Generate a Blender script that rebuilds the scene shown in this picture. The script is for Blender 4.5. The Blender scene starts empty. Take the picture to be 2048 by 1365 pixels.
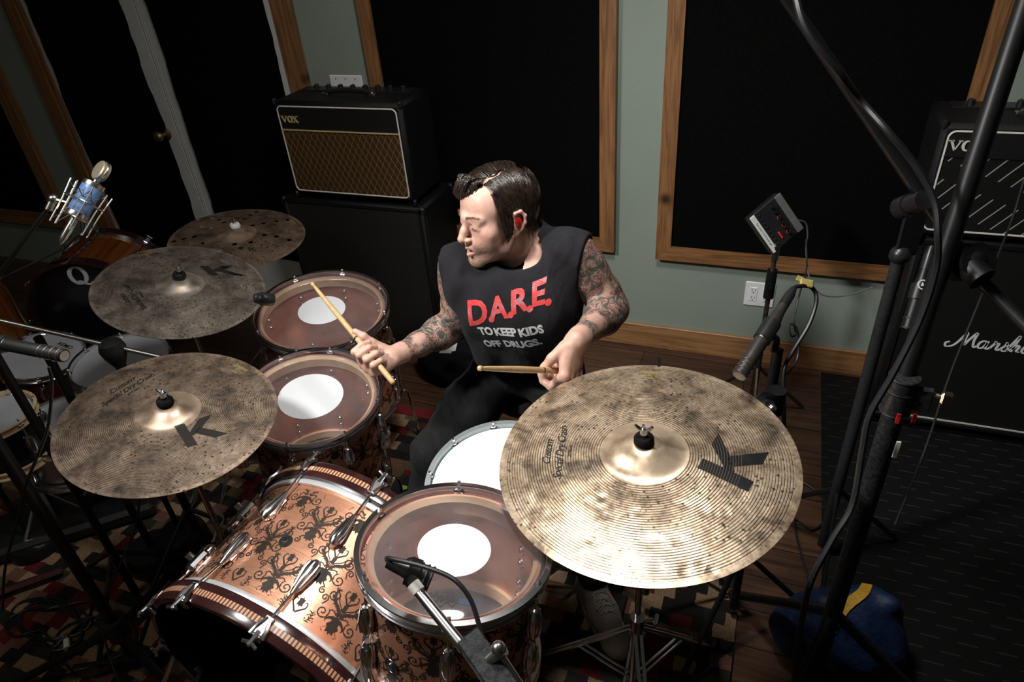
import bpy, bmesh, math, random
import numpy as np
from mathutils import Vector, Matrix
from mathutils.geometry import delaunay_2d_cdt
from mathutils.bvhtree import BVHTree

random.seed(7)
rng = np.random.RandomState(11)
SC = bpy.context.scene
COL = SC.collection
PI = math.pi

# ------------------------------------------------------------------ camera
CAM_R = np.array([[0.935486, -0.135758, 0.326245],
                  [0.346186, 0.537246, -0.769105],
                  [-0.070862, 0.832428, 0.549584]])
FPX = 1365.0
CAM_C = np.array([0.0, 0.0, 1.87])
def _orth(Rm):
    u, s, v = np.linalg.svd(Rm); return u @ v
CAM_R = _orth(CAM_R)
cam_d = bpy.data.cameras.new('camera')
cam_d.sensor_width = 36.0
cam_d.lens = 36.0 * FPX / 2048.0
cam_d.clip_start = 0.02
cam = bpy.data.objects.new('camera', cam_d)
COL.objects.link(cam)
m = Matrix.Identity(4)
for i in range(3):
    for j in range(3):
        m[i][j] = CAM_R[i, j]
    m[i][3] = CAM_C[i]
cam.matrix_world = m
SC.camera = cam
def at(u, v, d):
    """world point seen at photo pixel u,v at distance d along the view axis"""
    return CAM_C + (CAM_R @ np.array([u-1024.0, -(v-682.5), -FPX])) / FPX * d
def on_z(u, v, z):
    r = at(u, v, 1.0) - CAM_C; t = (z-CAM_C[2])/r[2]; return CAM_C + r*t
def on_y(u, v, y):
    r = at(u, v, 1.0) - CAM_C; t = (y-CAM_C[1])/r[1]; return CAM_C + r*t
IR, IU, IB = CAM_R[:, 0], CAM_R[:, 1], CAM_R[:, 2]

# ------------------------------------------------------------------ view + light
SC.view_settings.view_transform = 'Standard'
SC.view_settings.look = 'None'
SC.view_settings.exposure = 0.0
SC.view_settings.gamma = 1.0
SC.view_settings.use_curve_mapping = False
wd = bpy.data.worlds.new('room_dark'); SC.world = wd; wd.use_nodes = True
wd.node_tree.nodes['Background'].inputs[0].default_value = (0.75, 0.85, 1.0, 1)
wd.node_tree.nodes['Background'].inputs[1].default_value = 0.012
def spot(name, loc, target, watts, size_deg, blend, radius, color=(1, 1, 1)):
    l = bpy.data.lights.new(name, 'SPOT'); l.energy = watts; l.spot_size = math.radians(size_deg)
    l.spot_blend = blend; l.shadow_soft_size = radius; l.color = color
    o = bpy.data.objects.new(name, l); COL.objects.link(o); o.location = loc
    d = Vector(target) - Vector(loc); o.rotation_euler = d.to_track_quat('-Z', 'Y').to_euler()
    return o
spot('side_strobe', (-1.45, 0.45, 2.35), (-0.45, 1.35, 0.95), 165, 86, 1.0, 0.12, (1.0, 0.98, 0.95))
l_ = bpy.data.lights.new('fill_light', 'POINT'); l_.energy = 13; l_.shadow_soft_size = 0.22; l_.color = (1.0, 0.93, 0.84)  # added unseen fill, brightens the dark rug and drums at lower left
lo_ = bpy.data.objects.new('fill_light', l_); COL.objects.link(lo_); lo_.location = (-1.9, -0.1, 2.6)
spot('overhead_strobe', (-0.45, 1.25, 2.60), (-0.50, 1.60, 0.8), 100, 160, 1.0, 0.16, (1.0, 0.97, 0.93))

# ------------------------------------------------------------------ materials
MATS = {}
def mat_new(name):
    mt = bpy.data.materials.new(name); mt.use_nodes = True
    nt = mt.node_tree; b = nt.nodes['Principled BSDF']
    MATS[name] = mt
    return mt, nt, b
def N(nt, t, **kw):
    n = nt.nodes.new(t)
    for k, v in kw.items():
        if k.startswith('i_'):
            n.inputs[k[2:].replace('_', ' ')].default_value = v
        else: setattr(n, k, v)
    return n
def L(nt, a, b): nt.links.new(a, b)
def ramp(nt, src, stops, interp='LINEAR'):
    r = nt.nodes.new('ShaderNodeValToRGB'); r.color_ramp.interpolation = interp
    els = r.color_ramp.elements
    while len(els) < len(stops): els.new(0.5)
    for e, (p, c) in zip(els, stops):
        e.position = p; e.color = (c[0], c[1], c[2], 1) if hasattr(c, '__len__') else (c, c, c, 1)
    L(nt, src, r.inputs[0]); return r
def mth(nt, op, a, b=None, c=None):
    n = nt.nodes.new('ShaderNodeMath'); n.operation = op
    for i, x in enumerate((a, b, c)):
        if x is None: continue
        if isinstance(x, (int, float)): n.inputs[i].default_value = x
        else: L(nt, x, n.inputs[i])
    return n.outputs[0]
def mixc(nt, f, a, b, mode='MIX'):
    n = nt.nodes.new('ShaderNodeMix'); n.data_type = 'RGBA'; n.blend_type = mode
    for s, x in ((n.inputs[0], f), (n.inputs[6], a), (n.inputs[7], b)):
        if isinstance(x, (int, float)): s.default_value = x
        elif hasattr(x, '__len__'): s.default_value = (x[0], x[1], x[2], 1)
        else: L(nt, x, s)
    return n.outputs[2]
def objc(nt): return nt.nodes.new('ShaderNodeTexCoord').outputs['Object']
def noise(nt, vec, scale, detail=3, rough=0.5, dist=0.0):
    n = N(nt, 'ShaderNodeTexNoise'); n.inputs['Scale'].default_value = scale
    n.inputs['Detail'].default_value = detail; n.inputs['Roughness'].default_value = rough
    n.inputs['Distortion'].default_value = dist
    if vec is not None: L(nt, vec, n.inputs['Vector'])
    return n
def bump(nt, h, dist, strength, b):
    n = nt.nodes.new('ShaderNodeBump'); n.inputs['Distance'].default_value = dist
    n.inputs['Strength'].default_value = strength; L(nt, h, n.inputs['Height']); L(nt, n.outputs[0], b.inputs['Normal'])
    return n
def simple(name, col, metal=0.0, rough=0.5, var=0.15, scale=30.0, bmp=0.0, bscale=200.0, coat=0.0, spec=None):
    """plain material with procedural tone variation"""
    mt, nt, b = mat_new(name)
    v = objc(nt); n = noise(nt, v, scale)
    c1 = tuple(max(0, x*(1-var)) for x in col); c2 = tuple(min(1, x*(1+var)) for x in col)
    r = ramp(nt, n.outputs[0], [(0.3, c1), (0.7, c2)]); L(nt, r.outputs[0], b.inputs['Base Color'])
    b.inputs['Metallic'].default_value = metal; b.inputs['Roughness'].default_value = rough
    b.inputs['Coat Weight'].default_value = coat
    if spec is not None: b.inputs['Specular IOR Level'].default_value = spec
    if bmp: bump(nt, noise(nt, v, bscale, 2).outputs[0], bmp, 1.0, b)
    return mt
CHROME = simple('chrome', (0.82, 0.82, 0.84), 1.0, 0.20, 0.06, 60)
NICKEL = simple('nickel', (0.62, 0.60, 0.55), 1.0, 0.26, 0.12, 60)
BLACKM = simple('black_metal', (0.009, 0.009, 0.0095), 0.3, 0.42, 0.2, 40)
WORNM = simple('worn_black_metal', (0.03, 0.03, 0.032), 0.5, 0.5, 0.6, 120, 0.0004, 300)
BLACKP = simple('black_plastic', (0.014, 0.014, 0.015), 0.0, 0.35, 0.2, 40)
RUBBER = simple('black_rubber', (0.015, 0.015, 0.016), 0.0, 0.62, 0.3, 80, 0.0006, 400)
CABLE = simple('cable_rubber', (0.011, 0.011, 0.0125), 0.0, 0.42, 0.2, 40)
GREYCAB = simple('grey_cable', (0.16, 0.16, 0.17), 0.0, 0.45, 0.2, 40)
WHITEP = simple('white_plastic', (0.78, 0.79, 0.80), 0.0, 0.4, 0.04, 20)
TOLEX = simple('black_tolex', (0.007, 0.007, 0.0075), 0.0, 0.5, 0.4, 300, 0.0012, 700, spec=0.25)
PIPING = simple('white_piping', (0.62, 0.60, 0.55), 0.0, 0.5, 0.1, 60)
GOLD = simple('gold_strip', (0.75, 0.60, 0.28), 0.35, 0.3, 0.1, 60)
BRASS = simple('aged_brass', (0.30, 0.22, 0.12), 0.9, 0.35, 0.3, 60)
FOAM = simple('acoustic_black_foam', (0.0035, 0.0035, 0.0035), 0.0, 0.95, 0.3, 200, 0.002, 250, spec=0.02)
FELT = simple('black_felt', (0.010, 0.010, 0.011), 0.0, 0.95, 0.4, 400, 0.001, 900, spec=0.1)
CREAM = simple('maple_ply', (0.66, 0.49, 0.30), 0.0, 0.5, 0.12, 25)
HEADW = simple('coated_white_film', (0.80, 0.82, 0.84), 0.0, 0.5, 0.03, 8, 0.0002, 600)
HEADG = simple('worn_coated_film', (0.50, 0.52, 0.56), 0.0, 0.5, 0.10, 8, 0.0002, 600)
TAPEB = simple('blue_tape', (0.01, 0.16, 0.42), 0.0, 0.5, 0.1, 60)
YELTAPE = simple('yellow_tape', (0.36, 0.28, 0.08), 0.0, 0.6, 0.2, 60)
LEAFW = simple('white_paint', (0.60, 0.60, 0.58), 0.0, 0.45, 0.06, 12)
LOGOW = simple('white_logo', (0.75, 0.77, 0.78), 0.0, 0.4, 0.05, 30)
BURG = simple('burgundy_lacquer', (0.035, 0.012, 0.012), 0.0, 0.18, 0.4, 12, coat=0.6)
ETCH = simple('etched_dark', (0.030, 0.018, 0.012), 0.2, 0.55, 0.3, 60)
DRUMRED = simple('dark_red_lacquer', (0.06, 0.008, 0.006), 0.0, 0.2, 0.3, 12, coat=0.7)
SILVER = simple('brushed_silver', (0.55, 0.56, 0.58), 1.0, 0.32, 0.08, 60)
ALU = simple('white_aluminium', (0.80, 0.83, 0.85), 0.55, 0.35, 0.05, 60)
GREENL = simple('lime_plastic', (0.35, 0.75, 0.05), 0.0, 0.4, 0.05, 60)
REDP = simple('red_plastic', (0.6, 0.02, 0.02), 0.0, 0.4, 0.1, 60)
BLUEF = simple('blue_nylon', (0.002, 0.015, 0.06), 0.0, 0.6, 0.25, 30, 0.003, 60)
YELF = simple('yellow_webbing', (0.55, 0.30, 0.02), 0.0, 0.7, 0.2, 200, 0.001, 500)

def m_wood(name, dark, light, axis=2, scale=6.0, rough=0.45, ringscale=1.0):
    mt, nt, b = mat_new(name)
    mp = N(nt, 'ShaderNodeMapping'); s = [scale*2.6]*3; s[axis] = scale*0.16; mp.inputs['Scale'].default_value = s
    L(nt, objc(nt), mp.inputs[0])
    n1 = noise(nt, mp.outputs[0], 3.0*ringscale, 6, 0.6, 1.2)
    mp2 = N(nt, 'ShaderNodeMapping'); s = [scale*22]*3; s[axis] = scale*0.6; mp2.inputs['Scale'].default_value = s
    L(nt, objc(nt), mp2.inputs[0]); n2 = noise(nt, mp2.outputs[0], 2.0, 3)
    kn = N(nt, 'ShaderNodeTexVoronoi'); kn.inputs['Scale'].default_value = 3.1; L(nt, objc(nt), kn.inputs['Vector'])
    kr = ramp(nt, kn.outputs['Distance'], [(0.03, 0.0), (0.11, 1.0)])
    f = mth(nt, 'ADD', mth(nt, 'MULTIPLY', n1.outputs[0], 0.75), mth(nt, 'MULTIPLY', n2.outputs[0], 0.25))
    r = ramp(nt, f, [(0.36, dark), (0.5, tuple((a+c)/2 for a, c in zip(dark, light))), (0.66, light)])
    c = mixc(nt, mth(nt, 'SUBTRACT', 1.0, kr.outputs[0]), r.outputs[0], tuple(x*0.35 for x in dark))
    L(nt, c, b.inputs['Base Color']); b.inputs['Roughness'].default_value = rough
    bump(nt, n2.outputs[0], 0.0006, 0.7, b)
    return mt
PINE_V = m_wood('stained_pine_upright', (0.13, 0.055, 0.020), (0.33, 0.16, 0.065), 2)
PINE_H = m_wood('stained_pine_level', (0.13, 0.055, 0.020), (0.33, 0.16, 0.065), 0)
HONEY = m_wood('honey_baseboard', (0.20, 0.095, 0.035), (0.40, 0.21, 0.09), 0)
ORANGEW = m_wood('orange_maple_shell', (0.10, 0.026, 0.006), (0.24, 0.075, 0.016), 2, 4.0, 0.2)
STICKW = m_wood('hickory', (0.46, 0.28, 0.12), (0.66, 0.45, 0.22), 0, 14.0, 0.45)

def m_wall():
    mt, nt, b = mat_new('sage_green_paint'); v = objc(nt)
    r = ramp(nt, noise(nt, v, 3.0, 4).outputs[0], [(0.3, (0.245, 0.292, 0.250)), (0.7, (0.268, 0.315, 0.272))])
    L(nt, r.outputs[0], b.inputs['Base Color']); b.inputs['Roughness'].default_value = 0.55
    bump(nt, noise(nt, v, 160.0, 3).outputs[0], 0.0012, 0.5, b); return mt
WALL = m_wall()

def m_planks():
    mt, nt, b = mat_new('dark_plank_floor'); v = objc(nt)
    bk = N(nt, 'ShaderNodeTexBrick'); bk.offset = 0.37; bk.squash = 1.0
    bk.inputs['Scale'].default_value = 1.0; bk.inputs['Brick Width'].default_value = 1.25
    bk.inputs['Row Height'].default_value = 0.128; bk.inputs['Mortar Size'].default_value = 0.0022
    bk.inputs['Color1'].default_value = (0.050, 0.024, 0.013, 1); bk.inputs['Color2'].default_value = (0.092, 0.047, 0.026, 1)
    bk.inputs['Mortar'].default_value = (0.006, 0.004, 0.003, 1)
    L(nt, v, bk.inputs['Vector'])
    mp = N(nt, 'ShaderNodeMapping'); mp.inputs['Scale'].default_value = (2.5, 45, 20); L(nt, v, mp.inputs[0])
    n = noise(nt, mp.outputs[0], 1.0, 6, 0.65, 0.6)
    r = ramp(nt, n.outputs[0], [(0.32, (0.45, 0.42, 0.40)), (0.68, (1.5, 1.45, 1.4))])
    L(nt, mixc(nt, 1.0, bk.outputs[0], r.outputs[0], 'MULTIPLY'), b.inputs['Base Color'])
    b.inputs['Roughness'].default_value = 0.42
    bump(nt, n.outputs[0], 0.001, 0.6, b); return mt
PLANKS = m_planks()

def m_rug(name='checked_rug'):
    mt, nt, b = mat_new(name)
    g = N(nt, 'ShaderNodeMapping'); g.inputs['Rotation'].default_value = (0, 0, 0.0)
    wob = noise(nt, objc(nt), 28.0, 2); ad = N(nt, 'ShaderNodeVectorMath', operation='MULTIPLY_ADD')
    L(nt, wob.outputs['Color'], ad.inputs[0]); ad.inputs[1].default_value = (0.012, 0.012, 0); L(nt, objc(nt), ad.inputs[2])
    L(nt, ad.outputs[0], g.inputs[0])
    sx = N(nt, 'ShaderNodeSeparateXYZ'); L(nt, g.outputs[0], sx.inputs[0])
    row = mth(nt, 'FLOOR', mth(nt, 'DIVIDE', sx.outputs[1], 0.046))
    off = mth(nt, 'MULTIPLY', mth(nt, 'MODULO', row, 2.0), 0.031)
    colx = mth(nt, 'FLOOR', mth(nt, 'DIVIDE', mth(nt, 'ADD', sx.outputs[0], off), 0.062))
    cb = N(nt, 'ShaderNodeCombineXYZ'); L(nt, colx, cb.inputs[0]); L(nt, row, cb.inputs[1])
    wn = N(nt, 'ShaderNodeTexWhiteNoise'); wn.noise_dimensions = '2D'; L(nt, cb.outputs[0], wn.inputs[0])
    r = ramp(nt, wn.outputs[0], [(0.0, (0.020, 0.018, 0.017)), (0.24, (0.032, 0.030, 0.024)), (0.40, (0.10, 0.018, 0.018)),
        (0.55, (0.26, 0.17, 0.10)), (0.70, (0.16, 0.075, 0.055)), (0.82, (0.10, 0.075, 0.045)), (0.92, (0.30, 0.20, 0.12))], 'CONSTANT')
    fz = noise(nt, objc(nt), 420.0, 2)
    fr = ramp(nt, fz.outputs[0], [(0.3, 0.55), (0.7, 1.5)])
    L(nt, mixc(nt, 1.0, r.outputs[0], fr.outputs[0], 'MULTIPLY'), b.inputs['Base Color'])
    b.inputs['Roughness'].default_value = 0.95; b.inputs['Specular IOR Level'].default_value = 0.05
    bump(nt, fz.outputs[0], 0.004, 1.0, b); return mt
RUG = m_rug()
RUGRED = simple('rug_border_red', (0.16, 0.018, 0.022), 0, 0.95, 0.3, 300, 0.003, 400, spec=0.05)

def m_mat_rubber():
    mt, nt, b = mat_new('ribbed_rubber_mat'); v = objc(nt)
    s = N(nt, 'ShaderNodeSeparateXYZ'); L(nt, v, s.inputs[0])
    y = mth(nt, 'DIVIDE', s.outputs[1], 0.043); row = mth(nt, 'FLOOR', y)
    fy = mth(nt, 'LESS_THAN', mth(nt, 'FRACT', y), 0.10)
    x = mth(nt, 'FRACT', mth(nt, 'ADD', mth(nt, 'DIVIDE', s.outputs[0], 0.095), mth(nt, 'MULTIPLY', row, 0.5)))
    f = mth(nt, 'MULTIPLY', fy, mth(nt, 'LESS_THAN', x, 0.55))
    L(nt, mixc(nt, f, (0.006, 0.006, 0.0062), (0.03, 0.03, 0.03)), b.inputs['Base Color']); b.inputs['Roughness'].default_value = 0.6
    b.inputs['Specular IOR Level'].default_value = 0.2
    h = mth(nt, 'LESS_THAN', x, 0.55); bump(nt, h, 0.003, 0.8, b); return mt
RUBMAT = m_mat_rubber()

def m_copper():
    mt, nt, b = mat_new('brushed_copper'); v = objc(nt)
    mp = N(nt, 'ShaderNodeMapping'); mp.inputs['Scale'].default_value = (6, 6, 160); L(nt, v, mp.inputs[0])
    n = noise(nt, mp.outputs[0], 4.0, 4); n2 = noise(nt, v, 9.0, 4, 0.6)
    r = ramp(nt, n2.outputs[0], [(0.3, (0.60, 0.27, 0.155)), (0.7, (0.78, 0.40, 0.26))])
    L(nt, r.outputs[0], b.inputs['Base Color']); b.inputs['Metallic'].default_value = 0.62
    rr = ramp(nt, n.outputs[0], [(0.3, 0.27), (0.7, 0.42)]); L(nt, rr.outputs[0], b.inputs['Roughness'])
    bump(nt, n2.outputs[0], 0.004, 0.35, b); return mt
COPPER = m_copper()

def m_film(name, haze, tint, rough=0.06):
    """clear drum film: mostly transparent with a glossy reflection"""
    mt, nt, b = mat_new(name); nt.nodes.remove(b)
    out = [n for n in nt.nodes if n.type == 'OUTPUT_MATERIAL'][0]
    tr = N(nt, 'ShaderNodeBsdfTransparent'); tr.inputs[0].default_value = (*tint, 1)
    gl = N(nt, 'ShaderNodeBsdfGlossy'); gl.inputs['Roughness'].default_value = rough
    df = N(nt, 'ShaderNodeBsdfDiffuse'); df.inputs[0].default_value = (0.75, 0.70, 0.74, 1)
    fr = N(nt, 'ShaderNodeFresnel'); fr.inputs[0].default_value = 1.38
    sc = ramp(nt, noise(nt, objc(nt), 14.0, 4).outputs[0], [(0.35, haze*0.8), (0.7, haze*1.3)])
    m1 = N(nt, 'ShaderNodeMixShader'); L(nt, sc.outputs[0], m1.inputs[0]); L(nt, tr.outputs[0], m1.inputs[1]); L(nt, df.outputs[0], m1.inputs[2])
    m2 = N(nt, 'ShaderNodeMixShader'); L(nt, fr.outputs[0], m2.inputs[0]); L(nt, m1.outputs[0], m2.inputs[1]); L(nt, gl.outputs[0], m2.inputs[2])
    L(nt, m2.outputs[0], out.inputs[0]); return mt
FILM = m_film('clear_film', 0.085, (0.97, 0.94, 0.95))
FILM2 = m_film('smoky_film', 0.22, (0.60, 0.62, 0.66))

def m_inlay():
    mt, nt, b = mat_new('striped_hoop_inlay')
    s = N(nt, 'ShaderNodeSeparateXYZ'); L(nt, objc(nt), s.inputs[0])
    a = mth(nt, 'ARCTAN2', s.outputs[1], s.outputs[0])
    st = mth(nt, 'GREATER_THAN', mth(nt, 'SINE', mth(nt, 'MULTIPLY', a, 232.0)), -0.25)
    L(nt, mixc(nt, st, (0.10, 0.035, 0.02), (0.62, 0.34, 0.20)), b.inputs['Base Color'])
    b.inputs['Roughness'].default_value = 0.35; b.inputs['Coat Weight'].default_value = 0.3; return mt
INLAY = m_inlay()

def m_cymbal(name, light, mid, dark, rb, R, bright=1.0, metal=0.62, rough=0.33, rings=46, wet=0.0):
    """hammered, lathed bronze: dark tone grooves, patina blotches, hammer pits"""
    mt, nt, b = mat_new(name); v = objc(nt)
    s = N(nt, 'ShaderNodeSeparateXYZ'); L(nt, v, s.inputs[0])
    r = mth(nt, 'SQRT', mth(nt, 'ADD', mth(nt, 'MULTIPLY', s.outputs[0], s.outputs[0]), mth(nt, 'MULTIPLY', s.outputs[1], s.outputs[1])))
    wob = mth(nt, 'MULTIPLY', noise(nt, v, 9.0, 2).outputs[0], 0.0022)
    rr = mth(nt, 'ADD', r, wob)
    ph = mth(nt, 'FRACT', mth(nt, 'MULTIPLY', rr, rings/(R-rb)))
    g = ramp(nt, ph, [(0.0, 1.0), (0.20, 1.0), (0.32, 0.0), (0.90, 0.0), (1.0, 1.0)])
    outb = mth(nt, 'GREATER_THAN', r, rb*1.04)
    edge = mth(nt, 'LESS_THAN', r, R*0.962)
    gm = mth(nt, 'MULTIPLY', mth(nt, 'MULTIPLY', g.outputs[0], outb), edge)
    # patchy visibility of the grooves
    pv = ramp(nt, noise(nt, v, 11.0, 3).outputs[0], [(0.30, 0.6), (0.6, 1.0)])
    gm2 = mth(nt, 'MULTIPLY', gm, pv.outputs[0])
    mpr = N(nt, 'ShaderNodeMapping'); L(nt, v, mpr.inputs[0])
    blot = ramp(nt, noise(nt, v, 13.0, 6, 0.62, 0.6).outputs[0], [(0.34, dark), (0.47, mid), (0.62, light)])
    fine = ramp(nt, noise(nt, v, 120.0, 3, 0.7).outputs[0], [(0.30, 0.55), (0.5, 0.95), (0.75, 1.25)])
    base = mixc(nt, 1.0, blot.outputs[0], fine.outputs[0], 'MULTIPLY')
    vo = N(nt, 'ShaderNodeTexVoronoi'); vo.inputs['Scale'].default_value = 75.0; L(nt, v, vo.inputs['Vector'])
    spk = ramp(nt, vo.outputs['Distance'], [(0.14, 1.0), (0.26, 0.0)])
    pm = ramp(nt, noise(nt, v, 7.0, 3).outputs[0], [(0.36, 0.0), (0.56, 0.95)])
    spk2 = mth(nt, 'MULTIPLY', mth(nt, 'MULTIPLY', spk.outputs[0], pm.outputs[0]), outb)
    base = mixc(nt, spk2, base, tuple(x*0.35 for x in dark))
    base = mixc(nt, mth(nt, 'MULTIPLY', gm2, 0.92), base, tuple(x*0.22 for x in dark))
    # bell tone
    bell = ramp(nt, noise(nt, v, 16.0, 4).outputs[0], [(0.35, tuple(x*0.75 for x in mid)), (0.6, tuple(min(1, x*1.05) for x in light))])
    base = mixc(nt, outb, bell.outputs[0], base)
    L(nt, base, b.inputs['Base Color'])
    b.inputs['Metallic'].default_value = metal
    rgh = ramp(nt, noise(nt, v, 40.0, 3).outputs[0], [(0.3, rough*0.8), (0.7, rough*1.3)])
    L(nt, rgh.outputs[0], b.inputs['Roughness'])
    b.inputs['Anisotropic'].default_value = 0.55
    tg = N(nt, 'ShaderNodeTangent'); tg.direction_type = 'RADIAL'; tg.axis = 'Z'; L(nt, tg.outputs[0], b.inputs['Tangent'])
    # bumps: grooves and hammer pits
    vh = N(nt, 'ShaderNodeTexVoronoi'); vh.inputs['Scale'].default_value = 21.0; L(nt, v, vh.inputs['Vector'])
    pit = ramp(nt, vh.outputs['Distance'], [(0.0, 0.0), (0.26, 1.0)])
    h = mth(nt, 'ADD', mth(nt, 'MULTIPLY', mth(nt, 'MULTIPLY', pit.outputs[0], outb), 0.7), mth(nt, 'MULTIPLY', mth(nt, 'SUBTRACT', 1.0, gm), 0.16))
    bump(nt, h, 0.0016, 0.8, b)
    return mt

def m_speckgrille(name, base, dot, scale):
    mt, nt, b = mat_new(name)
    mp = N(nt, 'ShaderNodeMapping'); mp.inputs['Scale'].default_value = (scale, scale, scale); L(nt, objc(nt), mp.inputs[0])
    w1 = N(nt, 'ShaderNodeSeparateXYZ'); L(nt, mp.outputs[0], w1.inputs[0])
    a = mth(nt, 'MULTIPLY', mth(nt, 'SINE', w1.outputs[0]), mth(nt, 'SINE', w1.outputs[2]))
    r = ramp(nt, a, [(0.35, base), (0.8, dot)]); L(nt, r.outputs[0], b.inputs['Base Color'])
    b.inputs['Roughness'].default_value = 0.7; b.inputs['Specular IOR Level'].default_value = 0.2
    bump(nt, a, 0.001, 0.6, b); return mt
GRILLE = m_speckgrille('woven_black_grille', (0.007, 0.007, 0.007), (0.07, 0.066, 0.055), 900.0)
GRILLE2 = m_speckgrille('fine_black_grille', (0.006, 0.006, 0.006), (0.012, 0.012, 0.011), 1300.0)

def m_vox(name, base, line, diag2=True, period=0.052, slope=1.75, wid=0.045, dash=False):
    """diamond pattern grille cloth: two families of diagonal lines in object x,z"""
    mt, nt, b = mat_new(name); v = objc(nt)
    s = N(nt, 'ShaderNodeSeparateXYZ'); L(nt, v, s.inputs[0])
    def fam(sg, ph):
        e = mth(nt, 'ADD', mth(nt, 'MULTIPLY', s.outputs[0], sg*slope), s.outputs[2])
        f = mth(nt, 'FRACT', mth(nt, 'ADD', mth(nt, 'DIVIDE', e, period), ph))
        return mth(nt, 'LESS_THAN', mth(nt, 'ABSOLUTE', mth(nt, 'SUBTRACT', f, 0.5)), wid)
    f1 = fam(1.0, 0.0)
    if diag2: f1 = mth(nt, 'MAXIMUM', f1, mth(nt, 'MULTIPLY', fam(-1.0, 0.3), 0.6))
    if dash:
        e = mth(nt, 'ADD', s.outputs[0], mth(nt, 'MULTIPLY', s.outputs[2], 1.0))
        dd = mth(nt, 'FRACT', mth(nt, 'ADD', mth(nt, 'DIVIDE', e, 0.21), mth(nt, 'MULTIPLY', mth(nt, 'SUBTRACT', s.outputs[2], s.outputs[0]), 2.1)))
        f1 = mth(nt, 'MULTIPLY', f1, mth(nt, 'LESS_THAN', dd, 0.62))
    fine = noise(nt, v, 500.0, 2)
    fb = ramp(nt, fine.outputs[0], [(0.3, tuple(x*0.6 for x in base)), (0.7, tuple(x*1.4 for x in base))])
    L(nt, mixc(nt, f1, fb.outputs[0], line), b.inputs['Base Color']); b.inputs['Roughness'].default_value = 0.7
    b.inputs['Specular IOR Level'].default_value = 0.2
    bump(nt, fine.outputs[0], 0.0008, 0.8, b); return mt
VOXG = m_vox('brown_diamond_cloth', (0.055, 0.024, 0.008), (0.22, 0.17, 0.07))
VOXB = m_vox('black_striped_cloth', (0.006, 0.006, 0.006), (0.33, 0.31, 0.27), False, 0.060, -1.25, 0.05, True)

def m_cloth(name, col, wr=5.0, amt=0.006):
    mt, nt, b = mat_new(name); v = objc(nt)
    mp = N(nt, 'ShaderNodeMapping'); mp.inputs['Scale'].default_value = (1.6, 1.6, 0.7); mp.inputs['Rotation'].default_value = (0.2, 0.5, 0.0); L(nt, v, mp.inputs[0])
    w = noise(nt, mp.outputs[0], wr, 3, 0.45, 0.5); f = noise(nt, v, 900.0, 2)
    r = ramp(nt, noise(nt, v, 18.0, 4).outputs[0], [(0.3, tuple(x*0.8 for x in col)), (0.7, tuple(x*1.2 for x in col))])
    L(nt, r.outputs[0], b.inputs['Base Color']); b.inputs['Roughness'].default_value = 0.85
    b.inputs['Specular IOR Level'].default_value = 0.25
    b.inputs['Sheen Weight'].default_value = 0.03
    h = mth(nt, 'ADD', w.outputs[0], mth(nt, 'MULTIPLY', f.outputs[0], 0.05))
    bump(nt, h, amt*3, 0.8, b); return mt
TSHIRT = m_cloth('faded_black_jersey', (0.013, 0.0125, 0.0155), 7.0, 0.012)
DENIM = m_cloth('black_denim', (0.010, 0.010, 0.0105), 9.0, 0.006)
SHOEM = m_cloth('grey_canvas', (0.30, 0.26, 0.23), 20.0, 0.001)

def m_print():
    mt, nt, b = mat_new('cracked_red_print'); v = objc(nt)
    n = noise(nt, v, 230.0, 4, 0.8); n2 = noise(nt, v, 35.0, 3)
    r = ramp(nt, mth(nt, 'ADD', mth(nt, 'MULTIPLY', n.outputs[0], 0.6), mth(nt, 'MULTIPLY', n2.outputs[0], 0.4)), [(0.36, (0.60, 0.035, 0.04)), (0.52, (0.70, 0.07, 0.07)), (0.60, (0.38, 0.27, 0.32))])
    L(nt, r.outputs[0], b.inputs['Base Color']); b.inputs['Roughness'].default_value = 0.6; return mt
PRINTR = m_print()
PRINTW = simple('white_print', (0.72, 0.74, 0.76), 0, 0.6, 0.1, 200)

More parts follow.
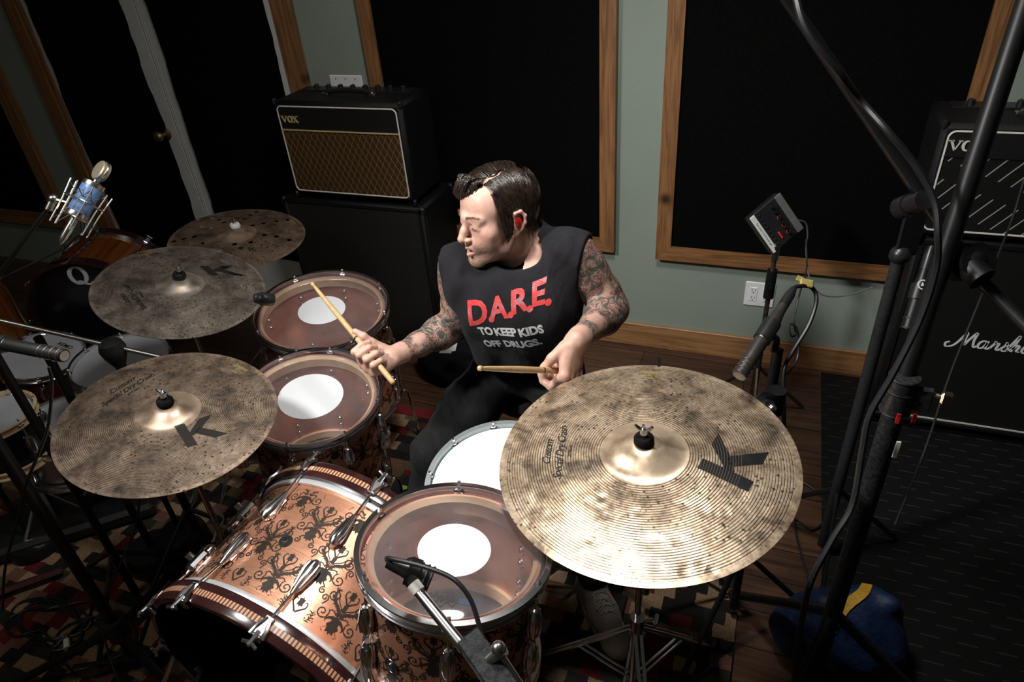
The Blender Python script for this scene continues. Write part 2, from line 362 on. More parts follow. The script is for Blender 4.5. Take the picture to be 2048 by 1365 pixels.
def m_skin():
    """skin tint comes from the Col attribute; its alpha marks tattooed skin"""
    mt, nt, b = mat_new('skin'); v = objc(nt)
    at_ = N(nt, 'ShaderNodeAttribute'); at_.attribute_name = 'Col'
    mot = ramp(nt, noise(nt, v, 60.0, 4).outputs[0], [(0.3, (0.90, 0.84, 0.84)), (0.7, (1.07, 1.04, 1.03))])
    skin = mixc(nt, 1.0, at_.outputs['Color'], mot.outputs[0], 'MULTIPLY')
    # ink: fields of green, red and grey between black outlines
    nz = noise(nt, v, 26.0, 2, 0.5, 1.8); nz2 = noise(nt, v, 30.0, 2, 0.5, 1.3)
    off = N(nt, 'ShaderNodeVectorMath', operation='ADD'); off.inputs[1].default_value = (3.1, 1.7, 5.2); L(nt, v, off.inputs[0])
    nz3 = noise(nt, off.outputs[0], 34.0, 2, 0.5, 1.5)
    def cont(src, freq, wd):
        f = mth(nt, 'FRACT', mth(nt, 'MULTIPLY', src, freq)); return mth(nt, 'LESS_THAN', mth(nt, 'ABSOLUTE', mth(nt, 'SUBTRACT', f, 0.5)), wd)
    ln = mth(nt, 'MAXIMUM', cont(nz.outputs[0], 14.0, 0.11), cont(nz3.outputs[0], 9.0, 0.07))
    fields = ramp(nt, nz2.outputs[0], [(0.0, (0.04, 0.05, 0.05)), (0.38, (0.04, 0.12, 0.09)), (0.45, (0.52, 0.34, 0.27)), (0.51, (0.36, 0.04, 0.055)), (0.55, (0.56, 0.38, 0.29)), (0.60, (0.06, 0.14, 0.11)), (0.66, (0.03, 0.035, 0.045))], 'CONSTANT')
    shade = ramp(nt, nz3.outputs[0], [(0.40, (0.55, 0.6, 0.6)), (0.56, (1, 1, 1))])
    ink = mixc(nt, 1.0, fields.outputs[0], shade.outputs[0], 'MULTIPLY')
    ink = mixc(nt, mth(nt, 'MULTIPLY', ln, 0.85), ink, (0.02, 0.022, 0.028))
    gate = ramp(nt, noise(nt, v, 13.0, 3).outputs[0], [(0.38, 0.25), (0.46, 1.0)])
    fac = mth(nt, 'MULTIPLY', mth(nt, 'MULTIPLY', at_.outputs['Alpha'], gate.outputs[0]), 0.88)
    L(nt, mixc(nt, fac, skin, ink), b.inputs['Base Color'])
    b.inputs['Roughness'].default_value = 0.46
    b.inputs['Subsurface Weight'].default_value = 0.12; b.inputs['Subsurface Radius'].default_value = (1.0, 0.35, 0.2); b.inputs['Subsurface Scale'].default_value = 0.006
    bump(nt, noise(nt, v, 420.0, 3).outputs[0], 0.0005, 0.5, b); return mt
SKIN = m_skin()
def m_hair():
    mt, nt, b = mat_new('dark_brown_hair'); v = objc(nt)
    r = ramp(nt, noise(nt, v, 90.0, 3).outputs[0], [(0.3, (0.008, 0.005, 0.004)), (0.7, (0.038, 0.022, 0.015))])
    L(nt, r.outputs[0], b.inputs['Base Color']); b.inputs['Roughness'].default_value = 0.30
    b.inputs['Specular IOR Level'].default_value = 0.8; return mt
HAIR = m_hair()

# ------------------------------------------------------------------ geometry helpers
def v3(*a): return np.array(a, float)
def unit(v): v = np.asarray(v, float); return v/np.linalg.norm(v)
def frame_z(n, xref=(1, 0, 0)):
    """3x3 columns: x as near xref as possible, z = n"""
    z = unit(n); x = np.asarray(xref, float); x = x - z*(x@z)
    if np.linalg.norm(x) < 1e-6: x = np.cross(v3(0, 1, 0), z)
    x = unit(x); return np.array([x, np.cross(z, x), z]).T
def mat4(Rm, t):
    M = Matrix.Identity(4)
    for i in range(3):
        for j in range(3): M[i][j] = float(Rm[i][j])
        M[i][3] = float(t[i])
    return M

class MB:
    """collects shapes, then links them as one mesh object"""
    def __init__(s): s.v = []; s.f = []; s.m = []; s.n = 0
    def add(s, V, F, mi=0, M=None):
        V = np.asarray(V, float).reshape(-1, 3)
        if M is not None: V = V @ np.asarray(M[0]).T + np.asarray(M[1])
        s.v.append(V); s.f += [tuple(int(i)+s.n for i in f) for f in F]; s.m += [mi]*len(F); s.n += len(V); return s
    def box(s, c, size, R=None, mi=0, bev=0.0):
        c = np.asarray(c, float); h = np.asarray(size, float)/2
        R = np.eye(3) if R is None else np.asarray(R)
        if bev <= 0:
            V = [(x, y, z) for x in (-1, 1) for y in (-1, 1) for z in (-1, 1)]
            V = np.array(V)*h
            F = [(0, 1, 3, 2), (4, 6, 7, 5), (0, 4, 5, 1), (2, 3, 7, 6), (0, 2, 6, 4), (1, 5, 7, 3)]
        else:
            b = min(bev, min(h)*0.9); V = []; F = []; idx = {}
            for sx in (-1, 1):
                for sy in (-1, 1):
                    for sz in (-1, 1):
                        for k in range(3):
                            p = [sx*(h[0]-b), sy*(h[1]-b), sz*(h[2]-b)]
                            p[k] = (sx, sy, sz)[k]*h[k]
                            idx[(sx, sy, sz, k)] = len(V); V.append(p)
            def g(t, k): return idx[(*t, k)]
            for k in range(3):
                a, c2 = [(1, 2), (2, 0), (0, 1)][k]
                for sg in (-1, 1):
                    q = []
                    for (p1, p2) in ((-1, -1), (1, -1), (1, 1), (-1, 1)):
                        t = [0, 0, 0]; t[k] = sg; t[a] = p1; t[c2] = p2; q.append(g(tuple(t), k))
                    F.append(tuple(q if sg > 0 else q[::-1]))
                # edges along axis k
                for s1 in (-1, 1):
                    for s2 in (-1, 1):
                        def tt(e): t = [0, 0, 0]; t[k] = e; t[a] = s1; t[c2] = s2; return tuple(t)
                        q = [g(tt(-1), a), g(tt(1), a), g(tt(1), c2), g(tt(-1), c2)]
                        F.append(tuple(q if s1*s2 < 0 else q[::-1]))
            for sx in (-1, 1):
                for sy in (-1, 1):
                    for sz in (-1, 1):
                        q = [g((sx, sy, sz), 0), g((sx, sy, sz), 1), g((sx, sy, sz), 2)]
                        F.append(tuple(q if sx*sy*sz > 0 else q[::-1]))
        V = np.array(V) @ R.T + c; return s.add(V, F, mi)
    def lathe(s, prof, seg=48, M=None, mi=0, closed=False, a0=0.0, a1=2*PI, caps=False):
        prof = np.asarray(prof, float); full = abs(a1-a0-2*PI) < 1e-6
        na = seg if full else seg+1; th = a0+(a1-a0)*np.arange(na)/seg
        V = np.stack([np.outer(np.cos(th), prof[:, 0]), np.outer(np.sin(th), prof[:, 0]), np.tile(prof[:, 1], (na, 1))], -1).reshape(-1, 3)
        n = len(prof); F = []
        for i in range(seg):
            j = (i+1) % na
            for k in range(n if closed else n-1):
                l = (k+1) % n
                F.append((i*n+k, j*n+k, j*n+l, i*n+l))
        return s.add(V, F, mi, M)
    def cyl(s, p0, p1, r0, r1=None, seg=16, mi=0, caps=True):
        r1 = r0 if r1 is None else r1
        p0 = np.asarray(p0, float); p1 = np.asarray(p1, float); R = frame_z(p1-p0, (1, 0.01, 0.02)); h = np.linalg.norm(p1-p0)
        pr = [(r0, 0), (r1, h)]
        if caps: pr = [(1e-5, 0)]+pr+[(1e-5, h)]
        return s.lathe(pr, seg, (R, p0), mi)
    def prof(s, p0, p1, pr, seg=20, mi=0):
        """lathe profile (t along p0->p1 in metres)"""
        p0 = np.asarray(p0, float); R = frame_z(np.asarray(p1, float)-p0, (1, 0.01, 0.02)); return s.lathe(pr, seg, (R, p0), mi)
    def sphere(s, c, r, seg=16, rings=10, R=None, mi=0):
        r = np.asarray([r]*3 if np.isscalar(r) else r, float)
        a = np.linspace(-PI/2, PI/2, rings+1); pr = np.stack([np.maximum(np.cos(a), 1e-4), np.sin(a)], -1)
        t = MB(); t.lathe(pr, seg); V = t.v[0]*r
        if R is not None: V = V @ np.asarray(R).T
        return s.add(V+np.asarray(c), t.f, mi)
    def tube(s, pts, r, seg=8, mi=0, caps=True):
        pts = np.asarray(pts, float); n = len(pts); r = np.full(n, r) if np.isscalar(r) else np.asarray(r, float)
        T = np.gradient(pts, axis=0); T /= np.linalg.norm(T, axis=1)[:, None]+1e-12
        nrm = np.cross(T[0], v3(0.13, 0.27, 0.95)); nrm /= np.linalg.norm(nrm)+1e-12
        V = []; th = 2*PI*np.arange(seg)/seg
        for i in range(n):
            nrm = nrm - T[i]*(nrm@T[i]); nrm /= np.linalg.norm(nrm)+1e-12; bi = np.cross(T[i], nrm)
            V.append(pts[i]+r[i]*(np.outer(np.cos(th), nrm)+np.outer(np.sin(th), bi)))
        F = [(i*seg+k, i*seg+(k+1) % seg, (i+1)*seg+(k+1) % seg, (i+1)*seg+k) for i in range(n-1) for k in range(seg)]
        if caps: F += [tuple(range(seg))[::-1], tuple((n-1)*seg+k for k in range(seg))]
        return s.add(np.concatenate(V), F, mi)
    def torus(s, R, r, M=None, seg=48, rs=8, mi=0):
        a = 2*PI*np.arange(rs)/rs; return s.lathe(np.stack([R+r*np.cos(a), r*np.sin(a)], -1), seg, M, mi, closed=True)
    def poly(s, pts, mi=0): return s.add(pts, [tuple(range(len(pts)))], mi)
    def mesh(s, name, mats, smooth=35):
        me = bpy.data.meshes.new(name); V = np.concatenate(s.v) if s.v else np.zeros((0, 3))
        me.from_pydata(V.tolist(), [], s.f)
        for mt in (mats if isinstance(mats, (list, tuple)) else [mats]): me.materials.append(mt)
        if any(s.m): me.polygons.foreach_set('material_index', s.m)
        fix_normals(me)
        if smooth:
            me.polygons.foreach_set('use_smooth', [True]*len(me.polygons)); me.set_sharp_from_angle(angle=math.radians(smooth))
        me.update(); return me
    def obj(s, name, mats, parent=None, smooth=35):
        return link(name, s.mesh(name, mats, smooth), parent)
def fix_normals(me):
    bm = bmesh.new(); bm.from_mesh(me); bmesh.ops.recalc_face_normals(bm, faces=bm.faces); bm.to_mesh(me); bm.free()
def link(name, me, parent=None):
    o = bpy.data.objects.new(name, me); COL.objects.link(o)
    if parent is not None: o.parent = parent
    return o
def tag(o, label=None, cat=None, group=None, kind=None):
    if label: o['label'] = label
    if cat: o['category'] = cat
    if group: o['group'] = group
    if kind: o['kind'] = kind
    return o
def thing(name, label, cat, loc=(0, 0, 0), R=None, group=None):
    o = bpy.data.objects.new(name, None); COL.objects.link(o); o.empty_display_size = 0.05
    o.matrix_world = mat4(np.eye(3) if R is None else R, loc)
    return tag(o, label, cat, group)
def rotz(a): c, s = math.cos(a), math.sin(a); return np.array([[c, -s, 0], [s, c, 0], [0, 0, 1.0]])
def place(o, R, t=(0, 0, 0)): o.matrix_local = mat4(R, t); return o
def spline(P, n=40):
    """catmull-rom through points"""
    P = np.asarray(P, float); Q = np.vstack([2*P[0]-P[1], P, 2*P[-1]-P[-2]]); out = []; k = len(P)-1
    for u in np.linspace(0, k-1e-6, n):
        i = int(u); t = u-i; a, b, c, d = Q[i:i+4]
        out.append(0.5*((2*b)+(c-a)*t+(2*a-5*b+4*c-d)*t*t+(3*b-a-3*c+d)*t**3))
    return np.array(out)
def text_geo(body, size=1.0, shear=0.0, extrude=0.0, offset=0.0, grid=None, align='CENTER', spacing=1.0):
    """built-in font -> (verts Nx3, faces), optionally cut on a grid so that it can be bent"""
    cu = bpy.data.curves.new('t', 'FONT'); cu.body = body; cu.size = size; cu.shear = shear; cu.extrude = extrude
    cu.offset = offset; cu.align_x = align; cu.align_y = 'CENTER'; cu.resolution_u = 3; cu.space_character = spacing
    ob = bpy.data.objects.new('t', cu); COL.objects.link(ob)
    dg = bpy.context.evaluated_depsgraph_get(); me = bpy.data.meshes.new_from_object(ob.evaluated_get(dg))
    bm = bmesh.new(); bm.from_mesh(me)
    if grid:
        xs = [v.co.x for v in bm.verts]; ys = [v.co.y for v in bm.verts]
        for ax, lo, hi in ((0, min(xs), max(xs)), (1, min(ys), max(ys))):
            k = lo+grid
            while k < hi:
                co = [0, 0, 0]; no = [0, 0, 0]; co[ax] = k; no[ax] = 1
                bmesh.ops.bisect_plane(bm, geom=bm.verts[:]+bm.edges[:]+bm.faces[:], plane_co=co, plane_no=no); k += grid
    V = np.array([v.co[:] for v in bm.verts]); bm.verts.index_update()
    F = [tuple(v.index for v in f.verts) for f in bm.faces]; bm.free()
    bpy.data.objects.remove(ob); bpy.data.curves.remove(cu); bpy.data.meshes.remove(me)
    return V, F
def ribbon2(P, w, z=0.0):
    """flat stroke in the xy plane through points P with half widths w"""
    P = np.asarray(P, float)[:, :2]; n = len(P); w = np.full(n, w) if np.isscalar(w) else np.asarray(w, float)
    T = np.gradient(P, axis=0); T /= np.linalg.norm(T, axis=1)[:, None]+1e-12; Nn = np.stack([-T[:, 1], T[:, 0]], -1)
    V = np.empty((2*n, 3)); V[0::2, :2] = P+Nn*w[:, None]; V[1::2, :2] = P-Nn*w[:, None]; V[:, 2] = z
    return V, [(2*i, 2*i+1, 2*i+3, 2*i+2) for i in range(n-1)]

# ------------------------------------------------------------------ implicit surfaces
class Field:
    def __init__(s, lo, hi, h):
        s.lo = np.array(lo, float); s.h = h; s.n = np.ceil((np.array(hi)-s.lo)/h).astype(int)+1
        s.F = np.full(s.n, 0.5, np.float32)
    def _sub(s, lo, hi):
        a = np.clip(np.floor((np.array(lo)-s.lo)/s.h).astype(int), 0, s.n); b = np.clip(np.ceil((np.array(hi)-s.lo)/s.h).astype(int)+1, 0, s.n)
        if (b <= a).any(): return None, None
        ax = [(s.lo[i]+s.h*np.arange(a[i], b[i])).astype(np.float32) for i in range(3)]
        X, Y, Z = np.meshgrid(*ax, indexing='ij', sparse=True)
        return tuple(slice(a[i], b[i]) for i in range(3)), (X, Y, Z)
    def comb(s, fn, lo, hi, k, op):
        pad = 0.02+k; sl, G = s._sub(np.array(lo)-pad, np.array(hi)+pad)
        if sl is None: return
        d = fn(*G).astype(np.float32); A = s.F[sl]
        if op == 'add':
            if k > 0:
                hh = np.maximum(k-np.abs(A-d), 0)/k; A = np.minimum(A, d)-hh*hh*k*0.25
            else: A = np.minimum(A, d)
        elif op == 'sub':
            d = -d
            if k > 0:
                hh = np.maximum(k-np.abs(A-d), 0)/k; A = np.maximum(A, d)+hh*hh*k*0.25
            else: A = np.maximum(A, d)
        elif op == 'cut': A = np.maximum(A, d)
        s.F[sl] = A
    def cone(s, a, b, ra, rb=None, k=0.01, op='add'):
        a = np.asarray(a, float); b = np.asarray(b, float); rb = ra if rb is None else rb
        ba = b-a; L2 = float(ba@ba)+1e-12
        def fn(X, Y, Z):
            t = np.clip(((X-a[0])*ba[0]+(Y-a[1])*ba[1]+(Z-a[2])*ba[2])/L2, 0, 1)
            dx = X-a[0]-t*ba[0]; dy = Y-a[1]-t*ba[1]; dz = Z-a[2]-t*ba[2]
            return np.sqrt(dx*dx+dy*dy+dz*dz)-(ra+(rb-ra)*t)
        r = max(ra, rb); s.comb(fn, np.minimum(a, b)-r, np.maximum(a, b)+r, k, op)
    def ell(s, c, r, R=None, k=0.01, op='add'):
        c = np.asarray(c, float); r = np.asarray(r, float); R = np.eye(3) if R is None else np.asarray(R)
        def fn(X, Y, Z):
            x, y, z = X-c[0], Y-c[1], Z-c[2]
            p = [R[0, i]*x+R[1, i]*y+R[2, i]*z for i in range(3)]
            k0 = np.sqrt(sum((p[i]/r[i])**2 for i in range(3))); k1 = np.sqrt(sum((p[i]/(r[i]*r[i]))**2 for i in range(3)))+1e-9
            return k0*(k0-1)/k1
        m = r.max(); s.comb(fn, c-m, c+m, k, op)
    def chain(s, pts, rs, k=0.01):
        for i in range(len(pts)-1): s.cone(pts[i], pts[i+1], rs[i], rs[i+1], k)
    def halfcut(s, p, n, lo, hi):
        """remove the side of the plane the normal points to, within a box"""
        n = unit(n); p = np.asarray(p, float)
        sl, G = s._sub(lo, hi); X, Y, Z = G
        d = ((X-p[0])*n[0]+(Y-p[1])*n[1]+(Z-p[2])*n[2]).astype(np.float32); s.F[sl] = np.maximum(s.F[sl], d)
    def extract(s):
        F = s.F; I = F < 0; nx, ny, nz = F.shape
        cnt = np.zeros((nx-1, ny-1, nz-1), np.int8)
        for dx in (0, 1):
            for dy in (0, 1):
                for dz in (0, 1): cnt += I[dx:nx-1+dx, dy:ny-1+dy, dz:nz-1+dz]
        act = (cnt > 0) & (cnt < 8); ci = np.argwhere(act); idx = np.full(act.shape, -1, np.int64); idx[act] = np.arange(len(ci))
        P = np.zeros((len(ci), 3)); W = np.zeros(len(ci))
        cs = [(0, 0, 0), (1, 0, 0), (0, 1, 0), (1, 1, 0), (0, 0, 1), (1, 0, 1), (0, 1, 1), (1, 1, 1)]
        vals = [F[ci[:, 0]+c[0], ci[:, 1]+c[1], ci[:, 2]+c[2]] for c in cs]
        for i in range(8):
            for j in range(i+1, 8):
                dd = np.abs(np.array(cs[i])-np.array(cs[j]))
                if dd.sum() != 1: continue
                a, b = vals[i], vals[j]; m_ = (a < 0) != (b < 0); t = np.where(m_, a/(a-b+1e-12), 0)
                pt = np.array(cs[i])+t[:, None]*(np.array(cs[j])-np.array(cs[i])); P += np.where(m_[:, None], pt, 0); W += m_
        V = (ci+P/W[:, None])*s.h+s.lo; Q = []
        for ax in range(3):
            a1, a2 = [(1, 2), (2, 0), (0, 1)][ax]
            sl0 = [slice(0, None)]*3; sl1 = [slice(0, None)]*3; sl0[ax] = slice(0, -1); sl1[ax] = slice(1, None)
            A = I[tuple(sl0)]; B = I[tuple(sl1)]; e = np.argwhere(A != B)
            e = e[(e[:, a1] > 0) & (e[:, a2] > 0) & (e[:, a1] < F.shape[a1]-1) & (e[:, a2] < F.shape[a2]-1)]
            ins = I[e[:, 0], e[:, 1], e[:, 2]]
            def g(o1, o2): q = e.copy(); q[:, a1] -= o1; q[:, a2] -= o2; return idx[q[:, 0], q[:, 1], q[:, 2]]
            q = np.stack([g(1, 1), g(0, 1), g(0, 0), g(1, 0)], -1); q[~ins] = q[~ins][:, ::-1]; Q.append(q)
        return V, np.concatenate(Q)
def lap(V, Q, it=2, lam=0.5):
    E_ = np.concatenate([Q[:, [0, 1]], Q[:, [1, 2]], Q[:, [2, 3]], Q[:, [3, 0]]]); n = len(V)
    deg = np.bincount(E_.ravel(), minlength=n).astype(float)[:, None]+1e-9
    for _ in range(it):
        S = np.zeros_like(V)
        for k in range(3): S[:, k] = np.bincount(E_[:, 0], V[E_[:, 1], k], n)+np.bincount(E_[:, 1], V[E_[:, 0], k], n)
        V = V+(S/deg-V)*lam
    return V
def raw_mesh(name, V, Q, mat, smooth=True):
    me = bpy.data.meshes.new(name); n = len(V); q = Q.shape[1]
    me.vertices.add(n); me.vertices.foreach_set('co', V.astype(np.float32).ravel())
    me.loops.add(len(Q)*q); me.loops.foreach_set('vertex_index', Q.astype(np.int32).ravel())
    me.polygons.add(len(Q)); me.polygons.foreach_set('loop_start', np.arange(0, len(Q)*q, q, dtype=np.int32))
    try: me.polygons.foreach_set('loop_total', np.full(len(Q), q, np.int32))
    except Exception: pass
    me.polygons.foreach_set('use_smooth', np.ones(len(Q), bool)); me.update(calc_edges=True); me.validate()
    me.materials.append(mat); return me

# ================================================================== ROOM
WY = 2.746
def sbox(name, lo, hi, mat, bev=0.0, parent=None):
    lo = np.array(lo, float); hi = np.array(hi, float)
    o = MB().box((lo+hi)/2, hi-lo, bev=bev).obj(name, mat, parent, smooth=0)
    if parent is None: o['kind'] = 'structure'
    return o
sbox('floor', (-5.6, -1.6, -0.05), (2.6, WY+0.1, 0.0), PLANKS)
sbox('wall_back', (-5.6, WY, 0.0), (2.6, WY+0.1, 2.75), WALL)
sbox('wall_left', (-5.7, -1.6, 0.0), (-5.6, WY+0.1, 2.75), WALL)
sbox('wall_right', (2.6, -1.6, 0.0), (2.7, WY+0.1, 2.75), WALL)
sbox('wall_front', (-5.7, -1.7, 0.0), (2.7, -1.6, 2.75), WALL)
sbox('ceiling', (-5.7, -1.7, 2.75), (2.7, WY+0.1, 2.80), simple('ceiling_paint', (0.6, 0.6, 0.58), 0, 0.8, 0.04, 5))
sbox('baseboard_back', (-2.055, WY-0.018, 0.0), (2.6, WY, 0.122), HONEY, 0.003)
sbox('trim_1', (-2.163, WY-0.03, 0.0), (-2.060, WY, 2.15), PINE_V, 0.003)
sbox('trim_2', (-3.835, WY-0.03, 0.0), (-3.735, WY, 2.15), PINE_V, 0.003)
sbox('trim_3', (-3.735, WY-0.022, 0.0), (-3.708, WY, 2.15), PINE_V, 0.002)
sbox('trim_4', (-3.835, WY-0.03, 2.15), (-2.060, WY, 2.25), PINE_H, 0.003)

def ragged(name, x0, x1, z0, z1, y, th, mat, parent, amp=0.012, seed=1):
    """sheet of foam with a torn outline"""
    r = np.random.RandomState(seed); pts = []
    def edge(a, b, n, ax):
        a = np.array(a, float); b = np.array(b, float); w = 0
        for i in range(n):
            w = 0.75*w+r.randn()*amp*0.45; p = a+(b-a)*i/n; p[ax] += w; pts.append(p)
    edge((x0, z0), (x1, z0), 14, 1); edge((x1, z0), (x1, z1), 40, 0); edge((x1, z1), (x0, z1), 14, 1); edge((x0, z1), (x0, z0), 40, 0)
    n = len(pts); V = [(p[0], y-th, p[1]) for p in pts]+[(p[0], y, p[1]) for p in pts]
    F = [tuple(range(n)), tuple(range(n, 2*n))[::-1]]+[(i, (i+1) % n, (i+1) % n+n, i+n) for i in range(n)]
    return MB().add(V, F).obj(name, mat, parent, smooth=0)
d1 = sbox('door_1', (-3.706, WY-0.014, 0.012), (-2.958, WY-0.001, 2.14), LEAFW, 0.002)
ragged('foam_sheet', -3.655, -3.030, 0.17, 2.08, WY-0.0145, 0.018, FOAM, d1, 0.010, 3)
kb = thing('door_knob', None, None); kb.parent = d1
bpy.data.objects.remove(kb)
k = MB(); kc = np.array((-3.035, WY-0.014, 0.93))
k.prof(kc, kc-(0, 0.075, 0), [(0.0001, 0), (0.033, 0), (0.033, 0.005), (0.026, 0.010), (0.012, 0.014), (0.011, 0.035), (0.019, 0.042), (0.027, 0.052), (0.028, 0.062), (0.020, 0.072), (0.0001, 0.075)], 24)
k.obj('door_knob', BRASS, d1)
d2 = sbox('door_2', (-2.952, WY-0.014, 0.012), (-2.166, WY-0.001, 2.14), LEAFW, 0.002)
ragged('foam_sheet', -2.865, -2.208, 0.26, 2.08, WY-0.0145, 0.018, FOAM, d2, 0.007, 5)
g = MB()
for xx in (-2.945, -2.93): g.box((xx, WY-0.0145, 1.08), (0.0035, 0.003, 2.1))
g.obj('edge_bead', LEAFW, d2, smooth=0)

def panel(label, x0, x1, z0, z1, w=0.064, th=0.040):
    t = thing('acoustic_panel', label, 'acoustic panel', ((x0+x1)/2, WY, z0), group='wood framed acoustic panels')
    X = (x1-x0)/2; H = z1-z0
    def mitre(name, P, mat):
        V = [(x, -0.001, z) for x, z in P]+[(x, -th, z) for x, z in P]
        MB().add(V, [(0, 1, 2, 3), (7, 6, 5, 4), (0, 4, 5, 1), (1, 5, 6, 2), (2, 6, 7, 3), (3, 7, 4, 0)]).obj(name, mat, t, smooth=0)
    mitre('frame_board', [(-X, 0), (X, 0), (X-w, w), (-X+w, w)], PINE_H)
    mitre('frame_board', [(-X, H), (-X+w, H-w), (X-w, H-w), (X, H)], PINE_H)
    mitre('frame_board', [(-X, 0), (-X+w, w), (-X+w, H-w), (-X, H)], PINE_V)
    mitre('frame_board', [(X, 0), (X, H), (X-w, H-w), (X-w, w)], PINE_V)
    MB().box((0, -0.015, H/2), (2*X-2*w+0.002, 0.026, H-2*w+0.002)).obj('fabric', FOAM, t, smooth=0)
    return t
panel('wood framed black acoustic panel on the green wall directly behind the drummer', -1.722, -0.622, 0.495, 2.35)
panel('wood framed black acoustic panel on the green wall behind the small mixer', -0.437, 0.632, 0.482, 2.35)
panel('wood framed black acoustic panel at the left edge, left of the white doors', -5.2, -4.085, 0.30, 2.35, 0.09)

def wall_plate(label, x0, x1, z0, z1, outlet):
    t = thing('wall_plate', label, 'wall plate', ((x0+x1)/2, WY, (z0+z1)/2)); w, h = x1-x0, z1-z0
    MB().box((0, -0.004, 0), (w, 0.007, h), bev=0.003).obj('plate', WHITEP, t, smooth=30)
    if outlet:
        for cx in (-0.026, 0.026):
            MB().box((cx, -0.008, 0), (0.033, 0.004, 0.068), bev=0.002).obj('socket', WHITEP, t, smooth=30)
            b = MB()
            for cz in (-0.018, 0.018):
                for dx in (-0.006, 0.006): b.box((cx+dx, -0.0102, cz+0.003), (0.0022, 0.001, 0.008))
                b.cyl((cx, -0.0097, cz-0.009), (cx, -0.0107, cz-0.009), 0.0026, seg=10)
            b.obj('slots', BLACKP, t, smooth=0)
    else:
        for cx in (-0.05, 0, 0.05):
            for cz in (-0.042, 0.042): MB().cyl((cx, -0.0070, cz), (cx, -0.0084, cz), 0.003, seg=8).obj('screw', NICKEL, t)
wall_plate('white outlet plate on the green wall below the small mixer', -0.050, 0.072, 0.286, 0.402, True)
wall_plate('blank white wall plate behind the top of the brown amplifier', -1.950, -1.780, 1.118, 1.233, False)

# ------------------------------------------------------------------ rug and mat
def flat(name, x0, x1, y0, y1, z0, z1, mat, parent=None): return MB().box(((x0+x1)/2, (y0+y1)/2, (z0+z1)/2), (x1-x0, y1-y0, z1-z0), bev=0.002).obj(name, mat, parent, smooth=0)
rug = thing('rug', 'multicoloured checked rug with red border under the copper drum kit', 'rug', (-1.5, 0.5, 0.0))
MB().box((-0.35, 0.12, 0.004), (3.85, 2.65, 0.008)).obj('pile', RUG, rug, smooth=0)
MB().box((-0.35, 1.475, 0.0042), (3.85, 0.055, 0.0085)).obj('border', RUGRED, rug, smooth=0)
mt_ = flat('floor_mat', 0.312, 1.95, -0.2, 2.712, 0.0, 0.007, RUBMAT)
tag(mt_, 'black ribbed rubber mat on the wood floor in front of the black speaker cabinet', 'floor mat')

# ------------------------------------------------------------------ amplifiers
def rrect(x0, x1, z0, z1, r, y, n=6):
    P = []
    for cx, cz, a0 in ((x1-r, z1-r, 0), (x0+r, z1-r, 90), (x0+r, z0+r, 180), (x1-r, z0+r, 270)):
        for i in range(n+1): a = math.radians(a0+90*i/n); P.append((cx+r*math.cos(a), y, cz+r*math.sin(a)))
    P.append(P[0]); return np.array(P)
def vox_letters(size):
    """V O X in a fat serif style, each letter strokes in the xy plane"""
    G = []
    def bar(a, b, w0, w1=None):
        V, F = ribbon2([a, ((a[0]+b[0])/2, (a[1]+b[1])/2), b], [w0, ((w0+(w1 or w0))/2), w1 or w0]); G.append((V, F))
    bar((-1.75, 0.5), (-1.32, -0.5), .13, .09); bar((-0.92, 0.5), (-1.32, -0.5), .055)
    bar((-1.98, 0.47), (-1.5, 0.47), .045); bar((-1.1, 0.47), (-0.75, 0.47), .045)
    a = np.linspace(0, 2*PI, 33); o = np.stack([-0.28+0.36*np.cos(a), 0.47*np.sin(a)], -1); w = 0.05+0.085*np.abs(np.cos(a))
    G.append(ribbon2(o, w))
    bar((0.28, 0.5), (1.08, -0.5), .13); bar((1.02, 0.5), (0.32, -0.5), .05)
    for x in (0.30, 1.02): bar((x-0.22, 0.47), (x+0.22, 0.47), .045)
    for x in (0.32, 1.06): bar((x-0.22, -0.47), (x+0.22, -0.47), .045)
    return [(V*size, F) for V, F in G]
def stamp(B, G, c, ux, uy, thick=0.003, mi=0):
    """raise flat strokes from plane spanned by ux, uy at c"""
    ux = np.asarray(ux, float); uy = np.asarray(uy, float); nn = np.cross(ux, uy)
    for V, F in G:
        W = np.outer(V[:, 0], ux)+np.outer(V[:, 1], uy)+np.asarray(c); top = W+nn*thick; n = len(W)
        cnt = {}
        for f in F:
            for i in range(len(f)):
                e = (f[i], f[(i+1) % len(f)]); cnt[e] = cnt.get(e, 0)+1
        sides = [(a, b, b+n, a+n) for (a, b) in cnt if (b, a) not in cnt]
        B.add(np.vstack([W, top]), [tuple(i+n for i in f) for f in F]+sides, mi)
    return B
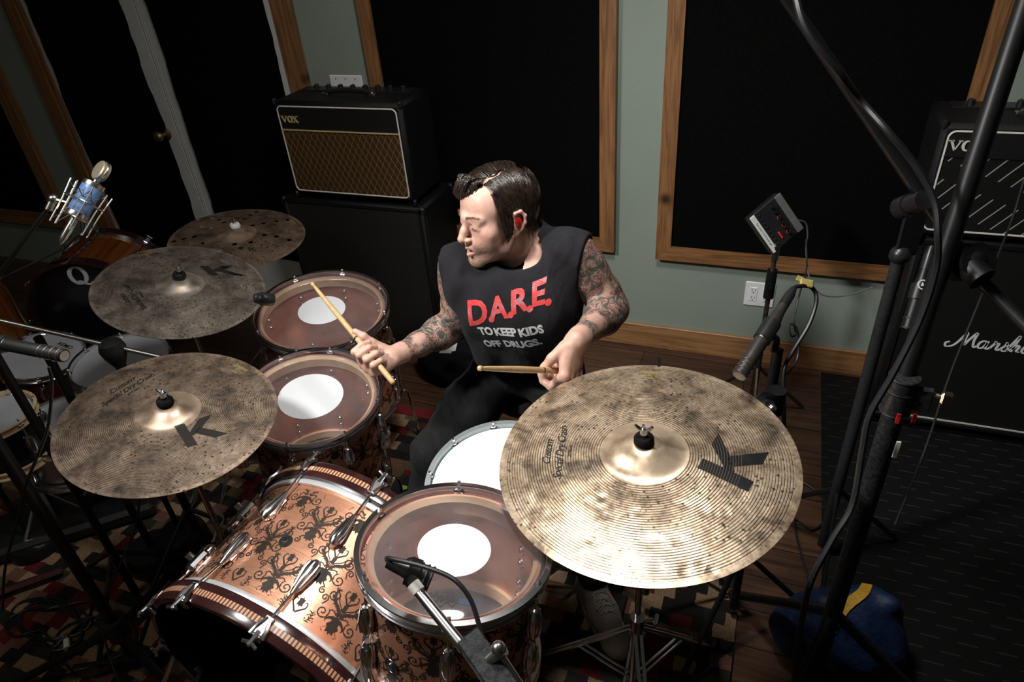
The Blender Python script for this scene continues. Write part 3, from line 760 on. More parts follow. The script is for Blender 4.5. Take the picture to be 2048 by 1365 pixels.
def amp(label, x0, x1, y0, y1, z0, z1, cloth, split, logo_s, logo_x, gold=True):
    t = thing('guitar_amplifier', label, 'guitar amplifier', ((x0+x1)/2, (y0+y1)/2, z0))
    W = (x1-x0)/2; Dp = (y1-y0)/2; H = z1-z0
    MB().box((0, 0, H/2+0.006), (2*W, 2*Dp, H-0.012), bev=0.014).obj('cabinet', TOLEX, t, smooth=40)
    yf = -Dp-0.0005; g0, g1 = 0.035, H-0.02; zs = g0+(g1-g0)*split
    xm = W-0.022
    MB().box((0, yf-0.001, (g0+zs)/2), (2*xm, 0.004, zs-g0)).obj('grille', cloth, t, smooth=0)
    MB().box((0, yf-0.001, (zs+g1)/2), (2*xm, 0.005, g1-zs)).obj('upper_panel', TOLEX, t, smooth=0)
    B = MB(); B.tube(rrect(-xm, xm, g0, g1, 0.02, yf-0.004), 0.0032, 6, caps=False); B.obj('piping', PIPING, t)
    MB().box((0, yf-0.005, zs), (2*xm, 0.005, 0.005 if gold else 0.003)).obj('strip', GOLD if gold else TOLEX, t, smooth=0)
    B = MB(); stamp(B, vox_letters(logo_s), (-W+logo_x, yf-0.0045, (zs+g1)/2-0.004), (1, 0, 0), (0, 0, 1), 0.003)
    B.obj('logo', GOLD if gold else PIPING, t, smooth=0)
    # strap handle on the top
    P = spline([(-0.115, -0.01, H), (-0.10, -0.01, H+0.012), (0, -0.01, H+0.020), (0.10, -0.01, H+0.012), (0.115, -0.01, H)], 24)
    hb = MB(); hb.tube(P, 0.0095, 8); hd = hb.obj('handle', BLACKP, t)
    for s in (-1, 1): MB().box((s*0.115, -0.01, H+0.003), (0.030, 0.026, 0.008), bev=0.002).obj('handle_cap', NICKEL, hd)
    # control panel with knobs behind the handle
    MB().box((0, Dp*0.55, H+0.002), (2*W*0.86, Dp*0.5, 0.005)).obj('control_panel', BLACKP, t, smooth=0)
    for i in range(8):
        kx = -W*0.7+i*W*1.4/7
        b = MB(); b.prof((kx, Dp*0.55, H+0.004), (kx, Dp*0.55, H+0.03), [(0.0001, 0), (0.012, 0), (0.0115, 0.013), (0.009, 0.016), (0.0001, 0.016)], 14)
        b.box((kx, Dp*0.55, H+0.018), (0.006, 0.024, 0.007), bev=0.002); b.obj('knob', BLACKP, t)
    for sx in (-1, 1):
        for sy in (-1, 1): MB().cyl((sx*(W-0.05), sy*(Dp-0.05), -0.010), (sx*(W-0.05), sy*(Dp-0.05), 0.008), 0.014, 0.017).obj('foot', RUBBER, t)
        for zz in (0.0, H):
            c = MB(); c.box((sx*(W-0.006), -Dp+0.010, zz*0.96+0.012), (0.016, 0.024, 0.026), bev=0.005); c.obj('corner_guard', BLACKP, t)
    return t
amp('brown diamond-cloth guitar amplifier with white piping, stacked on the black speaker cabinet', -2.022, -1.408, 2.402, 2.665, 0.781, 1.205, VOXG, 0.735, 0.0265, 0.085)
amp('black guitar amplifier with silver diagonal lines at the right edge, on a black cabinet', 0.452, 1.120, 2.36, 2.63, 0.828, 1.200, VOXB, 0.76, 0.030, 0.085, False)

def script_m(s):
    """cursive maker's mark M a r s h a l l as pen strokes"""
    P = [spline([(-0.35, 0.25), (-0.55, 0.12), (-0.5, -0.12), (-0.2, -0.05), (0.05, 0.25), (0.42, 1.0), (0.40, 0.55), (0.42, 0.12), (0.62, 0.55), (0.92, 1.05), (0.86, 0.5), (0.92, 0.05), (1.08, 0.12)], 60),
         spline([(1.56, 0.46), (1.40, 0.56), (1.20, 0.40), (1.14, 0.14), (1.26, 0.0), (1.44, 0.12), (1.56, 0.44)], 30), spline([(1.60, 0.56), (1.54, 0.26), (1.54, 0.06), (1.64, 0.02), (1.78, 0.14)], 14),
         spline([(1.78, 0.12), (1.94, 0.44), (1.98, 0.62)], 10), spline([(1.96, 0.56), (2.04, 0.47), (2.16, 0.50), (2.12, 0.26), (2.10, 0.06), (2.20, 0.02), (2.32, 0.14)], 22),
         spline([(2.30, 0.12), (2.50, 0.40), (2.54, 0.64)], 10), spline([(2.53, 0.58), (2.66, 0.34), (2.64, 0.08), (2.46, 0.0), (2.36, 0.10)], 18), spline([(2.62, 0.05), (2.84, 0.16)], 4),
         spline([(2.7, 0.3), (3.05, 1.15), (2.98, 0.6), (2.86, 0.02)], 22), spline([(2.88, 0.2), (3.1, 0.5), (3.2, 0.4), (3.12, 0.1), (3.3, 0.06)], 20),
         spline([(3.7, 0.48), (3.5, 0.5), (3.38, 0.2), (3.5, 0.02), (3.68, 0.2), (3.76, 0.48), (3.7, 0.1), (3.9, 0.08)], 30),
         spline([(3.9, 0.15), (4.2, 1.1), (4.1, 0.6), (4.0, 0.1), (4.15, 0.04)], 22), spline([(4.15, 0.1), (4.5, 1.1), (4.4, 0.6), (4.3, 0.1), (4.5, 0.06), (4.8, 0.3)], 26)]
    G = []
    for p in P:
        T = np.gradient(p, axis=0); T /= np.linalg.norm(T, axis=1)[:, None]+1e-9
        w = 0.026+0.040*np.abs(T[:, 1]); V, F = ribbon2(p, w); G.append((V*s, F))
    return G
def outline_s(s):
    """thin rounded lettering s o l d a n o"""
    G = []; w = 0.07
    def rr(x, W=0.75, H=0.8):
        q = rrect(x, x+W, 0, H, 0.25, 0)[:, [0, 2]]; G.append(ribbon2(q, w))
    def ln(p): G.append(ribbon2(p, w))
    ln(spline([(0.75, 0.8), (0.2, 0.8), (0.0, 0.6), (0.2, 0.42), (0.6, 0.4), (0.75, 0.2), (0.6, 0.0), (0.0, 0.0)], 30))
    rr(1.05); ln([(2.1, 0), (2.1, 1.25)]); rr(2.4); ln([(3.15, 0.3), (3.15, 1.25)]); rr(3.45); ln([(4.2, 0), (4.2, 0.5)])
    ln(spline([(4.5, 0.0), (4.5, 0.55), (4.75, 0.8), (5.0, 0.8), (5.25, 0.55), (5.25, 0.0)], 24)); rr(5.55)
    return [(V*s, F) for V, F in G]
def cab(label, x0, x1, y0, y1, z0, z1, cloth, ang=0.0, castors=False):
    t = thing('speaker_cabinet', label, 'speaker cabinet', ((x0+x1)/2, (y0+y1)/2, z0 if not castors else 0.0), rotz(ang))
    W = (x1-x0)/2; Dp = (y1-y0)/2; b0 = 0.0 if not castors else z0; H = z1-z0
    c = MB(); c.box((0, 0.008, b0+H/2), (2*W, 2*Dp-0.016, H), bev=0.012)
    e = 0.028
    for p, q in (((0, -Dp+0.012, b0+e/2), (2*W, 0.03, e)), ((0, -Dp+0.012, b0+H-e/2), (2*W, 0.03, e))): c.box(p, q, bev=0.008)
    for s in (-1, 1): c.box((s*(W-e/2), -Dp+0.012, b0+H/2), (e, 0.03, H), bev=0.008)
    c.obj('cabinet', TOLEX, t, smooth=40)
    MB().box((0, -Dp+0.006, b0+H/2), (2*W-2*e, 0.012, H-2*e)).obj('grille', cloth, t, smooth=0)
    for s in (-1, 1):
        h = MB(); x = s*(W+0.001)
        for dz in (-0.055, 0.055): h.box((x, 0, b0+H*0.58+dz), (0.008, 0.17, 0.02), bev=0.003)
        for dy in (-0.08, 0.08): h.box((x, dy, b0+H*0.58), (0.008, 0.02, 0.12), bev=0.003)
        hh = h.obj('side_handle', BLACKP, t)
        MB().cyl((x+s*0.002, -0.07, b0+H*0.58), (x+s*0.002, 0.07, b0+H*0.58), 0.008).obj('grip_bar', NICKEL, hh)
        for zz in (b0+0.018, b0+H-0.018):
            for yy in (-Dp+0.014, Dp-0.016): MB().box((s*(W-0.010), yy, zz), (0.030, 0.034, 0.040), bev=0.009).obj('corner_guard', BLACKP, t)
    if castors:
        for sx in (-1, 1):
            for sy in (-1, 1):
                b = MB(); x = sx*(W-0.06); y = sy*(Dp-0.07)
                b.cyl((x-0.012, y, 0.027), (x+0.012, y, 0.027), 0.020, seg=18); b.box((x, y, b0-0.006), (0.05, 0.05, 0.012), bev=0.002)
                for q in (-0.016, 0.016): b.box((x+q, y, 0.036), (0.003, 0.022, 0.03))
                b.obj('castor', RUBBER, t)
    return t
c1 = cab('black speaker cabinet with woven grille and thin white lettering under the brown amplifier', -2.112, -1.382, 2.405, 2.722, 0.0, 0.770, GRILLE)
p = on_y(655, 556, 2.39); cc = c1.location
B = MB(); stamp(B, outline_s(0.0295), (p[0]-cc.x, -0.159+0.0065-0.0035, p[2]-0.004), (1, 0, 0), (0, 0, 1), 0.003); B.obj('logo', LOGOW, c1, smooth=0)
c2 = cab('tall black speaker cabinet with white script lettering at the right edge', 0.475, 1.235, 2.395, 2.712, 0.052, 0.817, GRILLE2, 0.0, True)
cc = c2.location; p = on_y(1912, 690, 2.39)
B = MB(); stamp(B, script_m(0.058), (p[0]-cc.x, -0.1585+0.0065-0.004, p[2]-0.006), (1, 0, -0.0), (0, 0, 1), 0.004); B.obj('logo', LOGOW, c2, smooth=0)
MB().box((0, -0.160, 0.083), (0.69, 0.005, 0.005)).obj('piping', PIPING, c2, smooth=0)

# ================================================================== DRUMS
def motif():
    """one damask repeat in metres: drooping leaf, thorned plumes, bud, crescent and scrolls; x across, y along the axis"""
    G = []
    def rib(P, w): G.append(ribbon2(P, w))
    def both(P, w):
        P = np.array(P); rib(P, w); Q = P.copy(); Q[:, 0] *= -1; rib(Q, w)
    def thorns(P, every, ln, side=1, st=2):
        P = np.array(P); T = np.gradient(P, axis=0); T /= np.linalg.norm(T, axis=1)[:, None]+1e-9
        for sgn in (1, -1):
            for i in range(st, len(P)-2, every):
                nn = np.array([-T[i][1], T[i][0]])*side; tip = P[i]+nn*ln+T[i]*ln*0.9
                q = np.array([P[i-1]-nn*0.0003, P[min(i+1, len(P)-1)]-nn*0.0003, tip]); q[:, 0] *= sgn; G.append((np.c_[q, np.zeros(3)], [(0, 1, 2)]))
    def spiral(c, r0, turns, a0, dirn, tail):
        a = np.linspace(0, turns*2*PI, 30); r = 0.0018+(r0-0.0018)*(a/a[-1])**1.05; th = a0-dirn*(a[-1]-a)
        P = np.stack([c[0]+r*np.cos(th), c[1]+r*np.sin(th)], -1)
        if tail is not None: P = np.vstack([P, spline([P[-1], *tail], 12)[1:]])
        return P
    for c, r0, tn, a0, d, tail in (((0.036, 0.008), 0.0150, 1.5, 2.4, -1, [(0.018, 0.022), (0.006, 0.016)]),
                                   ((0.047, -0.022), 0.0130, 1.5, 0.6, 1, [(0.044, -0.004)]),
                                   ((0.020, -0.028), 0.0080, 1.3, 1.6, -1, [(0.010, -0.012)]),
                                   ((0.049, 0.034), 0.0085, 1.3, 3.6, 1, [(0.046, 0.020)]),
                                   ):
        P = spiral(c, r0, tn, a0, d, tail); both(P, np.linspace(0.0014, 0.0011, len(P))); thorns(P[12:], 3, 0.0032, 1 if d > 0 else -1)
        pass
    P1 = spline([(0.002, 0.014), (0.010, 0.030), (0.026, 0.040), (0.034, 0.054), (0.029, 0.069)], 26); w = 0.0026*np.sin(np.linspace(0.5, PI, 26))**0.7+0.0005; both(P1, w); thorns(P1, 2, 0.0075, -1); thorns(P1, 3, 0.005, 1)
    P2 = spline([(0.001, 0.018), (0.006, 0.034), (0.019, 0.045), (0.025, 0.058)], 18); both(P2, 0.0011)
    both(spline([(0.0005, 0.046), (0.008, 0.055), (0.0155, 0.064), (0.0140, 0.074), (0.0085, 0.073)], 18), np.linspace(0.0022, 0.0008, 18)); rib([(0, 0.02), (0, 0.045), (0, 0.066)], 0.0011)
    G.append(leaf(0, 0.0700, 0.0066, 0.0135, 3)); G.append(leaf(0, 0.0380, 0.0050, 0.0120, 3))
    G.append(leaf(0, -0.006, 0.0125, 0.0205, 4)); G.append(leaf(0, 0.010, 0.0120, 0.0060, 3))
    both(spline([(0.004, 0.008), (0.014, 0.008), (0.022, 0.000), (0.020, -0.006)], 8), np.linspace(0.0042, 0.0005, 8)); return G
def disk(x, y, r, n=8):
    a = 2*PI*np.arange(n)/n; return (np.c_[x+r*np.cos(a), y+r*np.sin(a), np.zeros(n)], [tuple(range(n))])
def leaf(x, y, rx, ry, lobes):
    n = 40; a = 2*PI*np.arange(n)/n; r = 1+0.16*np.cos(lobes*a*2)+0.08*np.cos(lobes*a*4+1); r *= 0.75+0.25*np.sin(a)**2
    P = np.c_[x+rx*r*np.sin(a), y-ry*r*np.cos(a), np.zeros(n)]; V = np.vstack([P, [[x, y, 0]]])
    return (V, [(i, (i+1) % n, n) for i in range(n)])
MOTIF = motif()
def wrap_motifs(B, R, z0, z1, a_off=0.0, z_off=0.0, k=1.0, mi=1):
    """etched pattern on the outside of a cylinder, half-dropped like wallpaper"""
    n = max(3, round(2*PI*R/(0.166*k))); ca = 2*PI/n; kx = ca*R/0.166
    for row in range(-2, int((z1-z0)/(0.071*k))+3):
        for i in range(n):
            a0 = a_off+ca*(i+0.5*(row % 2)); zc = z0+z_off+0.071*k*row
            for V, F in MOTIF:
                z = zc+V[:, 1]*k
                if z.min() < z0 or z.max() > z1: continue
                a = a0-V[:, 0]*kx/R; rr = R+0.0004; B.add(np.stack([rr*np.cos(a), rr*np.sin(a), z], -1), F, mi)
def lug_parts(parent, R, D, top=True, tulip=True, inner=True):
    """lug casing, tension rod and hoop ear at angle 0 (+x), on the batter side of a drum"""
    s = 1 if top else -1
    def Z(d): return D-d if top else d
    b = MB()
    b.prof((R+0.011, 0, Z(0.118)), (R+0.011, 0, Z(0.045)), [(0.0001, 0), (0.006, 0.0), (0.012, 0.012), (0.0145, 0.035), (0.013, 0.055), (0.008, 0.070), (0.0001, 0.073)], 14)
    for k in range(6):
        a = 2*PI*k/6; b.tube([(R+0.011+0.012*math.cos(a), 0.012*math.sin(a), Z(0.108)), (R+0.011+0.0145*math.cos(a), 0.0145*math.sin(a), Z(0.082)), (R+0.011+0.009*math.cos(a), 0.009*math.sin(a), Z(0.052))], 0.0022, 5)
    b.box((R+0.003, 0, Z(0.082)), (0.008, 0.020, 0.068), bev=0.003)
    if inner:
        for dz in (0.066, 0.100): b.sphere((R-0.0095, 0, Z(dz)), (0.006, 0.0078, 0.0078), 14, 8); b.cyl((R-0.0075, 0, Z(dz)), (R-0.0090, 0, Z(dz)), 0.0105, seg=18)
    lg = b.obj('lug', CHROME, parent)
    r = MB(); r.cyl((R+0.011, 0, Z(0.05)), (R+0.011, 0, Z(-0.018)), 0.003, seg=8)
    r.cyl((R+0.011, 0, Z(-0.006)), (R+0.011, 0, Z(-0.010)), 0.0075, seg=12); r.box((R+0.011, 0, Z(-0.018)), (0.0065, 0.0065, 0.012), bev=0.001)
    r.box((R+0.0105, 0, Z(-0.001)), (0.016, 0.022, 0.010), bev=0.003)
    r.obj('tension_rod', CHROME, lg); return lg
def copy_child(o, parent):
    c = o.copy(); COL.objects.link(c); c.parent = parent
    for ch in list(o.children): copy_child(ch, c)
    return c
def hoop(B, R, z, s):
    pr = [(R+0.002, z-s*0.012), (R+0.012, z-s*0.012), (R+0.0125, z-s*0.009), (R+0.006, z-s*0.008), (R+0.006, z+s*0.009), (R+0.0135, z+s*0.011), (R+0.0135, z+s*0.0145), (R+0.004, z+s*0.0155), (R+0.002, z+s*0.012)]
    return B.lathe(pr, 96, closed=True)
def drum(name, label, cat, C, n, R, D, lugs, shell_m=None, pattern=True, dot=0.0, a_lug=0.0, cell=1.0, xref=(1, 0, 0), film=None, hoop_m=None, inner=True, bottom=True, shallow=False, group=None, z_off=0.0, a_off=0.0):
    """C = centre of the batter head, n = its normal; local z runs from resonant side (0) to batter side (D)"""
    Rm = frame_z(n, xref); base = np.asarray(C)-Rm[:, 2]*D
    t = thing(name, label, cat, base, Rm, group)
    b = MB(); Rs = R-0.006
    b.lathe([(Rs-0.008, 0.002), (Rs, 0.0), (Rs, D), (Rs-0.008, D-0.002)], 96, closed=True)
    if pattern: wrap_motifs(b, Rs, 0.012, D-0.012, a_off, z_off, cell)
    sh = b.obj('shell', [shell_m or COPPER, ETCH], t)
    be = MB()
    for z, s in ((D, 1), (0, -1)):
        be.lathe([(Rs-0.0075, z-s*0.040), (Rs-0.015, z-s*0.038), (Rs-0.015, z-s*0.008), (Rs-0.006, z+s*0.001), (Rs-0.0075, z-s*0.001)], 96, closed=True)
    be.obj('bearing_edge', CREAM, sh)
    h = MB(); hoop(h, R, D, 1); h.obj('hoop', hoop_m or CHROME, t)
    if bottom: h = MB(); hoop(h, R, 0, -1); h.obj('hoop', hoop_m or CHROME, t)
    f = MB(); f.lathe([(1e-4, D+0.0045), (R*0.5, D+0.0045), (R-0.008, D+0.0045), (R-0.002, D+0.001), (R+0.001, D-0.005)], 96)
    hd = f.obj('drum_head', film or FILM, t)
    if dot:
        f = MB(); f.lathe([(1e-4, D+0.0053), (dot, D+0.0053), (dot+0.0006, D+0.0048)], 64); f.obj('centre_dot', HEADW, hd)
    if bottom:
        f = MB(); f.lathe([(1e-4, -0.004), (R-0.008, -0.004), (R-0.001, 0.0)], 64); f.obj('resonant_head', FILM2 if film is None else film, t)
    first = lug_parts(t, Rs, D, True, True, inner); place(first, rotz(math.radians(a_lug)))
    for i in range(1, lugs):
        place(copy_child(first, t), rotz(math.radians(a_lug+360.0*i/lugs)))
    if bottom and not shallow:
        first = lug_parts(t, Rs, D, False, True, inner); place(first, rotz(math.radians(a_lug)))
        for i in range(1, lugs): place(copy_child(first, t), rotz(math.radians(a_lug+360.0*i/lugs)))
    return t, sh
def badge(parent, R, a, z):
    M = rotz(a); b = MB(); o = M @ v3(R, 0, z); x = M @ v3(1, 0, 0)
    b.prof(o, o+x*0.01, [(0.0001, 0.0), (0.016, 0.0), (0.016, 0.0018), (0.007, 0.0022), (0.0065, 0.004), (0.004, 0.0045), (0.0035, 0.001)], 28); bd = b.obj('vent_badge', BLACKP, parent)
    b = MB(); b.prof(o+x*0.0015, o+x*0.01, [(0.0072, 0.0), (0.0068, 0.0034), (0.0036, 0.0038), (0.0034, 0.001)], 20); b.torus(0.0152, 0.0007, (frame_z(x), o+x*0.0018), 28, 6); b.obj('grommet', CHROME, bd)
def leg(parent, R, a, z0, D, Rm, C):
    """floor tom leg: clamp bracket and bent rod down to the floor"""
    M = rotz(a); b = MB()
    b.box(M @ v3(R+0.012, 0, z0), (0.030, 0.040, 0.050), M, bev=0.006); b.cyl(M @ v3(R+0.018, -0.028, z0), M @ v3(R+0.018, 0.034, z0), 0.009, seg=12)
    b.tube([M @ v3(R+0.018, 0.034, z0), M @ v3(R+0.020, 0.042, z0+0.012), M @ v3(R+0.022, 0.044, z0+0.020)], 0.004, 6); b.tube([M @ v3(R+0.018, 0.034, z0), M @ v3(R+0.017, 0.042, z0-0.014)], 0.004, 6)
    br = b.obj('leg_bracket', CHROME, parent)
    base = np.asarray(C)-Rm[:, 2]*D; top = M @ v3(R+0.018, 0, z0+0.07); kn = M @ v3(R+0.018, 0, z0-0.17); ou = M @ v3(R+0.045, 0, z0-0.20)
    # drop to the floor in world coordinates
    w = base+Rm @ ou; dirn = Rm @ (M @ v3(0.10, 0, -1)); w2 = w+dirn*((w[2]-0.020)/-dirn[2]); fl = Rm.T @ (w2-base)
    b = MB(); b.tube([top, kn, ou, fl], 0.0055, 8); lg = b.obj('leg', CHROME, parent)
    b = MB(); b.cyl(fl+(Rm.T @ v3(0, 0, 0.03)), fl-(Rm.T @ v3(0, 0, 0.0185)), 0.010, 0.013, 12); b.obj('rubber_foot', RUBBER, lg)

# floor toms and rack tom
C1 = v3(-1.434, 1.685, 0.677); n1 = unit((0.10, -0.08, 0.99)); T1, sh1 = drum('floor_tom', 'large copper floor tom with clear white-dot head, at the back beside the speaker cabinet', 'drum', C1, n1, 0.226, 0.40, 8, dot=0.082, a_lug=12, group='copper floor toms')
C2 = v3(-1.233, 1.301, 0.624); n2 = unit((0.14, -0.07, 0.985)); T2, sh2 = drum('floor_tom', 'copper floor tom with clear white-dot head between the drummer and the front left cymbal', 'drum', C2, n2, 0.203, 0.39, 8, dot=0.097, a_lug=-30, group='copper floor toms', a_off=0.2, z_off=0.03)
for T, C, n, R in ((T1, C1, n1, 0.220), (T2, C2, n2, 0.197)):
    Rm = frame_z(n)
    for a in (-95, 25, 145): leg(T, R, math.radians(a-5), 0.20, 0.40 if T is T1 else 0.39, Rm, C)
C3 = v3(-0.451, 0.713, 0.877); n3 = unit((0.08, 0.155, 0.985)); T3, sh3 = drum('rack_tom', 'copper rack tom with clear white-dot head in the foreground beside the bass drum', 'drum', C3, n3, 0.165, 0.255, 6, dot=0.066, a_lug=-8, cell=0.95, a_off=math.radians(-107), z_off=0.062)
badge(T3, 0.159, math.radians(-107), 0.105); badge(T2, 0.197, math.radians(-60), 0.19)
# chrome beads modelled in place of glints of light inside the floor toms
for T, R, D, sd in ((sh1, 0.212, 0.40, 1), (sh2, 0.189, 0.39, 2)):
    b = MB(); r = np.random.RandomState(sd)
    for k in range(26):
        a = math.radians((-150 if sd == 1 else 20)+(k % 6)*13+r.randn()*2); z = D-0.09-0.030*(k//6)-0.01*r.rand(); b.sphere((R*math.cos(a), R*math.sin(a), z), 0.0018, 6, 4)
    b.obj('inner_glints', CHROME, T)
# marks on the rack tom's bottom head
R3 = frame_z(n3); B3 = C3-R3[:, 2]*0.255
def on_bottom(u, v):
    o = B3-R3[:, 2]*0.0015; d = at(u, v, 1.0)-CAM_C; t = ((o-CAM_C)@R3[:, 2])/(d@R3[:, 2]); q = R3.T @ (CAM_C+d*t-B3); q[2] = -0.0022; return q
q0 = on_bottom(936, 1205); tt = MB(); tt.box(q0, (0.042, 0.015, 0.0008), rotz(0.2)); tp = tt.obj('blue_tape', TAPEB, T3, smooth=0); tp['label'] = 'piece of blue tape'
q0 = on_bottom(893, 1196); er = unit(on_bottom(868, 1197)-on_bottom(918, 1197)); eu = np.cross(v3(0, 0, 1), er)
V, F = text_geo('REMO', 0.027, offset=0.0016); cw = spline([(-0.040, 0.012), (-0.034, -0.012), (0.034, -0.012), (0.040, 0.012), (0.022, 0.014), (0.013, 0.024), (0.0, 0.013), (-0.013, 0.024), (-0.022, 0.014), (-0.040, 0.012)], 60)
V2, F2 = ribbon2(cw, 0.0010); b = MB()
for Vv, Ff in ((V, F), (V2, F2)): b.add(q0+np.outer(Vv[:, 0], er)+np.outer(Vv[:, 1], eu), Ff)
b.obj('head_logo', BLACKP, T3, smooth=0)

# snare
SNRIM = simple('satin_grey_rim', (0.42, 0.47, 0.47), 0.7, 0.4, 0.08, 40)
CS = v3(-0.520, 1.095, 0.655)
SN, shs = drum('snare_drum', 'snare drum with plain white coated head between the drummer\'s legs', 'drum', CS, unit((0.05, -0.149, 0.988)), 0.180, 0.14, 10, SILVER, False, a_lug=10, film=HEADW, hoop_m=SNRIM, inner=False, shallow=True)
b = MB()
b.cyl((0, 0, -0.06), (0, 0, -0.02), 0.014)
for k in range(3):
    a = 2*PI*k/3+0.4; b.tube([(0, 0, -0.05), (0.10*math.cos(a), 0.10*math.sin(a), -0.055), (0.188*math.cos(a), 0.188*math.sin(a), -0.03), (0.196*math.cos(a), 0.196*math.sin(a), 0.0)], 0.006, 8)
Rs_ = frame_z(unit((0.05, -0.149, 0.988))); bs_ = CS-Rs_[:, 2]*0.14; w0 = bs_+Rs_ @ v3(0, 0, -0.05)
sst = thing('snare_stand', 'chrome snare stand holding the white-headed snare drum', 'drum stand', (w0[0], w0[1], 0))
Vb = np.concatenate(b.v) @ Rs_.T+bs_-v3(w0[0], w0[1], 0); MB().add(Vb, b.f).obj('basket', CHROME, sst)
MB().cyl((0, 0, 0.10), (0, 0, w0[2]), 0.011).obj('tube', CHROME, sst)
for k in range(3):
    a = 2*PI*k/3+1.0; MB().tube([(0, 0, 0.24), (0.22*math.cos(a), 0.22*math.sin(a), 0.018)], 0.007, 8).obj('leg', CHROME, sst)

# bass drum: local z runs from the front (resonant) face to the drummer's side
BA = unit((0.09, 0.99, 0.04)); BC = v3(-0.93, 0.637, 0.36); BR = 0.318; BL = 0.302
Rb = frame_z(BA, (0.996, -0.091, 0))   # x = right, y = down
bd = thing('bass_drum', 'copper bass drum with black damask scrollwork and striped wood hoops', 'drum', BC, Rb)
b = MB(); b.lathe([(BR-0.008, 0), (BR, 0), (BR, BL), (BR-0.008, BL)], 128, closed=True)
wrap_motifs(b, BR, 0.012, BL-0.012, math.radians(-82.8), 0.030)
bsh = b.obj('shell', [COPPER, ETCH], bd)
b = MB(); b.lathe([(BR-0.009, 0.01), (BR-0.009, BL-0.01)], 64); b.obj('inner_lining', BURG, bsh)
for z, s, nm in ((0, -1, 'front'), (BL, 1, 'back')):
    b = MB(); b.lathe([(BR+0.001, z-s*0.002), (BR+0.008, z-s*0.002), (BR+0.010, z+s*0.006), (BR+0.008, z+s*0.013), (BR+0.001, z+s*0.013)], 128, closed=True); b.obj('flesh_ring', ALU, bd)
    b = MB(); b.lathe([(BR+0.003, z+s*0.012), (BR+0.019, z+s*0.013), (BR+0.020, z+s*0.016), (BR+0.020, z+s*0.060), (BR+0.018, z+s*0.063), (BR+0.004, z+s*0.063)], 128, closed=True); hp = b.obj('wood_hoop', BURG, bd)
    b = MB(); b.lathe([(BR+0.0204, z+s*0.031), (BR+0.0208, z+s*0.0315), (BR+0.0208, z+s*0.0445), (BR+0.0204, z+s*0.045)], 128); b.obj('inlay', INLAY, hp)
b = MB(); b.lathe([(0.235, -0.012), (BR-0.02, -0.012), (BR+0.004, -0.014), (BR+0.004, -0.012), (0.235, -0.010)], 96, closed=True); b.obj('front_head', FOAM, bd)
b = MB(); b.lathe([(1e-4, BL+0.010), (BR+0.003, BL+0.010)], 96); b.obj('batter_head', HEADG, bd)
b = MB(); b.box((0.0, 0.22, 0.16), (0.34, 0.10, 0.24), bev=0.03); b.obj('damping_cushion', RUG, bd)
badge(bd, BR, math.radians(-90), 0.141)
def bass_lug(parent, s):
    """tapered lug, long rod, claw hook and key at angle 0"""
    def Z(d): return d if s < 0 else BL-d
    g = MB(); x = BR+0.011
    g.prof((x, 0, Z(0.128)), (x, 0, Z(0.040)), [(0.0001, 0), (0.008, 0.001), (0.0155, 0.012), (0.0165, 0.030), (0.013, 0.055), (0.008, 0.078), (0.006, 0.088), (0.0001, 0.088)], 16)
    for k in range(8):
        a = 2*PI*k/8; g.tube([(x+0.0155*math.cos(a), 0.0155*math.sin(a), Z(0.116)), (x+0.0165*math.cos(a), 0.0165*math.sin(a), Z(0.098)), (x+0.009*math.cos(a), 0.009*math.sin(a), Z(0.055))], 0.0020, 5)
    g.box((BR+0.003, 0, Z(0.09)), (0.007, 0.022, 0.070), bev=0.003)
    lg = g.obj('lug', CHROME, parent)
    r = MB(); r.cyl((x, 0, Z(0.045)), (x+0.014, 0, Z(-0.070)), 0.0032, seg=8); r.cyl((x+0.013, 0, Z(-0.058)), (x+0.015, 0, Z(-0.090)), 0.006, 0.005, 10)
    r.tube([(x+0.015, -0.017, Z(-0.088)), (x+0.0145, 0, Z(-0.082)), (x+0.015, 0.017, Z(-0.088))], 0.0038, 6)
    r.obj('tension_rod', CHROME, lg)
    c = MB(); c.box((BR+0.0235, 0, Z(-0.044)), (0.006, 0.022, 0.044), bev=0.0025); c.box((BR+0.012, 0, Z(-0.067)), (0.028, 0.020, 0.005), bev=0.002)
    for q in (-1, 1): c.tube([(BR+0.024, q*0.004, Z(-0.028)), (BR+0.027, q*0.011, Z(-0.048)), (BR+0.021, q*0.015, Z(-0.068))], 0.0045, 6)
    c.obj('claw_hook', CHROME, lg); return lg
for s in (-1, 1):
    f = bass_lug(bd, s); place(f, rotz(math.radians(-90+18)))
    for i in range(1, 10): place(copy_child(f, bd), rotz(math.radians(-90+18+36*i)))
# spurs and tom bracket
for q in (-1, 1):
    b = MB(); a = math.radians(-90+q*83); M = rotz(a); o = M @ v3(BR+0.012, 0, 0.06)
    b.box(o, (0.024, 0.060, 0.046), M, bev=0.008); b.cyl(o+M @ v3(0.006, -0.03, 0), o+M @ v3(0.006, 0.03, 0), 0.014)
    w = BC+Rb @ o; tgt = w+v3(q*0.16, -0.22, 0); tgt[2] = 0.012; b.tube([o, Rb.T @ (tgt-BC)], 0.007, 8)
    b.obj('spur', CHROME, bd)
for aa, zz in ((-52, 0.235), (-52, 0.07)):
    b = MB(); a = math.radians(-90+aa); M = rotz(a); o = M @ v3(BR+0.012, 0, zz); b.box(o, (0.026, 0.045, 0.06), M, bev=0.008); b.cyl(o, o+M @ v3(0.03, 0, 0), 0.010); b.obj('cymbal_arm_bracket', CHROME, bd)
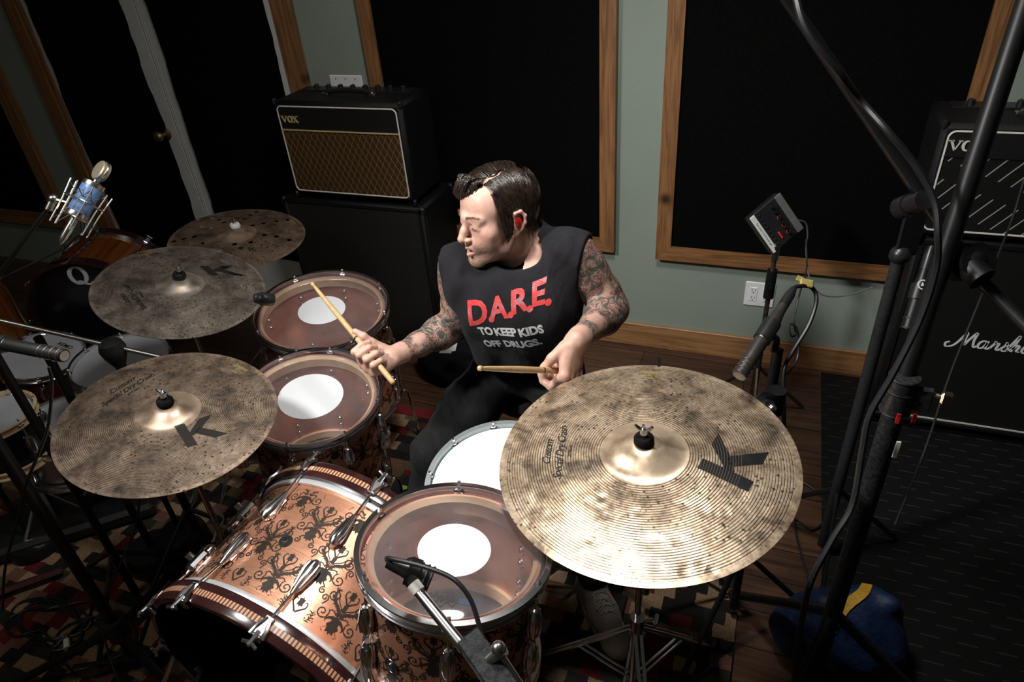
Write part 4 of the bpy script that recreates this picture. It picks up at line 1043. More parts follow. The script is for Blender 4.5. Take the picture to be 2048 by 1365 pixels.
# bass pedal with a lime badge
pd = thing('bass_pedal', 'black bass drum pedal with a lime green square badge behind the bass drum', 'drum pedal', (-0.93, 1.10, 0.008), rotz(0.05))
MB().box((0, 0.10, 0.006), (0.11, 0.30, 0.012), bev=0.004).obj('base_plate', BLACKM, pd)
MB().box((0, 0.09, 0.045), (0.085, 0.24, 0.010), np.array(Matrix.Rotation(0.18, 3, 'X')), bev=0.004).obj('footboard', BLACKM, pd)
b = MB()
for s in (-1, 1): b.cyl((s*0.05, -0.03, 0.01), (s*0.05, -0.03, 0.20), 0.007)
b.cyl((-0.055, -0.03, 0.20), (0.055, -0.03, 0.20), 0.007); b.cyl((0, -0.03, 0.20), (0, -0.08, 0.30), 0.004); b.cyl((0.0, -0.115, 0.30), (0, -0.065, 0.31), 0.022); b.obj('beater_frame', CHROME, pd)
# drum module block beside it, carrying the badge
p = on_z(808, 972, 0.12)
kb = thing('pedal_drive_housing', 'small round black drive housing with a lime green badge behind the copper floor tom', 'pedal housing', (p[0], p[1], 0.008))
nn = unit(CAM_C-p); b = MB(); b.cyl(v3(0, 0, 0.10)-nn*0.02, v3(0, 0, 0.10)+nn*0.004, 0.046, seg=28); b.cyl((0, 0, 0), (0, 0, 0.10), 0.012); b.box((0, 0, 0.006), (0.09, 0.12, 0.012), bev=0.003); b.obj('housing', BLACKM, kb)
b = MB(); b.box(v3(0, 0, 0.10)+nn*0.0045, (0.018, 0.018, 0.002), frame_z(nn)); b.obj('badge', GREENL, kb, smooth=0)

# ================================================================== CYMBALS
def cym_z(r, R, rb, bellh=0.024, bow=0.020):
    r = np.asarray(r, float); z = bow*(1-(r/R)**1.7)
    t = np.clip(r/rb, 0, 1.25); bell = bellh*np.where(t < 1, 0.5+0.5*np.cos(PI*t**1.35), 0)
    return z+bell
def K_mark(T, Bm, Gq):
    """block K laid out between the top and foot of its stem (T, Bm) and the end of its leg (Gq), in cymbal coordinates"""
    T, Bm, Gq = (np.array(q, float) for q in (T, Bm, Gq)); upv = (T-Bm)/2; mid = (T+Bm)/2; rt = (Gq-Bm)/1.26
    P = [[(-0.21, -1.0), (0.21, -1.0), (0.21, 1.0), (-0.21, 1.0)], [(0.19, 0.10), (0.86, 1.0), (1.42, 1.0), (0.52, -0.10), (0.20, -0.24)], [(0.36, 0.12), (0.66, 0.28), (1.52, -1.0), (0.98, -1.0), (0.40, -0.12)]]
    G = []
    for q in P:
        bm = bmesh.new(); vs = [bm.verts.new((x, y, 0)) for x, y in q]; bm.faces.new(vs)
        for ax, lo_, hi_ in ((0, -0.3, 1.6), (1, -1, 1)):
            for k in np.arange(lo_, hi_, 0.12):
                co = [0, 0, 0]; no = [0, 0, 0]; co[ax] = k; no[ax] = 1
                bmesh.ops.bisect_plane(bm, geom=bm.verts[:]+bm.edges[:]+bm.faces[:], plane_co=co, plane_no=no)
        bm.verts.index_update(); V = np.array([v.co[:] for v in bm.verts]); F = [tuple(v.index for v in f.verts) for f in bm.faces]; bm.free()
        W = mid+np.outer(V[:, 0], rt)+np.outer(V[:, 1], upv); G.append((np.c_[W, np.zeros(len(W))], F))
    return G
def m_ink(name, rings, R, rb, dark=(0.008, 0.008, 0.009), line=(0.13, 0.10, 0.07)):
    mt, nt, b = mat_new(name); v = objc(nt); s = N(nt, 'ShaderNodeSeparateXYZ'); L(nt, v, s.inputs[0])
    r = mth(nt, 'SQRT', mth(nt, 'ADD', mth(nt, 'MULTIPLY', s.outputs[0], s.outputs[0]), mth(nt, 'MULTIPLY', s.outputs[1], s.outputs[1])))
    f = mth(nt, 'LESS_THAN', mth(nt, 'FRACT', mth(nt, 'MULTIPLY', r, rings/(R-rb))), 0.13)
    f = mth(nt, 'MULTIPLY', f, mth(nt, 'LESS_THAN', r, rb+(R-rb)*0.50))
    L(nt, mixc(nt, f, dark, line), b.inputs['Base Color']); b.inputs['Roughness'].default_value = 0.35; return mt
STAMP = simple('dull_gold_stamp', (0.42, 0.31, 0.12), 0.3, 0.4, 0.1, 60)
def surf_mark(B, G, phi, rho, R, rb, turn=0.0, lift=0.0006, mi=0, up_in=True):
    """lay a flat mark on the cymbal: centre at polar (phi, rho), its up axis towards the bell"""
    c = v3(rho*math.cos(phi), rho*math.sin(phi), 0); up = -unit(c) if up_in else unit(c)
    up = rotz(turn) @ up; rt = np.cross(up, v3(0, 0, 1))
    for V, F in G:
        P = c+np.outer(V[:, 0], rt)+np.outer(V[:, 1], up); rr = np.linalg.norm(P[:, :2], axis=1); P[:, 2] = cym_z(rr, R, rb)+lift; B.add(P, F, mi)
def cymbal(label, C, n, R, rb, mat, kpts=None, tphi=None, trho=0.17, words=('Custom', 'Special Dry Crash'), lphi=None, holes=None, tturn=0.0, rings=46, hammers=40, group=None):
    Rm = frame_z(n); t = thing('cymbal', label, 'cymbal', C, Rm, group); r_ = np.random.RandomState(int(R*1000)+hammers)
    b = MB()
    if holes is None:
        rs = np.concatenate([[0.006], np.linspace(0.012, rb*1.05, 12), np.linspace(rb*1.15, R, 46)])
        seg = 180; th = 2*PI*np.arange(seg)/seg; RR, TH = np.meshgrid(rs, th, indexing='ij'); X = RR*np.cos(TH); Y = RR*np.sin(TH)
        Zt = cym_z(RR, R, rb)
        for _ in range(hammers):
            a = r_.rand()*2*PI; q = rb*1.4+(R*0.93-rb*1.4)*math.sqrt(r_.rand()); hx, hy = q*math.cos(a), q*math.sin(a)
            w = r_.uniform(0.006, 0.012); Zt += r_.uniform(-0.0016, 0.0010)*np.exp(-((X-hx)**2+(Y-hy)**2)/w**2)
        Zt += 0.0011*np.sin(3*TH+0.5)*(RR/R)**3
        n1_, n2_ = RR.shape; Vt = np.stack([X, Y, Zt], -1).reshape(-1, 3); Vb = Vt-v3(0, 0, 0.0016)
        F = [(i*n2_+j, i*n2_+(j+1) % n2_, (i+1)*n2_+(j+1) % n2_, (i+1)*n2_+j) for i in range(n1_-1) for j in range(n2_)]
        nb = len(Vt); F2 = [tuple(k+nb for k in f[::-1]) for f in F]
        F3 = [((n1_-1)*n2_+j, (n1_-1)*n2_+(j+1) % n2_, (n1_-1)*n2_+(j+1) % n2_+nb, (n1_-1)*n2_+j+nb) for j in range(n2_)]
        b.add(np.vstack([Vt, Vb]), F+F2+F3)
    else:
        pts = []; edges = []
        for rr in np.concatenate([np.linspace(0.012, rb, 8), np.linspace(rb*1.15, R*0.985, 24)]):
            k = max(12, int(2*PI*rr/0.011)); a = 2*PI*(np.arange(k)+r_.rand())/k
            for x, y in zip(rr*np.cos(a), rr*np.sin(a)):
                if all((x-hx)**2+(y-hy)**2 > (hr+0.003)**2 for hx, hy, hr in holes): pts.append((x, y))
        def ring(cx, cy, rr, k):
            s0 = len(pts)
            for i in range(k): pts.append((cx+rr*math.cos(2*PI*i/k), cy+rr*math.sin(2*PI*i/k))); edges.append((s0+i, s0+(i+1) % k))
        ring(0, 0, R, 160); holes = list(holes)+[(0, 0, 0.006)]; pts = [p for p in pts if math.hypot(*p) > 0.009] if 0 else pts
        for hx, hy, hr in holes: ring(hx, hy, hr, 18 if hr > 0.005 else 10)
        vo, eo, fo, *_ = delaunay_2d_cdt([Vector(p) for p in pts], edges, [], 0, 1e-6)
        P = np.array([v[:] for v in vo]); F = []
        for f in fo:
            c = P[list(f)].mean(0)
            if any((c[0]-hx)**2+(c[1]-hy)**2 < hr*hr for hx, hy, hr in holes): continue
            F.append(tuple(f))
        Z = cym_z(np.hypot(P[:, 0], P[:, 1]), R, rb)
        Vt = np.c_[P, Z]; Vb = Vt-v3(0, 0, 0.0015); nb = len(Vt); cnt = {}
        for f in F:
            for i in range(3): cnt[(f[i], f[(i+1) % 3])] = 1
        F3 = [(x, y, y+nb, x+nb) for (x, y) in cnt if (y, x) not in cnt]
        b.add(np.vstack([Vt, Vb]), F+[tuple(k+nb for k in f[::-1]) for f in F]+F3)
    pl = b.obj('plate', mat, t, smooth=50)
    pbv = BVHTree.FromPolygons([tuple(v) for v in b.v[0]], b.f)
    def settle(V_, lift=0.0006):
        for q in V_:
            h_ = pbv.ray_cast(Vector((q[0], q[1], 0.2)), Vector((0, 0, -1)))
            if h_[0] is not None: q[2] = h_[0].z+lift
        return V_
    if kpts is not None:
        b = MB()
        for V, F in K_mark(*kpts): b.add(settle(V, 0.0008), F)
        b.obj('logo', m_ink('logo_ink', rings, R, rb), t, smooth=60)
    if tphi is not None:
        b = MB()
        for i, (wd_, sz) in enumerate(zip(words, (0.024, 0.024, 0.010))):
            V, F = text_geo(wd_, sz, shear=0.45, offset=0.00015, grid=0.02, spacing=0.86); V[:, 1] -= (i-0.5)*0.026*(1 if i < 2 else 0.85)
            surf_mark(b, [(V, F)], math.radians(tphi), trho, R, rb, tturn, 0.0020, up_in=False)
        for q in b.v: settle(q)
        b.obj('signature', BLACKP, t, smooth=0)
    if lphi is not None:
        b = MB()
        for i, (wd_, sz) in enumerate((('Zildjian', 0.016), ('K', 0.012), ('TURKEY', 0.006))):
            V, F = text_geo(wd_, sz, offset=0.0003, grid=0.02); V[:, 1] -= i*0.012-0.01; surf_mark(b, [(V, F)], math.radians(lphi), R*0.86, R, rb, 0, 0.0020, up_in=False)
        for q in b.v: settle(q)
        b.obj('stamped_emblem', STAMP, t, smooth=0)
    return t, Rm
def cym_stand(label, C, Rm, rb, hub_h=0.45, foot_r=0.28, a0=0.3, felt=None, wing=True, topz=None, mat=None, lean=(0, 0), group=None, ends=None):
    """tripod stand under a cymbal with tilter, felt and wing nut on top"""
    C = np.asarray(C); n = Rm[:, 2]; z0 = 0.044
    mat = mat or CHROME
    piv = C-n*0.045; base = v3(piv[0]+lean[0], piv[1]+lean[1], 0)
    t = thing('cymbal_stand', label, 'cymbal stand', base, group=group)
    q = lambda p: np.asarray(p)-base
    b = MB(); b.cyl(q(piv), q(C+n*(z0+0.046)), 0.003, seg=10); b.cyl(q(piv), q(piv+n*0.03), 0.007, seg=12); b.cyl(q(piv)-v3(0.018, 0, 0), q(piv)+v3(0.018, 0, 0), 0.013, seg=18)
    b.cyl(q(piv-v3(0, 0, 0.035)), q(piv), 0.009); b.cyl(q(piv)+v3(0.018, 0, 0), q(piv)+v3(0.035, 0, 0), 0.005); b.box(q(piv)+v3(0.040, 0, 0), (0.006, 0.036, 0.012), bev=0.002)
    b.obj('tilter', mat, t)
    f = MB(); f.prof(q(C+n*z0), q(C+n*(z0+0.02)), [(0.004, 0), (0.0185, 0), (0.020, 0.003), (0.0195, 0.012), (0.016, 0.017), (0.004, 0.018)], 24); f.obj('felt', felt or FELT, t)
    w = MB(); p = q(C+n*(z0+0.024)); w.cyl(p, p+n*0.013, 0.0075, 0.006, 14); x = Rm[:, 0]
    if wing:
        for s in (-1, 1): w.tube([p+n*0.006, p+n*0.014+x*s*0.012, p+n*0.020+x*s*0.017], [0.0045, 0.0042, 0.003], 8)
    w.obj('wing_nut', mat if wing else NICKEL, t)
    top = q(piv-v3(0, 0, 0.03)); mid = top*0.45; 
    MB().cyl(top*0.45+v3(0, 0, -0.05), top, 0.0078).obj('upper_tube', mat, t)
    MB().cyl((0, 0, 0.11), mid, 0.0125).obj('lower_tube', mat, t)
    c = MB(); c.cyl(mid-v3(0, 0, 0.03), mid+v3(0, 0, 0.012), 0.018); c.cyl(mid, mid+v3(0.035, 0.01, 0), 0.006); c.box(mid+v3(0.042, 0.012, 0), (0.010, 0.032, 0.014), bev=0.003); c.obj('clamp_collar', mat, t)
    for k in range(3):
        a = a0+2*PI*k/3; d = v3(math.cos(a), math.sin(a), 0); l = MB()
        for o in (-0.007, 0.007):
            sd = np.cross(d, v3(0, 0, 1))*o; l.tube([sd+v3(0, 0, hub_h*0.75)+d*0.015, sd+d*foot_r+v3(0, 0, 0.030)], 0.0045, 6)
            l.tube([sd+v3(0, 0, 0.13)+d*0.015, sd+d*foot_r*0.55+v3(0, 0, 0.03+(hub_h*0.75-0.03)*0.45)], 0.0035, 6)
        lg = l.obj('leg', mat, t)
        MB().cyl(d*foot_r+v3(0, 0, 0.036), d*(foot_r+0.012)+v3(0, 0, 0.009), 0.015, 0.017, 12).obj('rubber_foot', RUBBER, lg)
    return t
RIDE_M = m_cymbal('ride_bronze', (0.82, 0.64, 0.46), (0.52, 0.385, 0.26), (0.16, 0.125, 0.095), 0.083, 0.292, metal=0.66, rough=0.30, rings=40)
CR1_M = m_cymbal('crash_bronze', (0.40, 0.30, 0.215), (0.25, 0.18, 0.13), (0.10, 0.08, 0.065), 0.072, 0.254, metal=0.55, rough=0.36, rings=46)
CR2_M = m_cymbal('greyed_crash_bronze', (0.40, 0.335, 0.275), (0.26, 0.215, 0.175), (0.12, 0.10, 0.09), 0.068, 0.254, metal=0.55, rough=0.38, rings=52)
EFX_M = m_cymbal('dark_effects_bronze', (0.34, 0.23, 0.16), (0.22, 0.15, 0.105), (0.09, 0.065, 0.05), 0.070, 0.254, metal=0.5, rough=0.4, rings=60)
rt, rR = cymbal('large ride cymbal in the right foreground, brightest and widest of the four', (-0.165, 1.011, 0.911), (-0.041, -0.074, 0.996), 0.292, 0.083, RIDE_M, ((0.108, -0.0052), (0.2034, -0.0363), (0.2242, 0.0436)), -169, 0.180, ('Custom', 'Special Dry Crash', '22"/56cm'), 98.4, rings=40, hammers=70, group='bronze cymbals')
cf, fR = cymbal('crash cymbal with large K logo at the front left, nearest on that side', (-1.317, 0.904, 0.846), (0.17, -0.012, 0.985), 0.254, 0.072, CR1_M, ((0.0567, -0.0261), (0.1248, -0.0634), (0.1609, -0.0069)), 170, 0.166, ('Custom', 'Special Dry Crash', '20"/51cm'), 81, rings=46, hammers=50, group='bronze cymbals')
cm, mR = cymbal('greyish crash cymbal with K logo, middle one on the left with polished bell', (-1.723, 1.40, 0.886), (0.273, 0.019, 0.962), 0.254, 0.068, CR2_M, ((-0.0187, 0.127), (0.0465, 0.1027), (0.104, 0.1583)), -116, 0.150, ('Custom', 'Special Dry Crash', '18"/45cm'), 158.8, rings=52, hammers=50, group='bronze cymbals')
HB = [(166.8, 0.249), (111.7, 0.181), (116.4, 0.136), (124.8, 0.100), (69.3, 0.175), (75.1, 0.125), (83.4, 0.084), (20.5, 0.105), (19.7, 0.152), (15.9, 0.204), (-57.1, 0.085), (-45.7, 0.118), (65.5, 0.218), (108.4, 0.218), (-151.3, 0.158), (-149.3, 0.196), (-146.7, 0.230), (-122.6, 0.127), (-105, 0.16), (-100, 0.20), (-80, 0.13), (-78, 0.175), (-75, 0.215), (150, 0.13), (152, 0.17), (155, 0.21), (-20, 0.095), (33, 0.10), (178, 0.125), (179, 0.17)]
HS = [(86.0, 0.219), (88.8, 0.201), (91.3, 0.175), (93.2, 0.15), (96.5, 0.126), (101.9, 0.103), (45.2, 0.179), (41.4, 0.208), (46.9, 0.149), (51.0, 0.119), (55.7, 0.09), (-17.0, 0.085), (-14.2, 0.109), (-12.1, 0.135), (-12.2, 0.167), (-13.1, 0.199), (132.8, 0.192), (134.6, 0.175), (136.9, 0.148), (139.5, 0.129), (-133.5, 0.152), (-132.5, 0.179), (-170.3, 0.202), (-172.4, 0.187), (-173.3, 0.155), (-137.1, 0.105), (0, 0.11), (-1, 0.13), (-2, 0.15), (-2, 0.17), (-3, 0.19), (-60, 0.15), (-60, 0.18), (-61, 0.21), (-90, 0.12), (-90, 0.15), (-118, 0.17), (-117, 0.20)]
holes = [(r*math.cos(math.radians(a)), r*math.sin(math.radians(a)), 0.0095) for a, r in HB]+[(r*math.cos(math.radians(a)), r*math.sin(math.radians(a)), 0.0038) for a, r in HS]
ok_h = []
for h in holes:
    if all(math.hypot(h[0]-g[0], h[1]-g[1]) > h[2]+g[2]+0.004 for g in ok_h): ok_h.append(h)
ce, eR = cymbal('dark effects cymbal pierced with round holes, farthest back at the left', (-1.916, 1.886, 0.823), (0.117, -0.009, 0.993), 0.254, 0.070, EFX_M, ((0.1055, -0.0664), (0.1257, -0.0871), (0.1457, -0.0782)), None, lphi=60, holes=ok_h, rings=60, group='bronze cymbals')
cym_stand('chrome cymbal stand under the large ride cymbal on the right', (-0.165, 1.011, 0.911), rR, 0.083, a0=0.9)
cym_stand('chrome cymbal stand under the front left crash cymbal', (-1.317, 0.904, 0.846), fR, 0.072, a0=2.6, foot_r=0.24)
cym_stand('chrome cymbal stand under the middle left crash cymbal', (-1.723, 1.40, 0.886), mR, 0.068, a0=2.2, felt=BLACKP)
WF = simple('white_nylon', (0.75, 0.75, 0.72), 0, 0.5, 0.1, 60)
cym_stand('chrome cymbal stand under the pierced effects cymbal', (-1.916, 1.886, 0.823), eR, 0.070, a0=1.4, felt=WF, wing=False)

# hi-hat stand with its pedal under the ride
HHX, HHY, HHZ = -0.190, 1.300, 0.955
hx, hy = HHX, HHY
hh = thing('hi_hat_stand', 'chrome hi-hat stand with pedal under the right side cymbal, by the grey shoe', 'drum stand', (hx, hy, 0.0))
tp = at(1318, 712, 1.68)
MB().cyl((0, 0, 0.10), (0, 0, 0.62), 0.0125).obj('lower_tube', CHROME, hh)
MB().cyl((0, 0, 0.60), (0, 0, 0.74), 0.008).obj('upper_tube', CHROME, hh)
MB().tube([(0, 0, 0.72), (0.0, 0.0, HHZ)], 0.0035, 8).obj('pull_rod', BLACKM, hh)
MB().box((-0.10, -0.09, 0.020), (0.085, 0.25, 0.010), np.array(Matrix.Rotation(-0.06, 3, 'X')), bev=0.004).obj('footboard', BLACKM, hh)
for k in range(3):
    a = 0.5+2*PI*k/3; d = v3(math.cos(a), math.sin(a), 0); MB().tube([v3(0, 0, 0.30), d*0.26+v3(0, 0, 0.02)], 0.006, 8).obj('leg', CHROME, hh)

# ================================================================== SECOND KIT (left, in the dark)
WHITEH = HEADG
def small_drum(name, label, C, n, R, D, shell, lugs=8, hoopm=CHROME, group='white-headed drums of the second kit', legs=False):
    Rm = frame_z(n); base = np.asarray(C)-Rm[:, 2]*D; t = thing(name, label, 'drum', base, Rm, group)
    Rs = R-0.005
    MB().lathe([(Rs-0.006, 0), (Rs, 0), (Rs, D), (Rs-0.006, D)], 64, closed=True).obj('shell', shell, t)
    for z, s in ((D, 1), (0, -1)): h = MB(); hoop(h, R, z, s); h.obj('hoop', hoopm, t)
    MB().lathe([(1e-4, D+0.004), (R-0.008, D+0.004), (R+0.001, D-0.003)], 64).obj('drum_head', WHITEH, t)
    MB().lathe([(1e-4, -0.003), (R-0.004, -0.003)], 48).obj('resonant_head', FILM2, t)
    f = lug_parts(t, Rs, D, True, True, False)
    for i in range(1, lugs): place(copy_child(f, t), rotz(2*PI*i/lugs))
    return t, Rm, base
X1 = small_drum('tom', 'white-headed dark red tom under the arm of the small pencil microphone at far left', (-2.99, 1.60, 0.235+0.03), (0.206, -0.005, 0.979), 0.165, 0.20, DRUMRED)
b = MB(); V, F = text_geo('REMO', 0.03, offset=0.0006); b.add(V+v3(0.03, 0.10, 0.2048), F); b.obj('head_logo', BLACKP, X1[0], smooth=0)
X2 = small_drum('tom', 'white-headed tom half hidden between the two left crash cymbals', at(243, 725, 2.75), (0.10, -0.03, 0.99), 0.178, 0.20, DRUMRED)
X3 = small_drum('snare_drum', 'silver snare drum with white head, half hidden by the front left cymbal', (-2.264, 1.178, 0.378), (0.036, 0.028, 0.999), 0.178, 0.14, SILVER)
X4 = small_drum('tom', 'wood-hooped white-headed tom cut off by the left edge of the picture', at(-12, 835, 2.25), (0.05, 0.0, 0.99), 0.115, 0.16, BLACKM, 6, CREAM)
X5 = small_drum('tom', 'white-headed tom farthest at the left edge, behind the small pencil microphone', at(35, 712, 3.35), (0.15, 0.0, 0.98), 0.15, 0.18, BLACKM, 6, BLACKM)
for nm, (tt_, Rm_, bs_), lb in (('a', X1, 'chrome stand under the dark red tom at far left'), ('b', X2, 'chrome stand under the tom between the left crash cymbals'), ('c', X3, 'chrome stand under the silver snare drum'), ('d', X4, 'short chrome stand under the tom cut off by the left edge'), ('e', X5, 'chrome stand under the farthest left-edge tom')):
    z = bs_[2]-0.03; st = thing('drum_stand', lb, 'drum stand', (bs_[0], bs_[1], 0))
    if z < 0.06:
        R_ = 0.12
        for k in range(3):
            a = 2*PI*k/3; MB().cyl((R_*math.cos(a), R_*math.sin(a), 0.009), (R_*math.cos(a), R_*math.sin(a), max(0.03, z+0.01)), 0.008).obj('leg', CHROME, st)
        continue
    MB().cyl((0, 0, 0.03), (0, 0, z), 0.011).obj('tube', CHROME, st)
    for k in range(3):
        a = 2*PI*k/3+0.5; MB().tube([(0, 0, z*0.6), (0.17*math.cos(a), 0.17*math.sin(a), 0.016)], 0.006, 8).obj('leg', CHROME, st)
        MB().tube([(0, 0, z-0.01), (0.12*math.cos(a), 0.12*math.sin(a), z+0.0)], 0.005, 8).obj('basket_arm', CHROME, st)
# Q bass drum
qc = v3(-2.996, 1.935, 0.31); qn = unit(v3(-0.412, 0.911, 0.02)); Rq = frame_z(qn, (1, 0.45, 0))
QR, QD = 0.272, 0.276
qd = thing('bass_drum', 'dark orange wood bass drum with white letter Q on its black front head', 'drum', qc, Rq)
MB().lathe([(QR-0.008, 0), (QR, 0), (QR, QD), (QR-0.008, QD)], 96, closed=True).obj('shell', ORANGEW, qd)
for z, s in ((0, -1), (QD, 1)):
    h = MB().lathe([(QR+0.002, z-s*0.002), (QR+0.018, z-s*0.002), (QR+0.018, z+s*0.045), (QR+0.004, z+s*0.045)], 96, closed=True).obj('wood_hoop', BURG, qd)
    MB().lathe([(QR+0.001, z-s*0.014), (QR+0.008, z-s*0.014), (QR+0.008, z-s*0.002), (QR+0.001, z-s*0.002)], 96, closed=True).obj('flesh_ring', CHROME, qd)
MB().lathe([(1e-4, -0.010), (QR+0.003, -0.010)], 72).obj('front_head', simple('black_gloss_film', (0.006, 0.006, 0.007), 0, 0.25, 0.1, 20), qd)
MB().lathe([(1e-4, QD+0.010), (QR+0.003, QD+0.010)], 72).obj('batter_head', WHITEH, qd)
a = np.linspace(0, 2*PI, 41); G = [ribbon2(np.stack([0.036*np.cos(a), 0.043*np.sin(a)], -1), 0.0045+0.0055*np.abs(np.cos(a))), ribbon2(spline([(-0.018, -0.036), (0.0, -0.030), (0.020, -0.046), (0.045, -0.050), (0.055, -0.040)], 14), np.linspace(0.003, 0.006, 14))]
dq = at(158, 549, 1.0)-CAM_C; pq = Rq.T @ (CAM_C+dq*((qc-CAM_C)@qn/(dq@qn))-qc)
b = MB(); stamp(b, G, (pq[0], pq[1], -0.0108), (1, 0, 0), (0, -1, 0), 0.0012); b.obj('logo', LOGOW, qd, smooth=0)
for s in (-1, 1):
    def qlug(s=s):
        def Z(d): return d if s < 0 else QD-d
        g = MB(); x = QR+0.010; g.prof((x, 0, Z(0.13)), (x, 0, Z(0.06)), [(0.0001, 0), (0.008, 0.002), (0.010, 0.02), (0.008, 0.06), (0.0001, 0.07)], 12); lg = g.obj('lug', CHROME, qd)
        r = MB(); r.cyl((x, 0, Z(0.06)), (x+0.012, 0, Z(-0.06)), 0.003, seg=8); r.box((QR+0.022, 0, Z(-0.03)), (0.006, 0.02, 0.045), bev=0.002); r.tube([(x+0.013, -0.014, Z(-0.066)), (x+0.013, 0.014, Z(-0.066))], 0.004, 6); r.obj('claw_hook', CHROME, lg); return lg
    f = qlug()
    for i in range(1, 8): place(copy_child(f, qd), rotz(2*PI*i/8))
oc = at(-118, 545, 2.95)
od = thing('floor_tom', 'orange maple drum shell cut off by the left edge, in front of the black head', 'drum', (oc[0], oc[1], 0.30))
MB().lathe([(0.17, 0), (0.178, 0), (0.178, 0.40), (0.17, 0.40)], 64, closed=True).obj('shell', ORANGEW, od)
for z, s in ((0.40, 1), (0, -1)): h = MB(); hoop(h, 0.183, z, s); h.obj('hoop', CHROME, od)
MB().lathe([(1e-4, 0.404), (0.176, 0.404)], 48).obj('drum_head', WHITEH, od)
f = lug_parts(od, 0.178, 0.40, True, True, False)
for i in range(1, 8): place(copy_child(f, od), rotz(2*PI*i/8))
for k in range(3):
    a = 2*PI*k/3+0.8; MB().tube([(0.188*math.cos(a), 0.188*math.sin(a), 0.25), (0.20*math.cos(a), 0.20*math.sin(a), -0.2985)], 0.005, 8).obj('leg', CHROME, od)

# ================================================================== STANDS AND MICROPHONES
def round_base(label, x, y, R, H, pole_top, pr=0.009, group='round weighted microphone stands'):
    t = thing('microphone_stand', label, 'microphone stand', (x, y, 0.008), group=group)
    MB().lathe([(1e-4, 0), (R, 0), (R+0.002, 0.006), (R*0.98, H*0.5), (R*0.96, H*0.8), (R*0.90, H), (R*0.6, H*1.03), (0.02, H*1.1), (1e-4, H*1.1)], 64).obj('base', BLACKM, t)
    top = np.asarray(pole_top, float)-v3(x, y, 0.008); MB().cyl((0, 0, H), top, pr).obj('pole', BLACKM, t)
    MB().cyl(top*0.55-v3(0, 0, 0.035), top*0.55+v3(0, 0, 0.035), pr*1.7).obj('clutch', BLACKP, t); return t
def tripod(label, base, h, legs, pr=0.0125, hubz=0.28, mat=None, mat2=None, group=None, name='microphone_stand'):
    t = thing(name, label, 'microphone stand', base, group=group); base = np.asarray(base, float); mat = mat or BLACKM
    MB().cyl((0, 0, 0.05), (0, 0, h), pr).obj('pole', mat, t)
    MB().cyl((0, 0, hubz-0.05), (0, 0, hubz+0.02), pr*2.0).obj('hub', BLACKP, t); MB().cyl((0, 0, 0.06), (0, 0, 0.10), pr*1.7).obj('lower_hub', BLACKP, t)
    for q in legs:
        q = np.asarray(q, float)-base; l = MB(); l.tube([(0, 0, hubz-0.02), q+v3(0, 0, 0.014)], pr*0.8, 10); l.tube([(0, 0, 0.08), q*0.45+v3(0, 0, 0.5*hubz*0.45)+v3(0, 0, 0.02)], pr*0.45, 6); lg = l.obj('leg', mat, t)
        d = unit(q*v3(1, 1, 0)); MB().cyl(q+v3(0, 0, 0.014)-d*0.03, q+v3(0, 0, 0.013)+d*0.012, pr*1.15, pr*1.0, 12).obj('rubber_foot', RUBBER, lg)
    return t
# heavy tripod in the left foreground
hb_ = on_z(236, 1262, 0.22); bx, by = hb_[0], hb_[1]
ft = [on_z(20, 1385, 0.0), on_z(365, 1400, 0.0), on_z(352, 1150, 0.0)]
tl = tripod('black tripod microphone stand with spread legs on the rug at the lower left', (bx, by, 0.008), 1.10, [f+v3(0, 0, 0.008) for f in ft], 0.015, 0.24)
# two round-based stands
p = on_z(62, 1075, 0.06); round_base('black round-based microphone stand at the far lower left, behind the tripod', p[0], p[1], 0.085, 0.045, (p[0], p[1], 0.62), group=None)
p = on_z(368, 1078, 0.07); round_base('black round-based microphone stand between the front left cymbal and the bass drum', p[0], p[1], 0.085, 0.10, (p[0], p[1], 0.56), group=None)
# low black stand case at left
cs = on_z(170, 1030, 0.05); b = MB(); b.box((0, 0, 0.035), (0.62, 0.22, 0.06), rotz(0.75), bev=0.015)
c_ = b.obj('pedal_case', BLACKP); c_.location = (cs[0]-0.06, cs[1]-0.03, 0.009); tag(c_, 'low black case lying on the rug under the front left cymbal', 'case')
cs = on_z(62, 1172, 0.02); b = MB(); b.box((0, 0, 0.03), (0.22, 0.03, 0.025), rotz(0.80), bev=0.012); c_ = b.obj('pedal_bar', simple('dull_red_paint', (0.05, 0.006, 0.006), 0, 0.5, 0.3, 30)); c_.location = (cs[0], cs[1], 0.009); tag(c_, 'dark red bar on the rug beside the low black case', 'bar')

